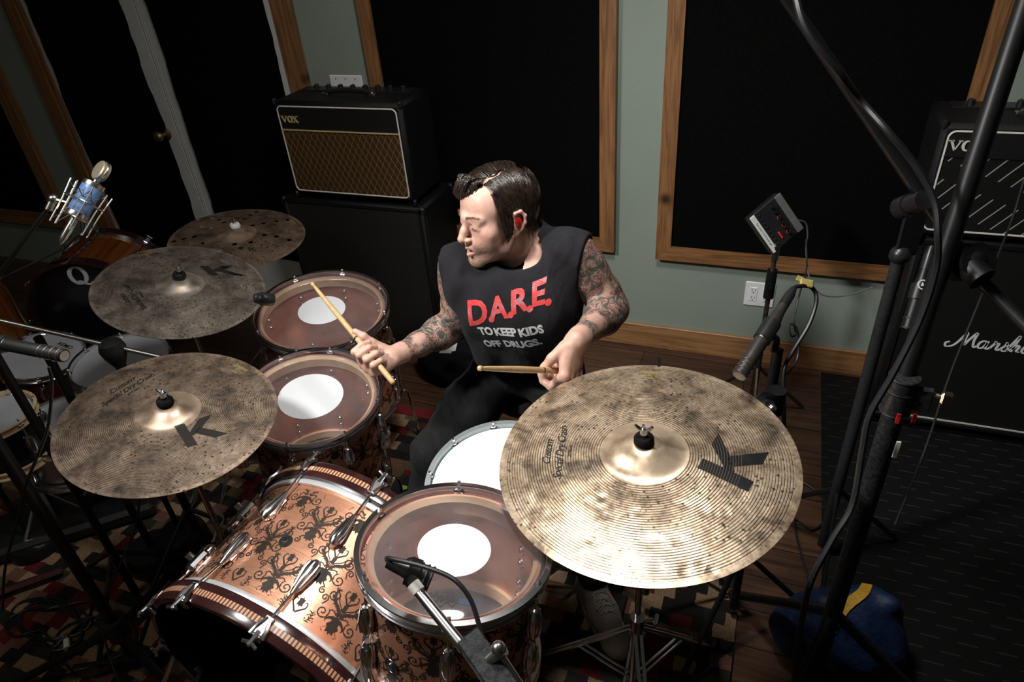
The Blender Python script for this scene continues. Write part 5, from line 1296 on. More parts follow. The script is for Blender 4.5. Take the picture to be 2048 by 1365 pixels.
def small_mic(label, A, B, r, rings=0, clip=True, mat=None, group=None, tipm=None):
    """pencil condenser; A = connector end, B = capsule end"""
    A = np.asarray(A); B = np.asarray(B); Ln = np.linalg.norm(B-A); Rm = frame_z(B-A, (1, 0, 0.3)); t = thing('microphone', label, 'microphone', A, Rm, group); mat = mat or BLACKM
    MB().lathe([(1e-4, 0), (r*0.72, 0), (r*0.78, Ln*0.10), (r*0.95, Ln*0.2), (r, Ln*0.22), (r, Ln*0.80), (1e-4, Ln*0.80)], 28).obj('body', mat, t)
    c = MB(); c.lathe([(1e-4, Ln*0.79), (r*0.99, Ln*0.79), (r*0.99, Ln), (r*0.9, Ln+0.001), (1e-4, Ln+0.001)], 28); cp = c.obj('capsule', mat, t)
    g = MB()
    for i in range(rings): g.torus(r*1.0, r*0.10, (np.eye(3), v3(0, 0, Ln*(0.82+0.16*i/max(1, rings-1)))), 28, 6)
    if rings: g.obj('vent_rings', NICKEL if tipm is None else mat, cp)
    MB().lathe([(1e-4, Ln+0.0015), (r*0.78, Ln+0.0015)], 24).obj('front_grille', tipm or NICKEL, cp)
    MB().lathe([(r*1.01, Ln*0.5), (r*1.03, Ln*0.505), (r*1.01, Ln*0.51)], 28).obj('band', NICKEL, t)
    MB().prof((0, 0, 0), (0, 0, -0.06), [(1e-4, 0), (r*0.75, 0), (r*0.72, 0.035), (r*0.45, 0.055), (1e-4, 0.06)], 20).obj('connector', BLACKP, t)
    if clip:
        k = MB(); k.lathe([(r*1.02, Ln*0.25), (r*1.22, Ln*0.25), (r*1.25, Ln*0.5), (r*1.02, Ln*0.5)], 24, closed=True); k.obj('clip', BLACKP, t)
    return t
# overhead boom with a long tube and pencil mic at the left edge
A = at(-95, 668, 1.25); Bp = at(128, 712, 1.17)
small_mic('dark pencil microphone with silver ringed tip, poking in at the left edge', A, Bp, 0.0118, 4)
l0, l1 = at(-160, 622, 1.9), at(395, 748, 2.05)
bst = on_z(300, 1062, 0.0); 
t = thing('microphone_boom_stand', 'black microphone stand with a long level boom rod crossing behind the front left cymbal', 'microphone stand', (at(222, 700, 1.93)[0], at(222, 700, 1.93)[1], 0.008)); bs0 = np.array(t.location)
j = at(222, 692, 1.93)-bs0
MB().cyl((0, 0, 0.03), j-v3(0, 0, 0.03), 0.0135).obj('pole', BLACKM, t)
b = MB(); b.prof(j-v3(0, 0, 0.10), j+v3(0, 0, 0.02), [(1e-4, 0), (0.014, 0), (0.015, 0.03), (0.030, 0.065), (0.036, 0.09), (0.030, 0.11), (0.012, 0.12), (1e-4, 0.12)], 28); b.obj('ball_joint', BLACKP, t)
dirb = unit(l1-l0); MB().cyl(j+bs0*0-dirb*0.85, j+dirb*0.42, 0.0065).obj('boom_rod', NICKEL, t)
for k in range(3):
    a = 0.4+2*PI*k/3; lg = MB().tube([(0, 0, 0.22), (0.26*math.cos(a), 0.26*math.sin(a), 0.014)], 0.008, 8).obj('leg', BLACKM, t)
# second vertical pole crossing the white heads
pp = at(122, 760, 2.0); rb_ = round_base('slim black microphone stand crossing in front of the far left white tom', pp[0], pp[1], 0.09, 0.03, (pp[0]-0.0, pp[1], 0.92), 0.0125, group=None)
mj = on_z(6, 655, 0.93)
# blue condenser with shock mount
BT = at(212, 328, 1.62); BB = at(149, 438, 1.60); Rm = frame_z(BT-BB, (1, 0, 0)); Lb = np.linalg.norm(BT-BB)
bm_ = thing('studio_microphone', 'light blue studio condenser microphone with round grille in a spidery shock mount', 'microphone', BB, Rm)
BLU = simple('pale_blue_enamel', (0.12, 0.22, 0.42), 0.1, 0.35, 0.1, 30)
MB().lathe([(1e-4, 0.0), (0.016, 0), (0.021, 0.006), (0.0235, 0.014), (0.0235, Lb*0.61), (0.019, Lb*0.63), (1e-4, Lb*0.63)], 36).obj('body', BLU, bm_)
b = MB()
for z in (0.012, Lb*0.61): b.lathe([(0.0235, z-0.006), (0.0245, z-0.005), (0.0245, z+0.005), (0.0235, z+0.006)], 36)
b.obj('trim_ring', NICKEL, bm_)
MB().cyl((0, 0, Lb*0.62), (0, 0, Lb*0.75), 0.0065).obj('neck', NICKEL, bm_)
b = MB(); cz = Lb*0.86; b.lathe([(1e-4, -0.010), (0.022, -0.010), (0.0245, -0.008), (0.0245, 0.008), (0.022, 0.010), (1e-4, 0.010)], 36, (frame_z((0.25, 1, 0)), v3(0, 0, cz))); hd = b.obj('grille', simple('gold_mesh', (0.42, 0.38, 0.27), 0.7, 0.5, 0.4, 900), bm_)
b = MB(); b.torus(0.0245, 0.0022, (frame_z((0.25, 1, 0)), v3(0, 0, cz)), 36); b.obj('grille_rim', NICKEL, hd)
MB().prof((0, 0, 0), (0, 0, -0.07), [(1e-4, 0), (0.009, 0), (0.009, 0.05), (0.006, 0.06), (1e-4, 0.07)], 20).obj('connector', NICKEL, bm_)
sm = thing('shock_mount', 'spidery chrome shock mount cradling the light blue microphone', 'microphone mount', BB, Rm)
for z, rr in ((0.045, 0.042), (0.004, 0.028)): MB().torus(rr, 0.0022, (np.eye(3), v3(0, 0, z)), 44).obj('ring', NICKEL, sm)
for k in range(8):
    a = 2*PI*k/8+0.2; c_, s_ = math.cos(a), math.sin(a); MB().tube([(0.040*c_, 0.040*s_, -0.028), (0.041*c_, 0.041*s_, 0.03), (0.046*c_, 0.046*s_, 0.082)], 0.0020, 6).obj('strut', NICKEL, sm)
for k in range(8):
    a0 = 2*PI*k/8+0.2; a1 = a0+PI/8; MB().tube([(0.045*math.cos(a0), 0.045*math.sin(a0), 0.075), (0.025*math.cos(a1), 0.025*math.sin(a1), 0.055), (0.045*math.cos(a0+PI/4), 0.045*math.sin(a0+PI/4), 0.075)], 0.0012, 5).obj('elastic_cord', BLACKP, sm)
    b = MB(); b.tube([(0.041*math.cos(a0), 0.041*math.sin(a0), -0.026), (0.025*math.cos(a1), 0.025*math.sin(a1), 0.010), (0.041*math.cos(a0+PI/4), 0.041*math.sin(a0+PI/4), -0.026)], 0.0012, 5)
    b.obj('elastic_cord', BLACKP, sm)
jw = at(107, 398, 1.62); jl = Rm.T @ (jw-BB); b = MB(); b.tube([v3(-0.040, 0, 0.03), jl], [0.004, 0.007], 8); b.sphere(jl, 0.0125, 16, 10); b.cyl(jl, jl+Rm.T @ (IR*-0.012-IU*0.026), 0.009); b.obj('swivel_arm', NICKEL, sm)
# its boom arm running to the lower left
e0 = at(100, 412, 1.62); e1 = at(-40, 600, 1.66); bsx = at(-60, 626, 1.67)
t = thing('microphone_boom_stand', 'black boom stand at the left edge holding the blue microphone', 'microphone stand', (bsx[0], bsx[1], 0.0)); o_ = np.array(t.location)
MB().cyl(e0-o_, e1-o_+(e1-e0)*0.4, 0.0055).obj('boom_rod', BLACKM, t)
MB().cyl((0, 0, 0.02), (0, 0, bsx[2]+0.02), 0.012).obj('pole', BLACKM, t)
MB().sphere(bsx-o_, 0.024, 16, 10).obj('clutch', BLACKP, t)
for k in range(3):
    a = 0.9+2*PI*k/3; MB().tube([(0, 0, 0.22), (0.26*math.cos(a), 0.26*math.sin(a), 0.014)], 0.008, 8).obj('leg', BLACKM, t)

# tom microphone on chrome boom in the foreground
J = at(832, 1178, 1.02); K_ = at(930, 1300, 0.95); E_ = at(1030, 1420, 0.90)
t = thing('microphone_boom_stand', 'chrome boom arm with black square clamp body, reaching over the rack tom', 'microphone stand', (E_[0]+0.10, E_[1]-0.12, 0.008)); o_ = np.array(t.location)
MB().cyl(J-o_, K_-o_, 0.0082).obj('boom_rod', CHROME, t)
MB().cyl(at(826, 1168, 1.022)-o_, at(838, 1184, 1.017)-o_, 0.0105).obj('collar', PIPING, t)
dd = unit(E_-K_); c0 = at(935, 1275, 0.955)-o_; c1_ = at(1030, 1410, 0.90)-o_
Rb_ = frame_z(c1_-c0, IR); b = MB(); b.box((c0+c1_)/2, (0.036, 0.026, np.linalg.norm(c1_-c0)), Rb_, bev=0.002); b.obj('clamp_body', WORNM, t, smooth=30)
tp_ = at(992, 1318, 0.915)-o_; b = MB(); b.cyl(at(975, 1325, 0.93)-o_, at(1008, 1300, 0.92)-o_, 0.0085); b.sphere(at(997, 1298, 0.92)-o_, 0.0105, 18, 10); b.obj('thumb_screw', NICKEL, t)
b = MB(); b.cyl(at(1000, 1310, 0.93)-o_, at(1040, 1370, 0.92)-o_, 0.006); b.obj('tilt_lever', CHROME, t)
MB().cyl((0, 0, 0.05), c1_*v3(1, 1, 1)+v3(0, 0, 0), 0.0125).obj('pole', BLACKM, t)
for k in range(3):
    a = 0.2+2*PI*k/3; MB().tube([(0, 0, 0.2), (0.27*math.cos(a), 0.27*math.sin(a), 0.014)], 0.008, 8).obj('leg', BLACKM, t)
M0 = at(778, 1126, 1.045); M1 = at(862, 1160, 1.045); Rm = frame_z(M1-M0, IU)
t = thing('clip_microphone', 'short black dynamic microphone hanging over the rack tom on its clip', 'microphone', M0, Rm); Lm = np.linalg.norm(M1-M0)
MB().lathe([(1e-4, -0.004), (0.009, -0.003), (0.011, 0.01), (0.0125, Lm*0.35), (0.016, Lm*0.55), (0.0185, Lm*0.8), (0.0175, Lm), (1e-4, Lm+0.001)], 28).obj('body', BLACKP, t)
for z in (0.72, 0.86, 0.98): MB().torus(0.018, 0.0024, (np.eye(3), v3(0, 0, Lm*z)), 28, 6).obj('grip_ring', RUBBER, t)
jl = Rm.T @ (at(825, 1166, 1.025)-M0); b = MB(); b.lathe([(0.0165, Lm*0.45), (0.022, Lm*0.45), (0.022, Lm*0.7), (0.0165, Lm*0.7)], 24, closed=True); b.tube([v3(0, -0.018, Lm*0.55), jl], 0.012, 10); b.sphere(v3(0.0, -0.02, Lm*0.5), 0.015, 14, 8); b.obj('clip', BLACKM, t)
cb_ = spline([at(779, 1127, 1.045), at(773, 1118, 1.05), at(785, 1119, 1.03), at(850, 1135, 1.0), at(905, 1158, 0.98), at(938, 1195, 0.97), at(955, 1240, 0.96), at(968, 1290, 0.95), at(985, 1320, 0.94), at(1010, 1400, 0.95)], 60)
o = MB().tube(cb_, 0.0036, 8).obj('microphone_cable', CABLE); tag(o, 'black cable looping over the rack tom from the clip microphone', 'cable')

# right side: small microphone with its stand
A = at(1566, 612, 1.50); Bq = at(1479, 752, 1.42)
small_mic('dark grey pencil microphone pointing down left above the right edge of the large cymbal', A, Bq, 0.0155, 4, True, simple('dark_grey_metal', (0.055, 0.05, 0.048), 0.5, 0.4, 0.2, 50), tipm=BLACKP)
sp = at(1556, 700, 1.52)
t = thing('microphone_stand', 'black microphone stand with chrome knob right of the large ride cymbal', 'microphone stand', (sp[0], sp[1], 0.0)); o_ = np.array(t.location)
MB().cyl((0, 0, 0.05), sp-o_, 0.012).obj('pole', BLACKM, t)
MB().tube(spline([at(1548, 705, 1.5)-o_, at(1552, 678, 1.5)-o_, at(1528, 672, 1.48)-o_, at(1520, 690, 1.46)-o_], 16), 0.008, 8).obj('clip_arm', BLACKP, t)
b = MB(); q = at(1552, 795, 1.50)-o_; b.cyl(q-v3(0, 0, 0.04), q+v3(0, 0, 0.02), 0.020); b.tube([q, at(1525, 795, 1.48)-o_, at(1515, 808, 1.46)-o_], 0.012, 10); b.obj('clutch', BLACKP, t)
b = MB(); q = at(1532, 808, 1.46)-o_; b.cyl(q-IB*0.01, q+IB*0.02, 0.010); b.sphere(q+IB*0.02+IR*0.006-IU*0.008, 0.009); b.obj('knob', CHROME, t)
for k in range(3):
    a = 0.1+2*PI*k/3; MB().tube([(0, 0, 0.3), (0.28*math.cos(a), 0.28*math.sin(a), 0.014)], 0.008, 8).obj('leg', BLACKM, t)
# personal mixer on its own stand
mp_ = at(1553, 447, 2.33); ex = unit(IR*58-IU*68); ey = unit(IR*60+IU*43); ey = unit(ey-ex*(ey@ex)); ez = np.cross(ex, ey)
tl_ = np.array([ex, ey, ez]).T; tilt = np.array(Matrix.Rotation(0.25, 3, 'Y')); Rm = tl_ @ tilt
t = thing('personal_mixer', 'small silver-edged mixer with red lights, tilted on its own stand before the right panel', 'mixer', mp_, Rm)
MB().box((0, 0, -0.018), (0.156, 0.134, 0.036), bev=0.004).obj('case', BLACKP, t, smooth=30)
lightg = simple('pale_grey_strip', (0.62, 0.64, 0.60), 0, 0.5, 0.05, 60); midg = simple('mid_grey_metal', (0.16, 0.16, 0.155), 0.3, 0.45, 0.1, 60)
MB().box((0, -0.058, 0.002), (0.154, 0.020, 0.006), bev=0.002).obj('label_strip', lightg, t, smooth=30)
MB().box((0, 0.055, 0.002), (0.154, 0.026, 0.006), bev=0.002).obj('rear_strip', midg, t, smooth=30)
V, F = text_geo('hat snare kick tom gtr', 0.011, shear=0.3, offset=-0.0001); MB().add(V+v3(0, -0.058, 0.0056), F).obj('handwriting', BLACKP, t, smooth=0)
for i in range(8): MB().box((-0.060+i*0.017, -0.035, 0.001), (0.009, 0.008, 0.004), bev=0.001).obj('button', BLACKP, t)
for i in range(6): MB().cyl((-0.055+i*0.022, 0.018, 0), (-0.055+i*0.022, 0.018, 0.014), 0.006, 0.005, 14).obj('knob', BLACKM, t)
LED = bpy.data.materials.new('red_led'); LED.use_nodes = True; bb = LED.node_tree.nodes['Principled BSDF']; bb.inputs['Base Color'].default_value = (0.5, 0.01, 0.01, 1); bb.inputs['Emission Color'].default_value = (1, 0.02, 0.02, 1); bb.inputs['Emission Strength'].default_value = 0.8
for i in range(4): MB().cyl((0.030+i*0.007, -0.012, 0), (0.030+i*0.007, -0.012, 0.003), 0.0022, seg=8).obj('red_light', LED, t)
for i in range(3): MB().torus(0.007, 0.0010, (np.eye(3), v3(-0.01+i*0.03, 0.018, 0.002)), 16, 5).obj('knob_ring', REDP, t)
q = mp_-Rm[:, 2]*0.036; s0 = at(1549, 515, 2.37); t = thing('mixer_stand', 'worn metal stand holding the small tilted mixer near the green wall', 'stand', (s0[0], s0[1]-0.0, 0.0)); o_ = np.array(t.location)
WORNBR = simple('worn_bronze_tube', (0.12, 0.085, 0.06), 0.7, 0.4, 0.3, 60)
MB().cyl((0, 0, 0.07), s0-o_, 0.0085).obj('upper_tube', WORNBR, t); MB().cyl((0, 0, 0.05), (s0-o_)*v3(1, 1, 0.5), 0.013).obj('lower_tube', WORNBR, t)
MB().cyl(s0-o_-v3(0, 0, 0.01), s0-o_+v3(0, 0, 0.045), 0.013).obj('thread_head', NICKEL, t); MB().tube([s0-o_+v3(0, 0, 0.04), q-o_], 0.008, 8).obj('plate_arm', BLACKM, t)
b = MB(); z = s0[2]; b.cyl((0, 0, z-0.16), (0, 0, z-0.05), 0.018); b.cyl((0, -0.015, z-0.10), (0, -0.035, z-0.10), 0.010); b.obj('clutch', BLACKM, t)
for k in range(3):
    a = 0.6+2*PI*k/3; MB().tube([(0, 0, 0.28), (0.24*math.cos(a), 0.24*math.sin(a), 0.016)], 0.008, 8).obj('leg', WORNBR, t)
# cables around it
def cable(label, P, r=0.003, n=60, mat=CABLE, name='cable', group=None): o = MB().tube(spline(P, n), r, 7).obj(name, mat); return tag(o, label, 'cable', group)
cable('thin black cable with a small loop hanging from the taped microphone plug', [at(1612, 480, 1.75), at(1613, 540, 1.7), at(1600, 585, 1.6), at(1588, 640, 1.58), at(1592, 668, 1.58), at(1582, 672, 1.57), at(1578, 650, 1.57), at(1592, 655, 1.57), at(1598, 690, 1.58), at(1592, 725, 1.58), at(1570, 752, 1.56)], 0.0022)
cable('thick black cable curving from the pencil microphone plug down its stand', [at(1572, 602, 1.51), at(1590, 575, 1.53), at(1622, 575, 1.56), at(1633, 600, 1.56), at(1618, 650, 1.55), at(1585, 705, 1.54), at(1568, 745, 1.54), at(1568, 850, 1.56), at(1560, 980, 1.6)], 0.0048)
cable('thin grey cable running along the wall from the mixer to the black speaker cabinet', [at(1585, 440, 2.36), at(1610, 445, 2.38), at(1615, 470, 2.40), at(1612, 500, 2.42), at(1620, 560, 2.45), at(1645, 590, 2.48), at(1690, 592, 2.5), at(1745, 575, 2.5)], 0.0028, mat=GREYCAB)
b = MB(); q0, q1 = at(1606, 562, 1.55), at(1620, 572, 1.55); b.box((q0+q1)/2, (0.030, 0.018, 0.008), np.array([IR, IU, IB]).T @ rotz(-0.15), bev=0.002); b.box((q0+q1)/2+IR*-0.012+IU*0.008, (0.022, 0.012, 0.004), np.array([IR, IU, IB]).T @ rotz(-0.5)); o = b.obj('tape_tab', YELTAPE, smooth=30); tag(o, 'piece of yellow tape around the microphone cable right of the drummer', 'tape')

# large boom stand at the right
pb = at(1814, 740, 1.20); t = thing('boom_stand', 'tall thick black boom stand rising out of the picture at the right', 'microphone stand', (pb[0], pb[1], 0.007)); o_ = np.array(t.location)
MB().cyl((0, 0, 0.10), (0, 0, pb[2]-0.03), 0.0195).obj('lower_tube', WORNM, t)
MB().cyl((0, 0, pb[2]-0.06), at(2075, -60, 1.03)-o_, 0.0165).obj('upper_tube', BLACKM, t)
b = MB(); z = pb[2]-0.05; b.cyl((0, 0, z-0.05), (0, 0, z+0.03), 0.0245)
for k in (-0.048, 0.0, 0.028): b.torus(0.0245, 0.0022, (np.eye(3), v3(0, 0, z+k)), 32, 6)
b.box((0.035, -0.008, z-0.01), (0.03, 0.012, 0.05), bev=0.003); b.obj('clamp_collar', WORNM, t)
kb = MB(); q = at(1893, 797, 1.19)-o_; kb.cyl(v3(0.03, 0, z), q, 0.005); kb.box(q, (0.018, 0.012, 0.024), bev=0.003); kb.obj('clamp_handle', NICKEL, t)
for a_, px in ((1790, 0), (1822, 0)):
    MB().box(at(a_+6, 838, 1.185)-o_, (0.006, 0.003, 0.020), bev=0.0).obj('red_tape', REDP, t, smooth=0)
MB().box(at(1793, 900, 1.185)-o_, (0.007, 0.003, 0.036), rotz(0.1)).obj('white_sticker', WHITEP, t, smooth=0)
# tilting joint and boom
jt = at(1935, 525, 1.17); jo = MB(); jo.cyl(at(1905, 500, 1.18)-o_, at(1965, 560, 1.14)-o_, 0.022); jo.cyl(jt-o_-IB*0.03, jt-o_+IB*0.03, 0.030); jo.sphere(jt-o_, 0.034); jo.obj('swivel_joint', BLACKM, t)
bm0 = at(1555, -30, 1.10); bm1 = at(1845, 395, 1.20); bm2 = at(1960, 560, 1.18); bm3 = at(2090, 690, 1.10)
MB().tube([bm0-o_, bm1-o_, bm2-o_, bm3-o_], [0.010, 0.0115, 0.0115, 0.0115], 12).obj('boom_rod', BLACKM, t)
b = MB(); q = at(1835, 405, 1.17)-o_; b.cyl(q-IB*0.02, q+IB*0.02, 0.0165, seg=28); b.cyl(q-IB*0.05, q-IB*0.02, 0.020); b.obj('boom_knob', BLACKP, t)
b = MB(); b.poly([at(1850, 470, 1.2)-o_, at(1862, 380, 1.2)-o_, at(1900, 470, 1.2)-o_, at(1925, 540, 1.2)-o_, at(1870, 560, 1.2)-o_])
for k in range(3):
    a = 2.2+2*PI*k/3; MB().tube([(0, 0, 0.42), (0.36*math.cos(a), 0.36*math.sin(a), 0.018)], 0.013, 10).obj('leg', BLACKM, t)
cable('thick dark cable wound along the black boom arm at upper right', [at(1588, -20, 1.08), at(1612, 60, 1.07), at(1680, 150, 1.08), at(1720, 200, 1.12), at(1775, 262, 1.10), at(1830, 330, 1.10), at(1868, 400, 1.10), at(1876, 470, 1.10), at(1872, 540, 1.12), at(1840, 640, 1.14), at(1785, 750, 1.15), at(1740, 830, 1.16), at(1725, 900, 1.17), at(1705, 1010, 1.18), at(1665, 1080, 1.17), at(1620, 1170, 1.19), at(1598, 1280, 1.3), at(1585, 1400, 1.42)], 0.0058, 120)
cable('thin black cable hanging between the amplifier and the boom stand at right', [at(2048, 360, 1.5), at(2020, 450, 1.5), at(1960, 600, 1.4), at(1900, 750, 1.35), at(1850, 900, 1.35), at(1790, 1050, 1.35)], 0.0024)
# slimmer stand with a clip microphone in front of the right cabinet
pb2 = at(1800, 510, 1.62); t = thing('microphone_stand', 'black stand with shiny round cap in front of the tall right speaker cabinet', 'microphone stand', (pb2[0], pb2[1], 0.007)); o_ = np.array(t.location)
MB().cyl((0, 0, 0.05), pb2-o_, 0.016).obj('pole', RUBBER, t); MB().sphere(pb2-o_, 0.024, 20, 12).obj('cap', BLACKP, t)
b = MB(); b.box(pb2-o_+v3(0.01, 0, 0.06), (0.05, 0.01, 0.12), rotz(0.3), bev=0.003); b.obj('clip_plate', BLACKM, t)
for k in range(3):
    a = 0.5+2*PI*k/3; MB().tube([(0, 0, 0.3), (0.26*math.cos(a), 0.26*math.sin(a), 0.014)], 0.008, 8).obj('leg', BLACKM, t)
A = at(1850, 540, 1.55); Bq = at(1815, 660, 1.55); m_ = small_mic('black microphone with white triangle mark in front of the right speaker cabinet', A, Bq, 0.015, 2, True)
Rm = np.array(m_.matrix_basis.to_3x3()); c_ = Rm.T @ (at(1843, 570, 1.53)-A); b = MB(); a = np.linspace(0, 2*PI, 25); V, F = ribbon2(np.stack([0.010*np.cos(a), 0.010*np.sin(a)], -1), 0.0014); G = [(V, F), (np.array([(-0.004, -0.003, 0), (0.004, -0.003, 0), (0, 0.006, 0)]), [(0, 1, 2)])]
stamp(b, G, c_+Rm.T @ IB*0.004, Rm.T @ IR, Rm.T @ IU, 0.001); b.obj('maker_mark', LOGOW, m_, smooth=0)

# blue bag with yellow straps
bg = on_z(1672, 1285, 0.085); t = thing('nylon_bag', 'slumped blue nylon bag with yellow webbing strap on the floor at lower right', 'bag', (bg[0], bg[1], 0.0))
Fd = Field((-0.25, -0.2, -0.01), (0.25, 0.2, 0.34), 0.007)
Fd.ell((0, 0, 0.11), (0.17, 0.10, 0.12), k=0.03); Fd.ell((0.03, 0.02, 0.19), (0.12, 0.07, 0.09), rotz(0.3), k=0.04); Fd.cone((-0.10, 0, 0.09), (-0.05, 0.0, 0.20), 0.06, 0.05, 0.04); Fd.cone((0.06, 0.03, 0.22), (0.10, 0.03, 0.26), 0.045, 0.02, 0.03); Fd.halfcut((0, 0, 0.0), (0, 0, -1), (-0.25, -0.2, -0.01), (0.25, 0.2, 0.34))
V, Q = Fd.extract(); V = lap(V, Q, 2); V += (np.sin(V[:, [1, 2, 0]]*70+V[:, [2, 0, 1]]*45)*0.003); V[:, 2] = np.maximum(V[:, 2], 0.001); link('sack', raw_mesh('sack', V, Q, BLUEF), t)
bvh = BVHTree.FromPolygons([tuple(v) for v in V], [tuple(int(i) for i in q) for q in Q])
def strap(P, w, th=0.003):
    P = spline(P, 30); B_ = MB(); rows = []
    T = np.gradient(P, axis=0); 
    for p, tt in zip(P, T):
        co, nn, _, _ = bvh.find_nearest(Vector(p)); nn = np.array(nn); co = np.array(co)+nn*0.002; tt = unit(tt); sd = np.cross(nn, tt)
        rows.append([co-sd*w, co+sd*w, co+sd*w+nn*th, co-sd*w+nn*th])
    V_ = np.array(rows).reshape(-1, 3); F_ = [(i*4+k, i*4+(k+1) % 4, i*4+4+(k+1) % 4, i*4+4+k) for i in range(len(P)-1) for k in range(4)]
    return B_.add(V_, F_)
sp_ = []
for x, y in ((1735, 1172), (1722, 1190), (1690, 1215), (1668, 1245), (1662, 1262)):
    d_ = unit(at(x, y, 1.0)-CAM_C); h_ = bvh.ray_cast(Vector(CAM_C-v3(bg[0], bg[1], 0)), Vector(d_)); 
    if h_[0] is not None: sp_.append(np.array(h_[0]))
if len(sp_) > 2: strap(sp_, 0.013).obj('strap', YELF, t, smooth=30)
cable('thin black cable looping on the wood floor right of the ride cymbal', [on_z(1600, 960, 0.01), on_z(1640, 990, 0.01), on_z(1655, 1030, 0.01), on_z(1625, 1060, 0.01), on_z(1590, 1040, 0.01), on_z(1600, 1100, 0.01), on_z(1625, 1180, 0.01)], 0.0035)

# cables coiled on the rug
r = np.random.RandomState(5); P = []
c0 = on_z(100, 1245, 0.014)
for i in range(46):
    a = i*0.62; R_ = 0.085+0.022*math.sin(i*1.3)+0.012*r.randn(); P.append(c0+v3(1.35*R_*math.cos(a)+0.02*math.sin(i*0.2), R_*math.sin(a)*0.8, 0.002*(i % 5)))
cable('loose coil of black cable on the rug at the lower left', P, 0.0035, 420)
P = []
c0 = on_z(185, 1290, 0.014)
for i in range(20): a = i*0.7+1; R_ = 0.10+0.02*math.sin(i*1.7); P.append(c0+v3(1.2*R_*math.cos(a), R_*math.sin(a), 0.003*(i % 4)))
cable('second black cable coil on the rug beside the tripod hub', P, 0.0035, 200)
cable('black cable drooping from the small left pencil microphone down past its stand', [at(98, 735, 1.3), at(104, 770, 1.32), at(97, 850, 1.35), at(80, 900, 1.37), at(50, 975, 1.42), at(35, 1040, 1.5), at(10, 1140, 1.6), at(5, 1220, 1.7)], 0.0032)
cable('thin black cable hanging under the front left cymbal', [at(280, 995, 1.75), at(270, 1060, 1.78), at(240, 1130, 1.8), at(212, 1200, 1.85), at(206, 1250, 1.9), at(215, 1300, 1.9), at(240, 1370, 1.88)], 0.0032)
cable('black cable from the blue microphone plug down to the left edge', [at(142, 470, 1.6), at(130, 492, 1.6), at(90, 515, 1.62), at(40, 540, 1.63), at(0, 560, 1.64), at(-40, 590, 1.65)], 0.0028)
for lb, xs in (('white twisted pair of wires hanging left of the bass drum', (0, 1)),):
    w1 = [at(458, 935, 1.95), at(445, 985, 1.95), at(442, 1020, 1.95), at(447, 1040, 1.95), at(432, 1062, 1.95), at(428, 1085, 1.95)]
    o = MB(); o.tube(spline(w1, 30), 0.0018, 6); o.tube(spline([p+IR*0.008*math.sin(i*2.1) for i, p in enumerate(w1)], 30), 0.0018, 6); tag(o.obj('wire_pair', WHITEP), lb, 'wires')
p0, p1 = on_z(133, 1275, 0.02), on_z(135, 1318, 0.02)
t = thing('cable_connector', 'cable connector wrapped in white tape on the rug at lower left', 'connector', p0-v3(0, 0, 0.0)); q = p1-p0
MB().cyl((0, 0, 0), q, 0.0085).obj('barrel', NICKEL, t); MB().cyl(q*0.15, q*0.55, 0.0092).obj('tape_wrap', WHITEP, t)
# kick microphone inside the front hoop
A = at(395, 1365, 1.75); Bq = at(418, 1285, 1.85)
km = thing('kick_microphone_stand', 'short stand tip with silver collar in front of the bass drum', 'microphone stand', (A[0], A[1], 0.008)); o_ = np.array(km.location)
MB().lathe([(1e-4, 0), (0.08, 0), (0.08, 0.012), (0.03, 0.02), (1e-4, 0.02)], 40).obj('base', BLACKM, km); MB().tube([(0, 0, 0.02), A-o_, Bq-o_], 0.009, 10).obj('arm', BLACKM, km)
MB().cyl(A-o_+(Bq-A)*0.25, A-o_+(Bq-A)*0.4, 0.0105).obj('collar', NICKEL, km)
# throne
th_ = thing('drum_throne', 'round black drum throne mostly hidden under the drummer', 'stool', (-0.66, 1.72, 0.0))
MB().lathe([(1e-4, 0.44), (0.12, 0.44), (0.155, 0.45), (0.165, 0.48), (0.155, 0.505), (0.10, 0.515), (1e-4, 0.515)], 48).obj('seat', TOLEX, th_)
MB().cyl((0, 0, 0.10), (0, 0, 0.45), 0.014).obj('post', CHROME, th_)
for k in range(3):
    a = 1.3+2*PI*k/3; MB().tube([(0, 0, 0.30), (0.24*math.cos(a), 0.24*math.sin(a), 0.016)], 0.008, 8).obj('leg', CHROME, th_)
# clutter behind the drummer's right arm: black bag and white cloth
q = on_z(905, 700, 0.35); q = on_y(900, 700, 2.25)
t = thing('gear_bag', 'black gear bag with a white tag standing behind the drummer\'s right elbow', 'bag', (q[0], q[1], 0.0))
Fd = Field((-0.28, -0.2, -0.01), (0.28, 0.2, 0.5), 0.01); Fd.ell((0, 0, 0.14), (0.17, 0.11, 0.18), k=0.03); Fd.ell((0.02, 0.0, 0.26), (0.12, 0.07, 0.08), k=0.04); Fd.halfcut((0, 0, 0), (0, 0, -1), (-0.28, -0.2, -0.01), (0.28, 0.2, 0.5))
V, Q = Fd.extract(); V = lap(V, Q, 2); V += np.sin(V[:, [1, 2, 0]]*50+V[:, [2, 0, 1]]*30)*0.003; V[:, 2] = np.maximum(V[:, 2], 0.001); link('sack', raw_mesh('sack', V, Q, FELT), t)
q2 = on_y(890, 705, q[1]-0.16)-np.array(t.location); MB().add([q2, q2+v3(0.05, 0, 0.015), q2+v3(0.065, 0.002, 0.06), q2+v3(0.02, 0.002, 0.05)], [(0, 1, 2, 3)]).add([q2+v3(-0.03, 0.001, -0.01), q2+v3(0.03, 0, 0.0), q2+v3(0.03, 0, 0.012), q2+v3(-0.02, 0, 0.01)], [(0, 1, 2, 3)]).obj('tag', WHITEP, t, smooth=0)

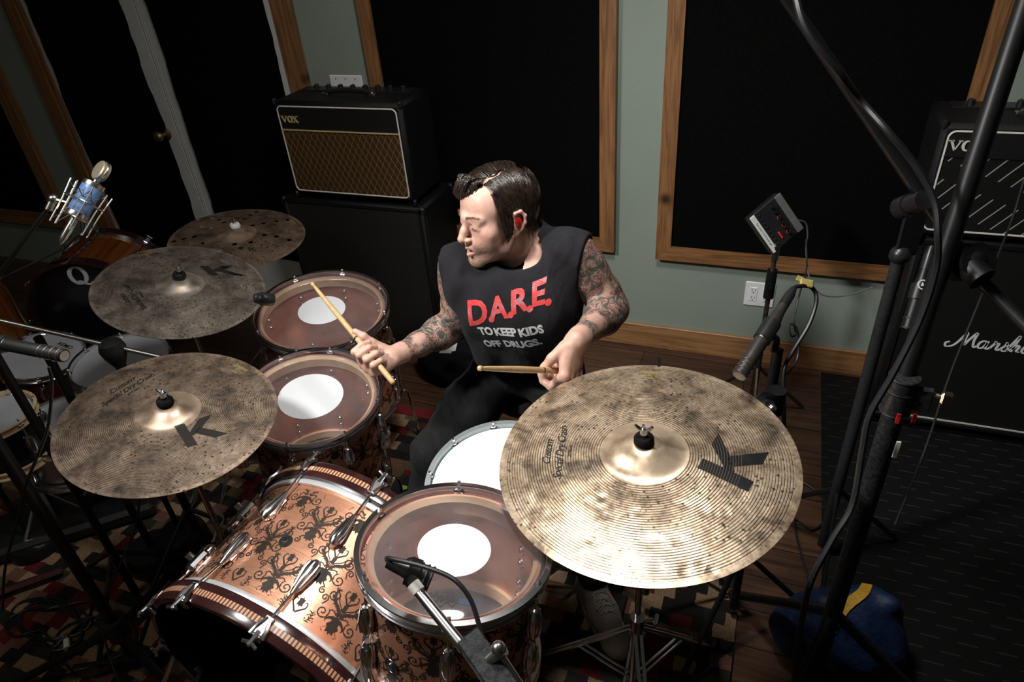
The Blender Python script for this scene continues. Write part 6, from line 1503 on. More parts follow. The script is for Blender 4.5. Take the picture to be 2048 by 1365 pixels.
# clip microphone on the rim of the far floor tom
A = at(545, 600, 1.98); Bq = at(508, 596, 1.95); t = thing('clip_microphone', 'small black clip microphone on the left rim of the large back floor tom', 'microphone', A, frame_z(Bq-A, IU)); Lm = np.linalg.norm(Bq-A)
MB().lathe([(1e-4, -0.005), (0.015, -0.004), (0.019, 0.01), (0.019, Lm*0.6), (0.012, Lm), (1e-4, Lm+0.002)], 24).obj('body', BLACKP, t)
MB().box((0, -0.02, Lm*0.8), (0.016, 0.05, 0.016), bev=0.004).obj('clip', BLACKM, t)

# ================================================================== DRUMMER
def towards(A, u, v, length, near=True, dmin=0.8, dmax=2.6):
    """point on the view ray through u,v lying `length` away from A"""
    o = CAM_C; d = at(u, v, 1.0)-CAM_C; w = o-A; a = d@d; b = 2*d@w; c = w@w-length**2; D = b*b-4*a*c
    if D < 0: t = -b/2/a
    else: t = (-b-math.sqrt(D))/2/a if near else (-b+math.sqrt(D))/2/a
    return o+d*t
SL = at(1150, 512, 1.79); SR = at(918, 535, 1.90)
EL = at(1226, 618, 1.87); WL = towards(EL, 1158, 702, 0.25)
ER = at(920, 648, 2.03); WR = towards(ER, 808, 700, 0.25)
SM = (SL+SR)/2; PV = v3(-0.655, 1.675, 0.60)
NB = SM+v3(0.005, 0.035, 0.055)
HC = at(993, 430, 1.765)
print('joints', SL, SR, EL, WL, ER, WR, SM, HC, np.linalg.norm(SL-SR))
# head axes: forward, up, left
HF = unit(v3(-0.575, -0.80, 0.0)); HU = v3(0.02, -0.02, 1.0); HU = unit(HU-HF*(HU@HF)); HU = unit(HU+0.10*np.cross(HF, HU)*0)
HLft = np.cross(HU, HF)              # person's left
roll = -0.10; HU2 = HU*math.cos(roll)+HLft*math.sin(roll); HL2 = np.cross(HU2, HF); HU = HU2; HLft = HL2
HR_ = np.array([HLft, -HF, HU]).T     # local x = person's left, y = backward, z = up
if np.linalg.det(HR_) < 0: HR_[:, 0] *= -1
def hd(x, y, z): return HC+HR_ @ v3(x, y, z)*HS_
HS_ = 0.99

def head_field(F):
    E_ = lambda c, r, k=0.012, R=None, op='add': F.ell(hd(*c), np.array(r)*HS_, HR_ if R is None else HR_ @ R, k, op)
    C_ = lambda a, b, ra, rb, k=0.01, op='add': F.cone(hd(*a), hd(*b), ra*HS_, rb*HS_, k, op)
    E_((0, 0.018, 0.040), (0.074, 0.095, 0.078), 0.0)
    E_((0, -0.042, 0.036), (0.063, 0.046, 0.058), 0.03)
    E_((0, -0.038, -0.030), (0.058, 0.048, 0.062), 0.03)
    for s in (-1, 1):
        C_((s*0.056, 0.000, -0.045), (s*0.052, -0.012, -0.068), 0.017, 0.017, 0.02)
        C_((s*0.052, -0.012, -0.068), (s*0.016, -0.074, -0.100), 0.017, 0.015, 0.022)
        E_((s*0.042, -0.056, -0.024), (0.021, 0.019, 0.017), 0.030)       # cheekbone
        E_((s*0.040, -0.050, -0.055), (0.018, 0.026, 0.022), 0.020)       # cheek
        E_((s*0.026, -0.077, -0.052), (0.014, 0.012, 0.016), 0.018)
    E_((0, -0.020, -0.078), (0.045, 0.055, 0.028), 0.022)
    E_((0, -0.079, -0.104), (0.022, 0.016, 0.017), 0.014)                  # chin
    for s in (-1, 1):
        C_((s*0.006, -0.089, 0.020), (s*0.046, -0.073, 0.018), 0.010, 0.008, 0.014)   # brow
    E_((0, -0.078, -0.062), (0.026, 0.019, 0.022), 0.014)                  # muzzle
    for s in (-1, 1): E_((s*0.031, -0.101, 0.001), (0.0145, 0.0145, 0.0100), 0.014, None, 'sub')  # sockets
    # nose
    C_((0, -0.084, 0.018), (0, -0.102, -0.014), 0.0095, 0.0090, 0.012)
    C_((0, -0.102, -0.014), (0, -0.1115, -0.033), 0.0090, 0.0112, 0.007)
    for s in (-1, 1): E_((s*0.0125, -0.099, -0.0375), (0.0062, 0.0100, 0.0064), 0.006)
    for s in (-1, 1): E_((s*0.0075, -0.106, -0.0455), (0.0036, 0.0055, 0.0035), 0.002, None, 'sub')
    # lids over the downcast eyes
    for s in (-1, 1):
        E_((s*0.031, -0.0765, -0.001), (0.0145, 0.0135, 0.0125), 0.004)
        C_((s*0.019, -0.084, -0.0085), (s*0.043, -0.079, -0.0075), 0.0032, 0.003, 0.005)
        C_((s*0.020, -0.088, 0.0105), (s*0.044, -0.079, 0.0085), 0.0035, 0.003, 0.007)
    # lips, parted
    for s in (-1, 1):
        C_((0.0, -0.0985, -0.0605), (s*0.022, -0.085, -0.0655), 0.0052, 0.0032, 0.005)
        C_((0.0, -0.0955, -0.0800), (s*0.021, -0.084, -0.0705), 0.0068, 0.0034, 0.004)
    E_((0, -0.098, -0.0695), (0.0175, 0.018, 0.0046), 0.002, None, 'sub')
    E_((0, -0.095, -0.0915), (0.018, 0.006, 0.004), 0.006, None, 'sub')
    # ears
    for s in (-1, 1):
        Re = np.array(Matrix.Rotation(s*0.35, 3, 'Z') @ Matrix.Rotation(-0.15, 3, 'X'))
        E_((s*0.079, 0.014, -0.006), (0.0055, 0.0185, 0.031), 0.006, Re)
        pts = [(s*0.080, -0.004, 0.006), (s*0.084, 0.004, 0.021), (s*0.087, 0.020, 0.024), (s*0.089, 0.031, 0.010), (s*0.087, 0.030, -0.008), (s*0.083, 0.020, -0.024), (s*0.079, 0.006, -0.034)]
        for a, b in zip(pts[:-1], pts[1:]): C_(a, b, 0.0046, 0.0046, 0.004)
        E_((s*0.079, 0.004, -0.033), (0.005, 0.008, 0.009), 0.004)
        E_((s*0.088, 0.012, -0.004), (0.006, 0.009, 0.014), 0.004, Re, 'sub')
def neck_field(F):
    F.chain([hd(0, 0.035, -0.045), (hd(0, 0.045, -0.095)*0.5+NB*0.5), NB+v3(0, 0.0, -0.02)], [0.058, 0.060, 0.068], 0.02)
    F.cone(hd(0.035, 0.03, -0.06), NB+v3(0.02, -0.05, -0.04), 0.020, 0.018, 0.03); F.cone(hd(-0.035, 0.03, -0.06), NB+v3(-0.02, -0.05, -0.04), 0.020, 0.018, 0.03)
    F.cone(hd(0, -0.02, -0.09), NB+v3(-0.01, -0.055, -0.03), 0.028, 0.02, 0.03)
FW = unit(v3(-0.02, -1, 0.0))       # chest direction
def torso_field(F, g=0.0):
    """g = extra thickness (clothing)"""
    F.ell(SM+v3(0.0, 0.0, -0.10), (0.165+g, 0.115+g, 0.155+g), k=0.0)
    F.ell((SM*0.45+PV*0.55)+v3(0.005, -0.02, 0.0), (0.142+g, 0.112+g, 0.17+g), k=0.06)
    F.ell(PV+v3(0, 0, 0.02), (0.158+g, 0.12+g, 0.11+g), k=0.06)
    F.cone(NB+v3(0.03, 0, -0.02), SL+v3(-0.015, 0, 0.0), 0.052+g, 0.058+g, 0.05); F.cone(NB+v3(-0.03, 0, -0.02), SR+v3(0.015, 0, 0.0), 0.052+g, 0.058+g, 0.05)
    for s in (-1, 1): F.ell(SM+v3(s*0.070, -0.080, -0.085), (0.085+g, 0.035+g, 0.070+g), k=0.07)
def arm_field(F, S, E1, W, hand_dir):
    u = unit(E1-S); f = unit(W-E1); nrm = unit(np.cross(u, f)+1e-6)
    F.cone(S+v3(0, 0, 0.0), S+u*0.06, 0.060, 0.056, 0.03)
    F.chain([S+u*0.04, S+u*0.13, E1-u*0.05, E1], [0.055, 0.049, 0.041, 0.037], 0.02)
    bis = unit(f-u); F.ell(S+u*0.15+bis*0.012, (0.043, 0.043, 0.075), frame_z(u), 0.02)   # biceps side
    F.ell(S+u*0.14-bis*0.014, (0.040, 0.040, 0.08), frame_z(u), 0.02)
    F.cone(E1, E1+f*0.03, 0.037, 0.041, 0.02)
    F.chain([E1+f*0.02, E1+f*0.085, E1+f*0.17, W], [0.042, 0.044, 0.033, 0.026], 0.02)
    F.ell(E1+f*0.07+nrm*0.008, (0.040, 0.046, 0.075), frame_z(f, nrm), 0.02)
    F.cone(W-f*0.03, W+unit(hand_dir)*0.015, 0.026, 0.025, 0.012)
def hand_field(F, W, X, Y, Z, curl, spread=0.0, s=1.0, thumb='grip', index_out=0.0):
    """X to the knuckles, Y to the thumb side, Z back of the hand"""
    def P(x, y, z): return W+(X*x+Y*y+Z*z)*s
    # palm
    F.ell(P(0.050, 0.000, -0.002), np.array((0.050, 0.041, 0.0165))*s, np.array([X, Y, Z]).T, 0.012)
    for y, ra in ((0.030, 0.0125), (0.010, 0.0130), (-0.010, 0.0125), (-0.028, 0.0115)):
        F.cone(P(0.012, y*0.6, 0.0), P(0.088-abs(y-0.008)*0.25, y, 0.002), 0.013*s, ra*0.95*s, 0.010)
    F.ell(P(0.035, 0.022, -0.014), np.array((0.030, 0.017, 0.016))*s, np.array([X, Y, Z]).T, 0.012)   # thenar
    F.ell(P(0.035, -0.024, -0.012), np.array((0.032, 0.014, 0.014))*s, np.array([X, Y, Z]).T, 0.012)
    knuck = []
    for i, (y, L_) in enumerate(((0.030, (0.043, 0.026, 0.021)), (0.010, (0.047, 0.030, 0.022)), (-0.010, (0.043, 0.028, 0.021)), (-0.028, (0.034, 0.021, 0.019)))):
        a = 0.0; p = P(0.088-abs(y-0.008)*0.25, y, 0.000); knuck.append(p)
        r = [0.0108, 0.0100, 0.0090, 0.0080] if i < 3 else [0.0095, 0.0088, 0.0080, 0.0072]
        F.ell(p+Z*0.005*s, np.array((0.0120, 0.0095, 0.0105))*s, np.array([X, Y, Z]).T, 0.006)
        cu = curl[i]
        for j in range(3):
            a += cu[j]; d = X*math.cos(a)-Z*math.sin(a)+Y*(spread*(1.5-i)*0.3); d = unit(d); q = p+d*L_[j]*s
            F.cone(p, q, r[j]*s, r[j+1]*s, 0.0035 if j else 0.006); p = q
    if thumb == 'grip': T = [(0.018, 0.026, -0.012), (0.048, 0.046, -0.026), (0.078, 0.044, -0.036), (0.100, 0.032, -0.040)]
    else: T = thumb
    T = [P(*t) for t in T]
    for j in range(3): F.cone(T[j], T[j+1], (0.0150, 0.0120, 0.0108)[j]*s, (0.0122, 0.0108, 0.0088)[j]*s, 0.006)
    return knuck
GRIP = [(0.85, 1.45, 0.75), (1.05, 1.50, 0.85), (1.15, 1.50, 0.85), (1.20, 1.50, 0.85)]
# right hand: stick runs from the little finger side up past the index finger
HRC = at(744, 714, float((WR-CAM_C)@-IB)-0.06); STR_T = towards(HRC, 623, 566, 0.306, False)
sdR = unit(STR_T-HRC)
hx = unit(HRC-WR); Yr = sdR; Xr = unit(hx-Yr*(hx@Yr)*0.9); Xr = unit(Xr-Yr*(Xr@Yr)); Zr = np.cross(Xr, Yr)
# left hand: stick leaves to picture left
HLC = at(1120, 742, float((WL-CAM_C)@-IB)-0.055); STL_T = towards(HLC, 956, 737, 0.306)
sdL = unit(STL_T-HLC)
hx = unit(HLC-WL); Yl = sdL; Xl = unit(hx-Yl*(hx@Yl)); Zl = -np.cross(Xl, Yl)
def stick_center(W, X, Y, Z, s=1.0): return W+(X*0.076+Z*-0.030)*s
WR2 = HRC-(Xr*0.076+Zr*-0.030); WL2 = HLC-(Xl*0.076+Zl*-0.030)
print('wrist offsets', np.linalg.norm(WR2-WR), np.linalg.norm(WL2-WL), 'stick R', np.linalg.norm(STR_T-HRC), 'L', np.linalg.norm(STL_T-HLC), 'Zr.cam', Zr@unit(CAM_C-HRC), 'Zl.cam', Zl@unit(CAM_C-HLC))
WR, WL = WR2, WL2

lo = np.min([SL, SR, EL, WL, ER, WR, HRC, HLC, PV], axis=0)-0.17; hi = np.max([SL, SR, EL, WL, ER, WR, HRC, HLC, PV], axis=0)+0.17
lo[2] = 0.50; hi[2] = NB[2]+0.09
FB = Field(lo, hi, 0.0032)
torso_field(FB, -0.018); neck_field(FB); 
arm_field(FB, SL, EL, WL, HLC-WL); arm_field(FB, SR, ER, WR, HRC-WR)
hand_field(FB, WR, Xr, Yr, Zr, GRIP, thumb=[(0.018, 0.026, -0.012), (0.045, 0.048, -0.026), (0.062, 0.066, -0.038), (0.074, 0.088, -0.040)])
hand_field(FB, WL, Xl, Yl, Zl, [(0.75, 1.2, 0.6), (1.0, 1.45, 0.8), (1.1, 1.5, 0.8), (1.15, 1.5, 0.8)], thumb=[(0.018, 0.026, -0.012), (0.048, 0.046, -0.028), (0.072, 0.046, -0.044), (0.090, 0.036, -0.050)])
Vb, Qb = FB.extract(); Vb = lap(Vb, Qb, 1, 0.3)
FH = Field(HC-0.19, HC+0.17, 0.0019); head_field(FH); neck_field(FH)
cutp = (hd(0, 0.03, -0.10)+NB)/2
Vh, Qh = FH.extract(); Vh = lap(Vh, Qh, 2, 0.4)
nax = unit(hd(0, 0.03, -0.05)-NB)
dh = (Vh-cutp)@nax; keep = (dh[Qh] > -0.004).all(1)
Qh = Qh[keep]; used = np.unique(Qh); mp_i = np.full(len(Vh), -1); mp_i[used] = np.arange(len(used)); Vh = Vh[used]; Qh = mp_i[Qh]
near = np.linalg.norm(Vb-cutp, axis=1) < 0.16
db = (Vb-cutp)@nax; kb_ = ~((db[Qb] > 0.002).all(1) & near[Qb].all(1)); Qb = Qb[kb_]; used = np.unique(Qb); mp_i = np.full(len(Vb), -1); mp_i[used] = np.arange(len(used)); Vb = Vb[used]; Qb = mp_i[Qb]
VA = np.vstack([Vb, Vh]); QA = np.vstack([Qb, Qh+len(Vb)])
person = thing('person', 'drummer in a sleeveless black printed t-shirt with tattooed arms, looking down left', 'person', (PV[0], PV[1], 0.0)); PO = v3(PV[0], PV[1], 0)
me = raw_mesh('body', VA-PO, QA, SKIN)
# skin pigment
n_ = len(me.vertices); co = VA if len(VA) == n_ else np.array([v.co[:] for v in me.vertices])+PO
colr = np.tile(np.array([0.62, 0.395, 0.31, 0.0]), (n_, 1))
lc = (co-HC) @ HR_/HS_
def blob(c, r, col, amt):
    d = np.sqrt((((lc-np.array(c))/np.array(r))**2).sum(1)); w = np.clip(1.3-d, 0, 1)*amt; w = np.clip(w, 0, 1)[:, None]; colr[:, :3] = colr[:, :3]*(1-w)+np.array(col)*w
hm = (np.abs(lc) < 0.17).all(1) & (lc[:, 2] > -0.125)
for s in (-1, 1): blob((s*0.045, -0.07, -0.03), (0.024, 0.03, 0.024), (0.60, 0.27, 0.21), 0.55); blob((s*0.080, 0.012, -0.01), (0.014, 0.03, 0.035), (0.60, 0.26, 0.21), 0.6)
blob((0, -0.112, -0.036), (0.018, 0.016, 0.014), (0.62, 0.30, 0.24), 0.5)
# beard shadow
bw = np.clip((-0.030-lc[:, 2])/0.025, 0, 1)*np.clip((0.010-lc[:, 1])/0.03, 0, 1)*hm*(0.70+0.30*np.sin(lc[:, 0]*2600)*np.sin(lc[:, 1]*2500)*np.sin(lc[:, 2]*2700))
bw *= np.clip(np.abs(lc[:, 0])/0.02+(lc[:, 2] < -0.08)+(np.abs(lc[:, 2]+0.052) < 0.006), 0, 1)
bw *= np.clip((np.abs(lc[:, 0])-0.018)/0.02+(lc[:, 2] < -0.078)*1.0+0.5*(lc[:, 2] < -0.046), 0, 1)
w = (bw*0.92)[:, None]; colr[:, :3] = colr[:, :3]*(1-w)+np.array([0.13, 0.075, 0.050])*w
for s in (-1, 1):
    blob((s*0.010, -0.0985, -0.0615), (0.014, 0.009, 0.0042), (0.50, 0.20, 0.18), 1.0); blob((s*0.010, -0.0965, -0.0800), (0.014, 0.009, 0.0068), (0.62, 0.29, 0.27), 1.0)
blob((0, -0.088, -0.0695), (0.016, 0.014, 0.0040), (0.05, 0.012, 0.010), 1.0)
# tattoo coverage: from the shoulders to just above each wrist
def arm_mask(S, E1, W):
    def seg(a, b): 
        ba = b-a; t = np.clip(((co-a)@ba)/(ba@ba), 0, 1); return np.linalg.norm(co-a-t[:, None]*ba, axis=1), t
    d1_, t1 = seg(S, E1); d2_, t2 = seg(E1, W)
    m = (d1_ < 0.090) | ((d2_ < 0.065) & (t2 < 0.86)); tors = np.abs((co-SM)[:, 0]) < 0.13
    return m & ~(tors & (d2_ > 0.06)) & (np.linalg.norm(lc, axis=1) > 0.15)
tm_ = arm_mask(SL, EL, WL) | arm_mask(SR, ER, WR); colr[tm_, 3] = 1.0
# knuckle redness
for W, X, Z in ((WR, Xr, Zr), (WL, Xl, Zl)):
    d = np.linalg.norm(co-(W+X*0.09+Z*0.0), axis=1); w = (np.clip(1-d/0.045, 0, 1)*0.45)[:, None]; colr[:, :3] = colr[:, :3]*(1-w)+np.array([0.62, 0.26, 0.20])*w
ca = me.color_attributes.new('Col', 'FLOAT_COLOR', 'POINT'); ca.data.foreach_set('color', colr.astype(np.float32).ravel())
print('beard', bw.max(), (bw > 0.3).sum(), len(bw), len(VA), n_)
link('body', me, person)

# ---- eyebrows, lashes, in-ear monitor
def hl(p): return hd(*p)-PO
BROWN_ = simple('light_brown_hair', (0.12, 0.07, 0.045), 0, 0.5, 0.3, 90)
r_ = np.random.RandomState(4)
for s in (-1, 1):
    b = MB()
    for i in range(85):
        t = r_.rand(); x = s*(0.012+0.038*t); y = -0.0985+0.018*t**1.5; z = 0.0215+0.006*math.sin(t*2.4)+r_.randn()*0.0018
        p = np.array((x, y, z)); d = np.array((s*0.007, 0.001, 0.002*(1-2*t)+r_.randn()*0.001)); b.tube([hl(p), hl(p+d*0.6+v3(0, -0.0008, 0)), hl(p+d)], [0.00030, 0.00028, 0.0001], 4)
    b.obj('eyebrow', BROWN_, person)
for s in (-1, 1):
    b = MB(); P = [hl((s*(0.019+0.025*t), -0.0905+0.004*t+0.012*(t-0.35)**2*2, -0.0055-0.0022*math.sin(PI*t))) for t in np.linspace(0, 1, 12)]
    b.tube(P, 0.0009, 6)
    for t in np.linspace(0.1, 0.95, 14):
        p = np.array((s*(0.019+0.025*t), -0.0905+0.004*t, -0.0060-0.0020*math.sin(PI*t))); b.tube([hl(p), hl(p+v3(s*0.001, -0.005, -0.002))], [0.0003, 0.0001], 4)
    b.obj('eyelashes', HAIR, person)
IEM = simple('translucent_red', (0.45, 0.01, 0.008), 0, 0.15, 0.1, 60, coat=0.5)
b = MB(); b.sphere(hl((0.084, 0.011, -0.003)), (0.0068, 0.0115, 0.0155), 16, 10, HR_); b.obj('earphone', IEM, person)

# ---- hair
def scalp(p):
    """push a head-local point onto the cranium ellipsoid, returns (point, normal)"""
    c = np.array((0, 0.018, 0.040)); r = np.array((0.0745, 0.0955, 0.0785)); q = (p-c)/r; q = q/np.linalg.norm(q); nn = unit(q/r); return c+q*r, nn
Fh = Field(HC-0.17, HC+0.17, 0.003)
Fh.ell(hd(0, 0.022, 0.043), np.array((0.0775, 0.0975, 0.0800))*HS_, HR_, 0.0); Fh.ell(hd(0, 0.052, 0.002), np.array((0.070, 0.066, 0.082))*HS_, HR_, 0.03)
for s in (-1, 1): Fh.ell(hd(s*0.066, -0.004, 0.020), np.array((0.014, 0.026, 0.034))*HS_, HR_, 0.015)
# keep the face and ears free
Fh.ell(hd(0.004, -0.098, 0.002), np.array((0.072, 0.072, 0.058))*HS_, HR_, 0.006, 'sub'); Fh.ell(hd(0, -0.075, -0.070), np.array((0.09, 0.095, 0.055))*HS_, HR_, 0.006, 'sub')
for s in (-1, 1): Fh.ell(hd(s*0.088, 0.014, -0.018), np.array((0.020, 0.028, 0.032))*HS_, HR_, 0.004, 'sub')
for i in range(14):       # parting groove
    y0_ = -0.062+0.0065*i; xx = 0.027+0.004*math.sin(i*0.9); q_ = 0.0395+0.0785*math.sqrt(max(0.02, 1-(xx/0.0745)**2-((y0_-0.018)/0.0955)**2)); Fh.ell(hd(xx, y0_, q_+0.004), np.array((0.0026, 0.0065, 0.0066)), HR_, 0.002, 'sub')
V, Q = Fh.extract(); V = lap(V, Q, 2); hair = link('hair', raw_mesh('hair', V-PO, Q, HAIR), person)
r_ = np.random.RandomState(12); strands = []
def grow(root, n, step, flow, lift, wid):
    p = np.array(root, float); pts = []; h = 0.004; prev = None
    for i in range(n):
        t = i/(n-1); q, nn = scalp(p); h_ = lift(t, p); P_ = q+nn*h_
        if p[2] < 0.0: P_ = P_+0*nn
        pts.append(P_); d = flow(P_, t); d = d-nn*(d@nn)*0.8 if P_[2] > -0.005 else d
        if prev is not None: d = unit(d)*0.6+prev*0.4
        prev = unit(d); p = P_+prev*step
        if P_[2] < -0.01:
            pts[-1] = P_ if len(pts) < 2 else pts[-2]+prev*step
            p = pts[-1]
    strands.append((np.array(pts), wid))
for i in range(1500):      # top, swept to the person's right and forward
    x = r_.uniform(-0.055, 0.024); y = r_.uniform(-0.072, 0.075); z = 0.118-0.9*x*x/0.07-0.5*max(0, -y-0.03)
    j = r_.randn(3)*0.12; fr = max(0, (-y-0.01)/0.06)
    grow((x, y, z), 9, r_.uniform(0.009, 0.0125), lambda P, t, j=j, fr=fr: v3(-1.0, -0.55*fr+0.30*(y > 0.02), 0.15-0.3*t)+j,
         lambda t, p, k=r_.rand(), fr=fr: 0.005+0.012*k*math.sin(PI*min(1, t*1.1))+0.008*fr*math.sin(PI*min(1, t+0.25)), 0.0010)
for i in range(650):      # front lock rolling forward over the brow
    x = r_.uniform(-0.040, 0.022); k = r_.rand(); ye = -0.094+0.9*x*x/0.05
    pts = [v3(x, -0.048, 0.108), v3(x*0.95-0.004, -0.070, 0.110+0.007*k), v3(x*0.9-0.010, ye+0.004*k, 0.098+0.008*k), v3(x*0.85-0.018, ye-0.004+0.008*k, 0.080+0.004*k), v3(x*0.8-0.026, ye+0.004+0.008*k, 0.066)]
    strands.append((spline([p+r_.randn(3)*0.0025 for p in pts], 9), 0.0011))
for i in range(800):      # under layer of the front lock
    x = r_.uniform(-0.048, 0.034); k = r_.rand(); ye = -0.086+0.9*x*x/0.05
    pts = [v3(x, -0.046, 0.108), v3(x*0.97-0.003, -0.066, 0.103+0.004*k), v3(x*0.95-0.008, ye+0.006, 0.092+0.004*k), v3(x*0.97-0.009, ye+0.001, 0.080+0.003*k), v3(x*0.97-0.011, ye+0.001, 0.071+0.003*k)]
    strands.append((spline([p+r_.randn(3)*0.0020 for p in pts], 9), 0.0012))
for i in range(1500):      # his left side, falling over the temple and behind the ear
    y = r_.uniform(-0.060, 0.085); x = 0.038+0.008*r_.rand(); z = 0.112
    ln = r_.uniform(0.0105, 0.0150)*(0.72 if y < -0.035 else 1.0); j = r_.randn(3)*0.10
    bk = 0.25 if y < -0.02 else 0.15
    grow((x, y, z), 11, ln, lambda P, t, j=j, bk=bk: v3(0.8*(1-t), bk, -0.35-1.0*t)+j, lambda t, p, k=r_.rand(): 0.005+0.010*k*math.sin(PI*min(1, t*1.2+0.1))+0.006*t, 0.0010)
for i in range(900):      # back and right side
    a = r_.uniform(0.2, PI+0.9); x = 0.060*math.cos(a); y = 0.02+0.075*math.sin(a); z = r_.uniform(0.04, 0.105); j = r_.randn(3)*0.15
    grow((x, y, z), 9, r_.uniform(0.010, 0.014), lambda P, t, j=j: v3(0.2*np.sign(x), 0.25*(1-t), -1.0)+j, lambda t, p, k=r_.rand(): 0.006+0.010*k, 0.0010)
for i in range(170):      # long strands hanging in front of the ear
    k = r_.rand(); q = r_.rand(); pts = [v3(0.060, -0.040+0.03*q, 0.080), v3(0.079, -0.040+0.035*q, 0.040), v3(0.0845, -0.036+0.032*q, 0.005), v3(0.0845, -0.032+0.024*q, -0.012-0.012*k), v3(0.080, -0.033+0.016*q, -0.022-0.032*k)]
    strands.append((spline([p+r_.randn(3)*0.0022 for p in pts], 10), 0.0008))
b = MB()
for P, w in strands:
    W_ = hd(0, 0, 0)+P @ HR_.T*HS_-PO; n = len(W_); b.tube(W_, w*np.concatenate([np.full(n-3, 1.0), [0.85, 0.6, 0.2]]), 4, caps=False)
link('strands', b.mesh('strands', HAIR, 0), hair)
for p in bpy.data.meshes['strands'].polygons: p.use_smooth = True

# ---- shirt
lo = np.min([SL, SR, PV], axis=0)-0.22; hi = np.max([SL, SR, PV], axis=0)+0.22; lo[2] = 0.56; hi[2] = NB[2]+0.08
FS = Field(lo, hi, 0.0042); torso_field(FS, 0.006)
for S, sg in ((SL, 1), (SR, -1)):
    FS.cone(S+v3(-sg*0.02, 0, 0.004), S+v3(sg*0.055, -0.002, -0.008), 0.066, 0.066, 0.03)
    FS.cone(S+v3(-sg*0.01, 0, -0.05), SM+v3(sg*0.135, 0, -0.20), 0.055, 0.05, 0.04)
for sg in (-1, 1): FS.cone(SM+v3(sg*0.055, -0.045, -0.13), PV+v3(sg*0.055, -0.135, 0.11), 0.080, 0.068, 0.05)
FS.cone(NB+v3(0, 0.01, -0.04), NB+v3(0, 0, -0.005), 0.09, 0.077, 0.03)
uL = unit(v3(1, -0.02, -0.10)); uR = unit(v3(-1, -0.02, -0.16))
FS.halfcut(SL+v3(0.030, 0, 0), uL, lo, hi); FS.halfcut(SR+v3(-0.030, 0, 0), uR, lo, hi)
nk = unit(hd(0, 0.02, -0.06)-NB)
FS.cone(NB+v3(0, -0.01, 0.02), NB+nk*0.14+v3(0, -0.03, 0), 0.068, 0.074, 0.006, 'sub'); FS.ell(NB+v3(0.012, -0.062, -0.004), (0.074, 0.075, 0.050), k=0.006, op='sub')
FS.halfcut(v3(0, 0, 0.595), (0.05, 0.1, -1), lo, hi)
V, Q = FS.extract(); V = lap(V, Q, 2)
nz_ = (np.sin(V[:, 0]*38+V[:, 2]*60+2*np.sin(V[:, 2]*23))*0.5+np.sin(V[:, 0]*71-V[:, 2]*33)*0.3)*np.clip((0.86-V[:, 2])/0.2, 0, 1)
V[:, 1] -= nz_*0.008; V[:, 0] += nz_*0.002
fo_ = np.sin((V[:, 0]-SL[0])*55+(V[:, 2]-SL[2])*30+1.5*np.sin(V[:, 2]*17))*np.clip((V[:, 0]-SM[0]+0.02)/0.12, 0, 1)+np.sin((V[:, 0]-SR[0])*60-(V[:, 2]-SR[2])*34)*np.clip((SM[0]-V[:, 0]-0.02)/0.10, 0, 1)
V[:, 1] -= fo_*0.0055*np.clip((V[:, 2]-0.75)/0.1, 0, 1)*np.clip((1.12-V[:, 2])/0.05, 0, 1)
shirt = link('shirt', raw_mesh('shirt', V-PO, Q, TSHIRT), person)
sbvh = BVHTree.FromPolygons([tuple(v) for v in V], [tuple(int(i) for i in q) for q in Q])
# collar ribbing
P = []
for a in np.linspace(0, 2*PI, 41)[:-1]:
    d = v3(math.cos(a), math.sin(a), 0); base = NB+v3(0.006, -0.032, 0.016)+d*v3(0.080, 0.090, 0)+v3(0, 0, -0.030*(d[1] < 0)*abs(d[1])); co_, nn, _, _ = sbvh.find_nearest(Vector(base)); P.append(np.array(co_))
P.append(P[0]); b = MB(); b.tube(np.array(P), 0.0065, 8, caps=False); b.obj('collar', TSHIRT, person)
ux = unit(SL-SR); nch = unit(v3(0.06, -1, 0.10)); uy = unit(np.cross(nch, ux))*1.0
if uy[2] < 0: uy = -uy
def ray_to_shirt(u, v):
    d = unit(at(u, v, 1.0)-CAM_C); h = sbvh.ray_cast(Vector(CAM_C), Vector(d)); return np.array(h[0])
def shirt_print(B, words, px, size, rot=0.0, shear=0.0, offset=0.0, spacing=1.0, sx=1.0):
    V_, F_ = text_geo(words, size, shear=shear, offset=offset, grid=0.008, spacing=spacing); V_[:, 0] *= sx
    c_, s_ = math.cos(rot), math.sin(rot); O = ray_to_shirt(*px); out = []
    for x, y, _ in V_:
        q = O+ux*(c_*x-s_*y)+uy*(s_*x+c_*y)+nch*0.15; h = sbvh.ray_cast(Vector(q), Vector(-nch))
        out.append(np.array(h[0])+np.array(h[1])*0.0012 if h[0] is not None else q-nch*0.15)
    B.add(np.array(out)-PO, F_)
b = MB()
for ch, px, sz in (('D', (949, 630), 0.094), ('A', (992, 620), 0.084), ('R', (1032, 607), 0.080), ('E', (1071, 592), 0.078), ('.', (976, 622), 0.10), ('.', (1015, 612), 0.10), ('.', (1053, 600), 0.10), ('.', (1090, 586), 0.10)): shirt_print(b, ch, px, sz, 0.16, 0.30, 0.0030, 0.8, 0.95)
b.obj('red_lettering', PRINTR, shirt, smooth=60)
for ln_ in ((('TO', (972, 663)), ('KEEP', (1011, 665)), ('KIDS', (1062, 663))), (('OFF', (985, 688)), ('DRUGS.', (1042, 690)))):
    for w_, p_ in ln_:
        b = MB(); shirt_print(b, w_, p_, 0.036, 0.02, 0, 0.0017, 1.0, 0.84); b.obj('white_lettering', PRINTW, shirt, smooth=60)
if 0: b = MB(); shirt_print(b, 'TO KEEP KIDS', (1020, 667), 0.036, 0.02, 0, 0.0019, 0.95, 0.86); shirt_print(b, 'OFF DRUGS.', (1024, 690), 0.036, 0.02, 0, 0.0019, 0.95, 0.86); b.obj('white_lettering', PRINTW, shirt, smooth=60)

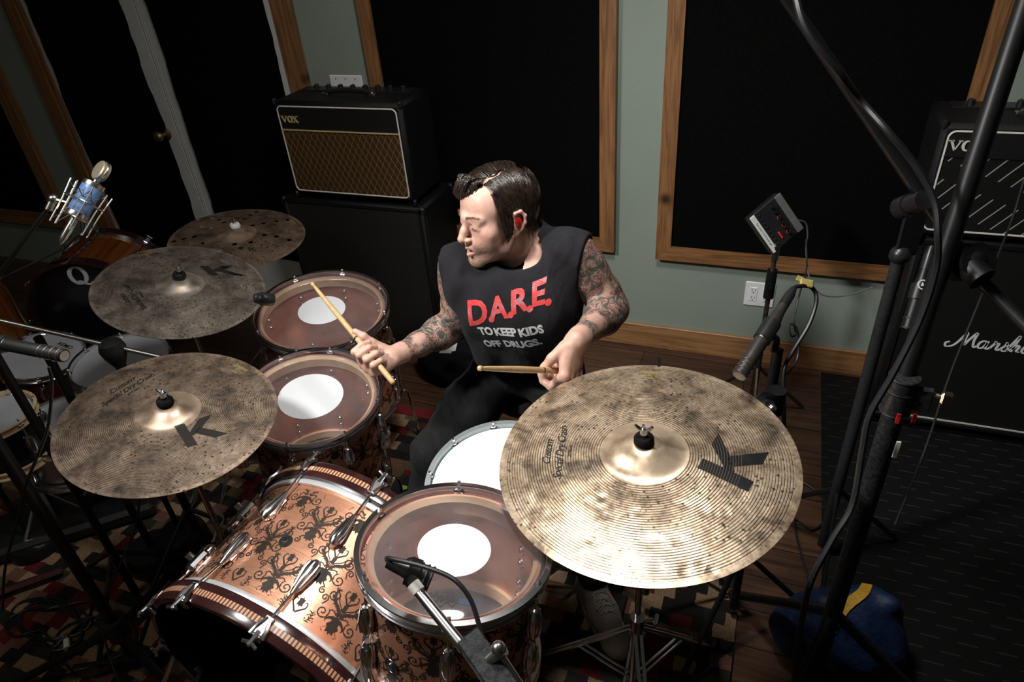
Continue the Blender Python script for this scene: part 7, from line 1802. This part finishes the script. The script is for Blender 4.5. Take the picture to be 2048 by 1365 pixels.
# ---- jeans and shoes
HPR, HPL = PV+v3(-0.088, -0.02, -0.03), PV+v3(0.088, -0.02, -0.03)
KR, AR = v3(-0.835, 1.300, 0.50), v3(-0.90, 1.235, 0.11); KL, AL = v3(-0.365, 1.335, 0.53), on_z(1186, 1165, 0.11)
FJ = Field(np.min([KR, KL, AR, AL, PV], axis=0)-0.20, np.max([KR, KL, AR, AL, PV], axis=0)+0.20, 0.0045)
FJ.ell(PV+v3(0, 0, 0.005), (0.165, 0.125, 0.105), k=0)
for Hp, K_2, A_ in ((HPR, KR, AR), (HPL, KL, AL)):
    FJ.chain([Hp, Hp*0.5+K_2*0.5, K_2], [0.092, 0.083, 0.062], 0.05); FJ.ell(K_2+v3(0, -0.01, 0.0), (0.060, 0.062, 0.065), k=0.02)
    FJ.chain([K_2, K_2*0.65+A_*0.35, A_*0.95+K_2*0.05], [0.058, 0.060, 0.045], 0.02)
FJ.halfcut(v3(0, 0, 0.695), (0, 0, 1), FJ.lo, FJ.lo+FJ.n*FJ.h); FJ.halfcut(v3(0, 0, 0.085), (0, 0, -1), FJ.lo, FJ.lo+FJ.n*FJ.h)
V, Q = FJ.extract(); V = lap(V, Q, 2)
ph = np.sin((V[:, 0]*0.8+V[:, 1]*1.1+V[:, 2]*0.5)*95+2.5*np.sin(V[:, 0]*31))+0.6*np.sin((V[:, 0]*-0.9+V[:, 1])*60+V[:, 2]*50)
wz = np.exp(-(((V-PV-v3(0, -0.13, 0.02))**2).sum(1))/0.02)+0.5*np.exp(-((V-KR)**2).sum(1)/0.01)+0.5*np.exp(-((V-KL)**2).sum(1)/0.01)+0.25
V[:, 2] += ph*wz*0.0035; V[:, 1] -= ph*wz*0.0015
jeans = link('jeans', raw_mesh('jeans', V-PO, Q, DENIM), person)
def shoe(A_, toe, nm):
    d = unit((toe-A_)*v3(1, 1, 0)); sd = np.cross(v3(0, 0, 1), d); R = np.array([d, sd, v3(0, 0, 1)]).T; o = A_*v3(1, 1, 0)+v3(0, 0, 0.014); g = lambda x, y, z: o+R @ v3(x, y, z)
    F = Field(o-0.26, o+0.26, 0.004)
    F.cone(g(-0.035, 0, 0.045), g(-0.01, 0, 0.10), 0.036, 0.040, 0.0); F.chain([g(-0.03, 0, 0.035), g(0.07, 0, 0.036), g(0.15, -0.003, 0.026)], [0.036, 0.040, 0.034], 0.03); F.ell(g(0.165, -0.004, 0.018), (0.050, 0.044, 0.026), R, 0.02)
    F.cone(g(0.0, 0, 0.085), g(0.10, 0, 0.045), 0.036, 0.030, 0.03)
    F.cone(g(-0.02, 0, 0.13), g(-0.01, 0, 0.10), 0.036, 0.034, 0.004, 'sub'); F.halfcut(g(0, 0, 0.012), (0, 0, -1), o-0.26, o+0.26)
    V, Q = F.extract(); V = lap(V, Q, 1); s_ = link('shoe', raw_mesh('shoe', V-PO, Q, SHOEM), person)
    n = 40; a = 2*PI*np.arange(n)/n; xs = 0.062+0.142*np.cos(a)*1.0; ys = (0.047+0.006*np.cos(a))*np.sin(a)
    V2 = np.vstack([[g(x, y, -0.006) for x, y in zip(xs, ys)], [g(x, y, 0.018) for x, y in zip(xs, ys)]])-PO
    MB().add(V2, [tuple(range(n))[::-1], tuple(range(n, 2*n))]+[(i, (i+1) % n, (i+1) % n+n, i+n) for i in range(n)]).obj('sole', simple('rubber_sole_'+nm, (0.36, 0.32, 0.28), 0, 0.6, 0.2, 60), s_, smooth=40)
    b = MB(); bv = BVHTree.FromPolygons([tuple(v) for v in V], [tuple(int(i) for i in q) for q in Q])
    def top(x, y): h = bv.ray_cast(Vector(g(x, y, 0.2)), Vector((0, 0, -1))); return np.array(h[0])+v3(0, 0, 0.001) if h[0] is not None else g(x, y, 0.06)
    for k in range(4):
        x = 0.045+0.018*k
        b.tube([top(x, -0.024)-PO, top(x, -0.01)-PO+v3(0, 0, 0.002), top(x+0.004, 0.01)-PO+v3(0, 0, 0.002), top(x+0.009, 0.024)-PO], 0.0024, 6); b.tube([top(x, 0.024)-PO, top(x+0.002, 0.0)-PO+v3(0, 0, 0.003), top(x+0.009, -0.024)-PO], 0.0024, 6)
    for sg in (-1, 1): b.tube(spline([top(0.04, 0)-PO, top(0.05, sg*0.02)-PO+v3(0, 0, 0.006), top(0.085, sg*0.028)-PO+v3(0, 0, 0.004), top(0.07, sg*0.006)-PO+v3(0, 0, 0.004)], 16), 0.0020, 6)
    b.obj('laces', simple('lace_'+nm, (0.40, 0.37, 0.34), 0, 0.8, 0.1, 60), s_)
toeL = on_z(1236, 1290, 0.03)
shoe(AL-v3(0, 0, 0.10), toeL, 'a'); shoe(AR+v3(0, 0, 0.0), AR+v3(0.0, -0.2, 0), 'b')

# ---- drumsticks
def stick(label, G, d, out=0.306):
    tip = G+d*out; but = G-d*(0.406-out); R = frame_z(d, (1, 0, 0.2)); t = thing('drumstick', label, 'drumstick', but, R, 'hickory drumsticks')
    Ls = 0.406; MB().lathe([(1e-4, 0), (0.005, 0.0005), (0.0072, 0.005), (0.0074, 0.02), (0.0074, Ls*0.66), (0.0050, Ls*0.93), (0.0036, Ls*0.965), (1e-4, Ls*0.967)], 20).obj('shaft', STICKW, t)
    MB().lathe([(1e-4, Ls*0.963), (0.0040, Ls*0.966), (0.0058, Ls*0.978), (0.0052, Ls*0.992), (1e-4, Ls)], 16).obj('bead', STICKW, t)
    MB().lathe([(0.00745, Ls*0.42), (0.00765, Ls*0.421), (0.00765, Ls*0.432), (0.00745, Ls*0.433)], 20).obj('band', BLACKP, t)
    return t
stick('drumstick in the hand held out over the two copper floor toms', HRC, sdR)
stick('drumstick in the hand beside the large ride cymbal, lying level across the lap', HLC, sdL)
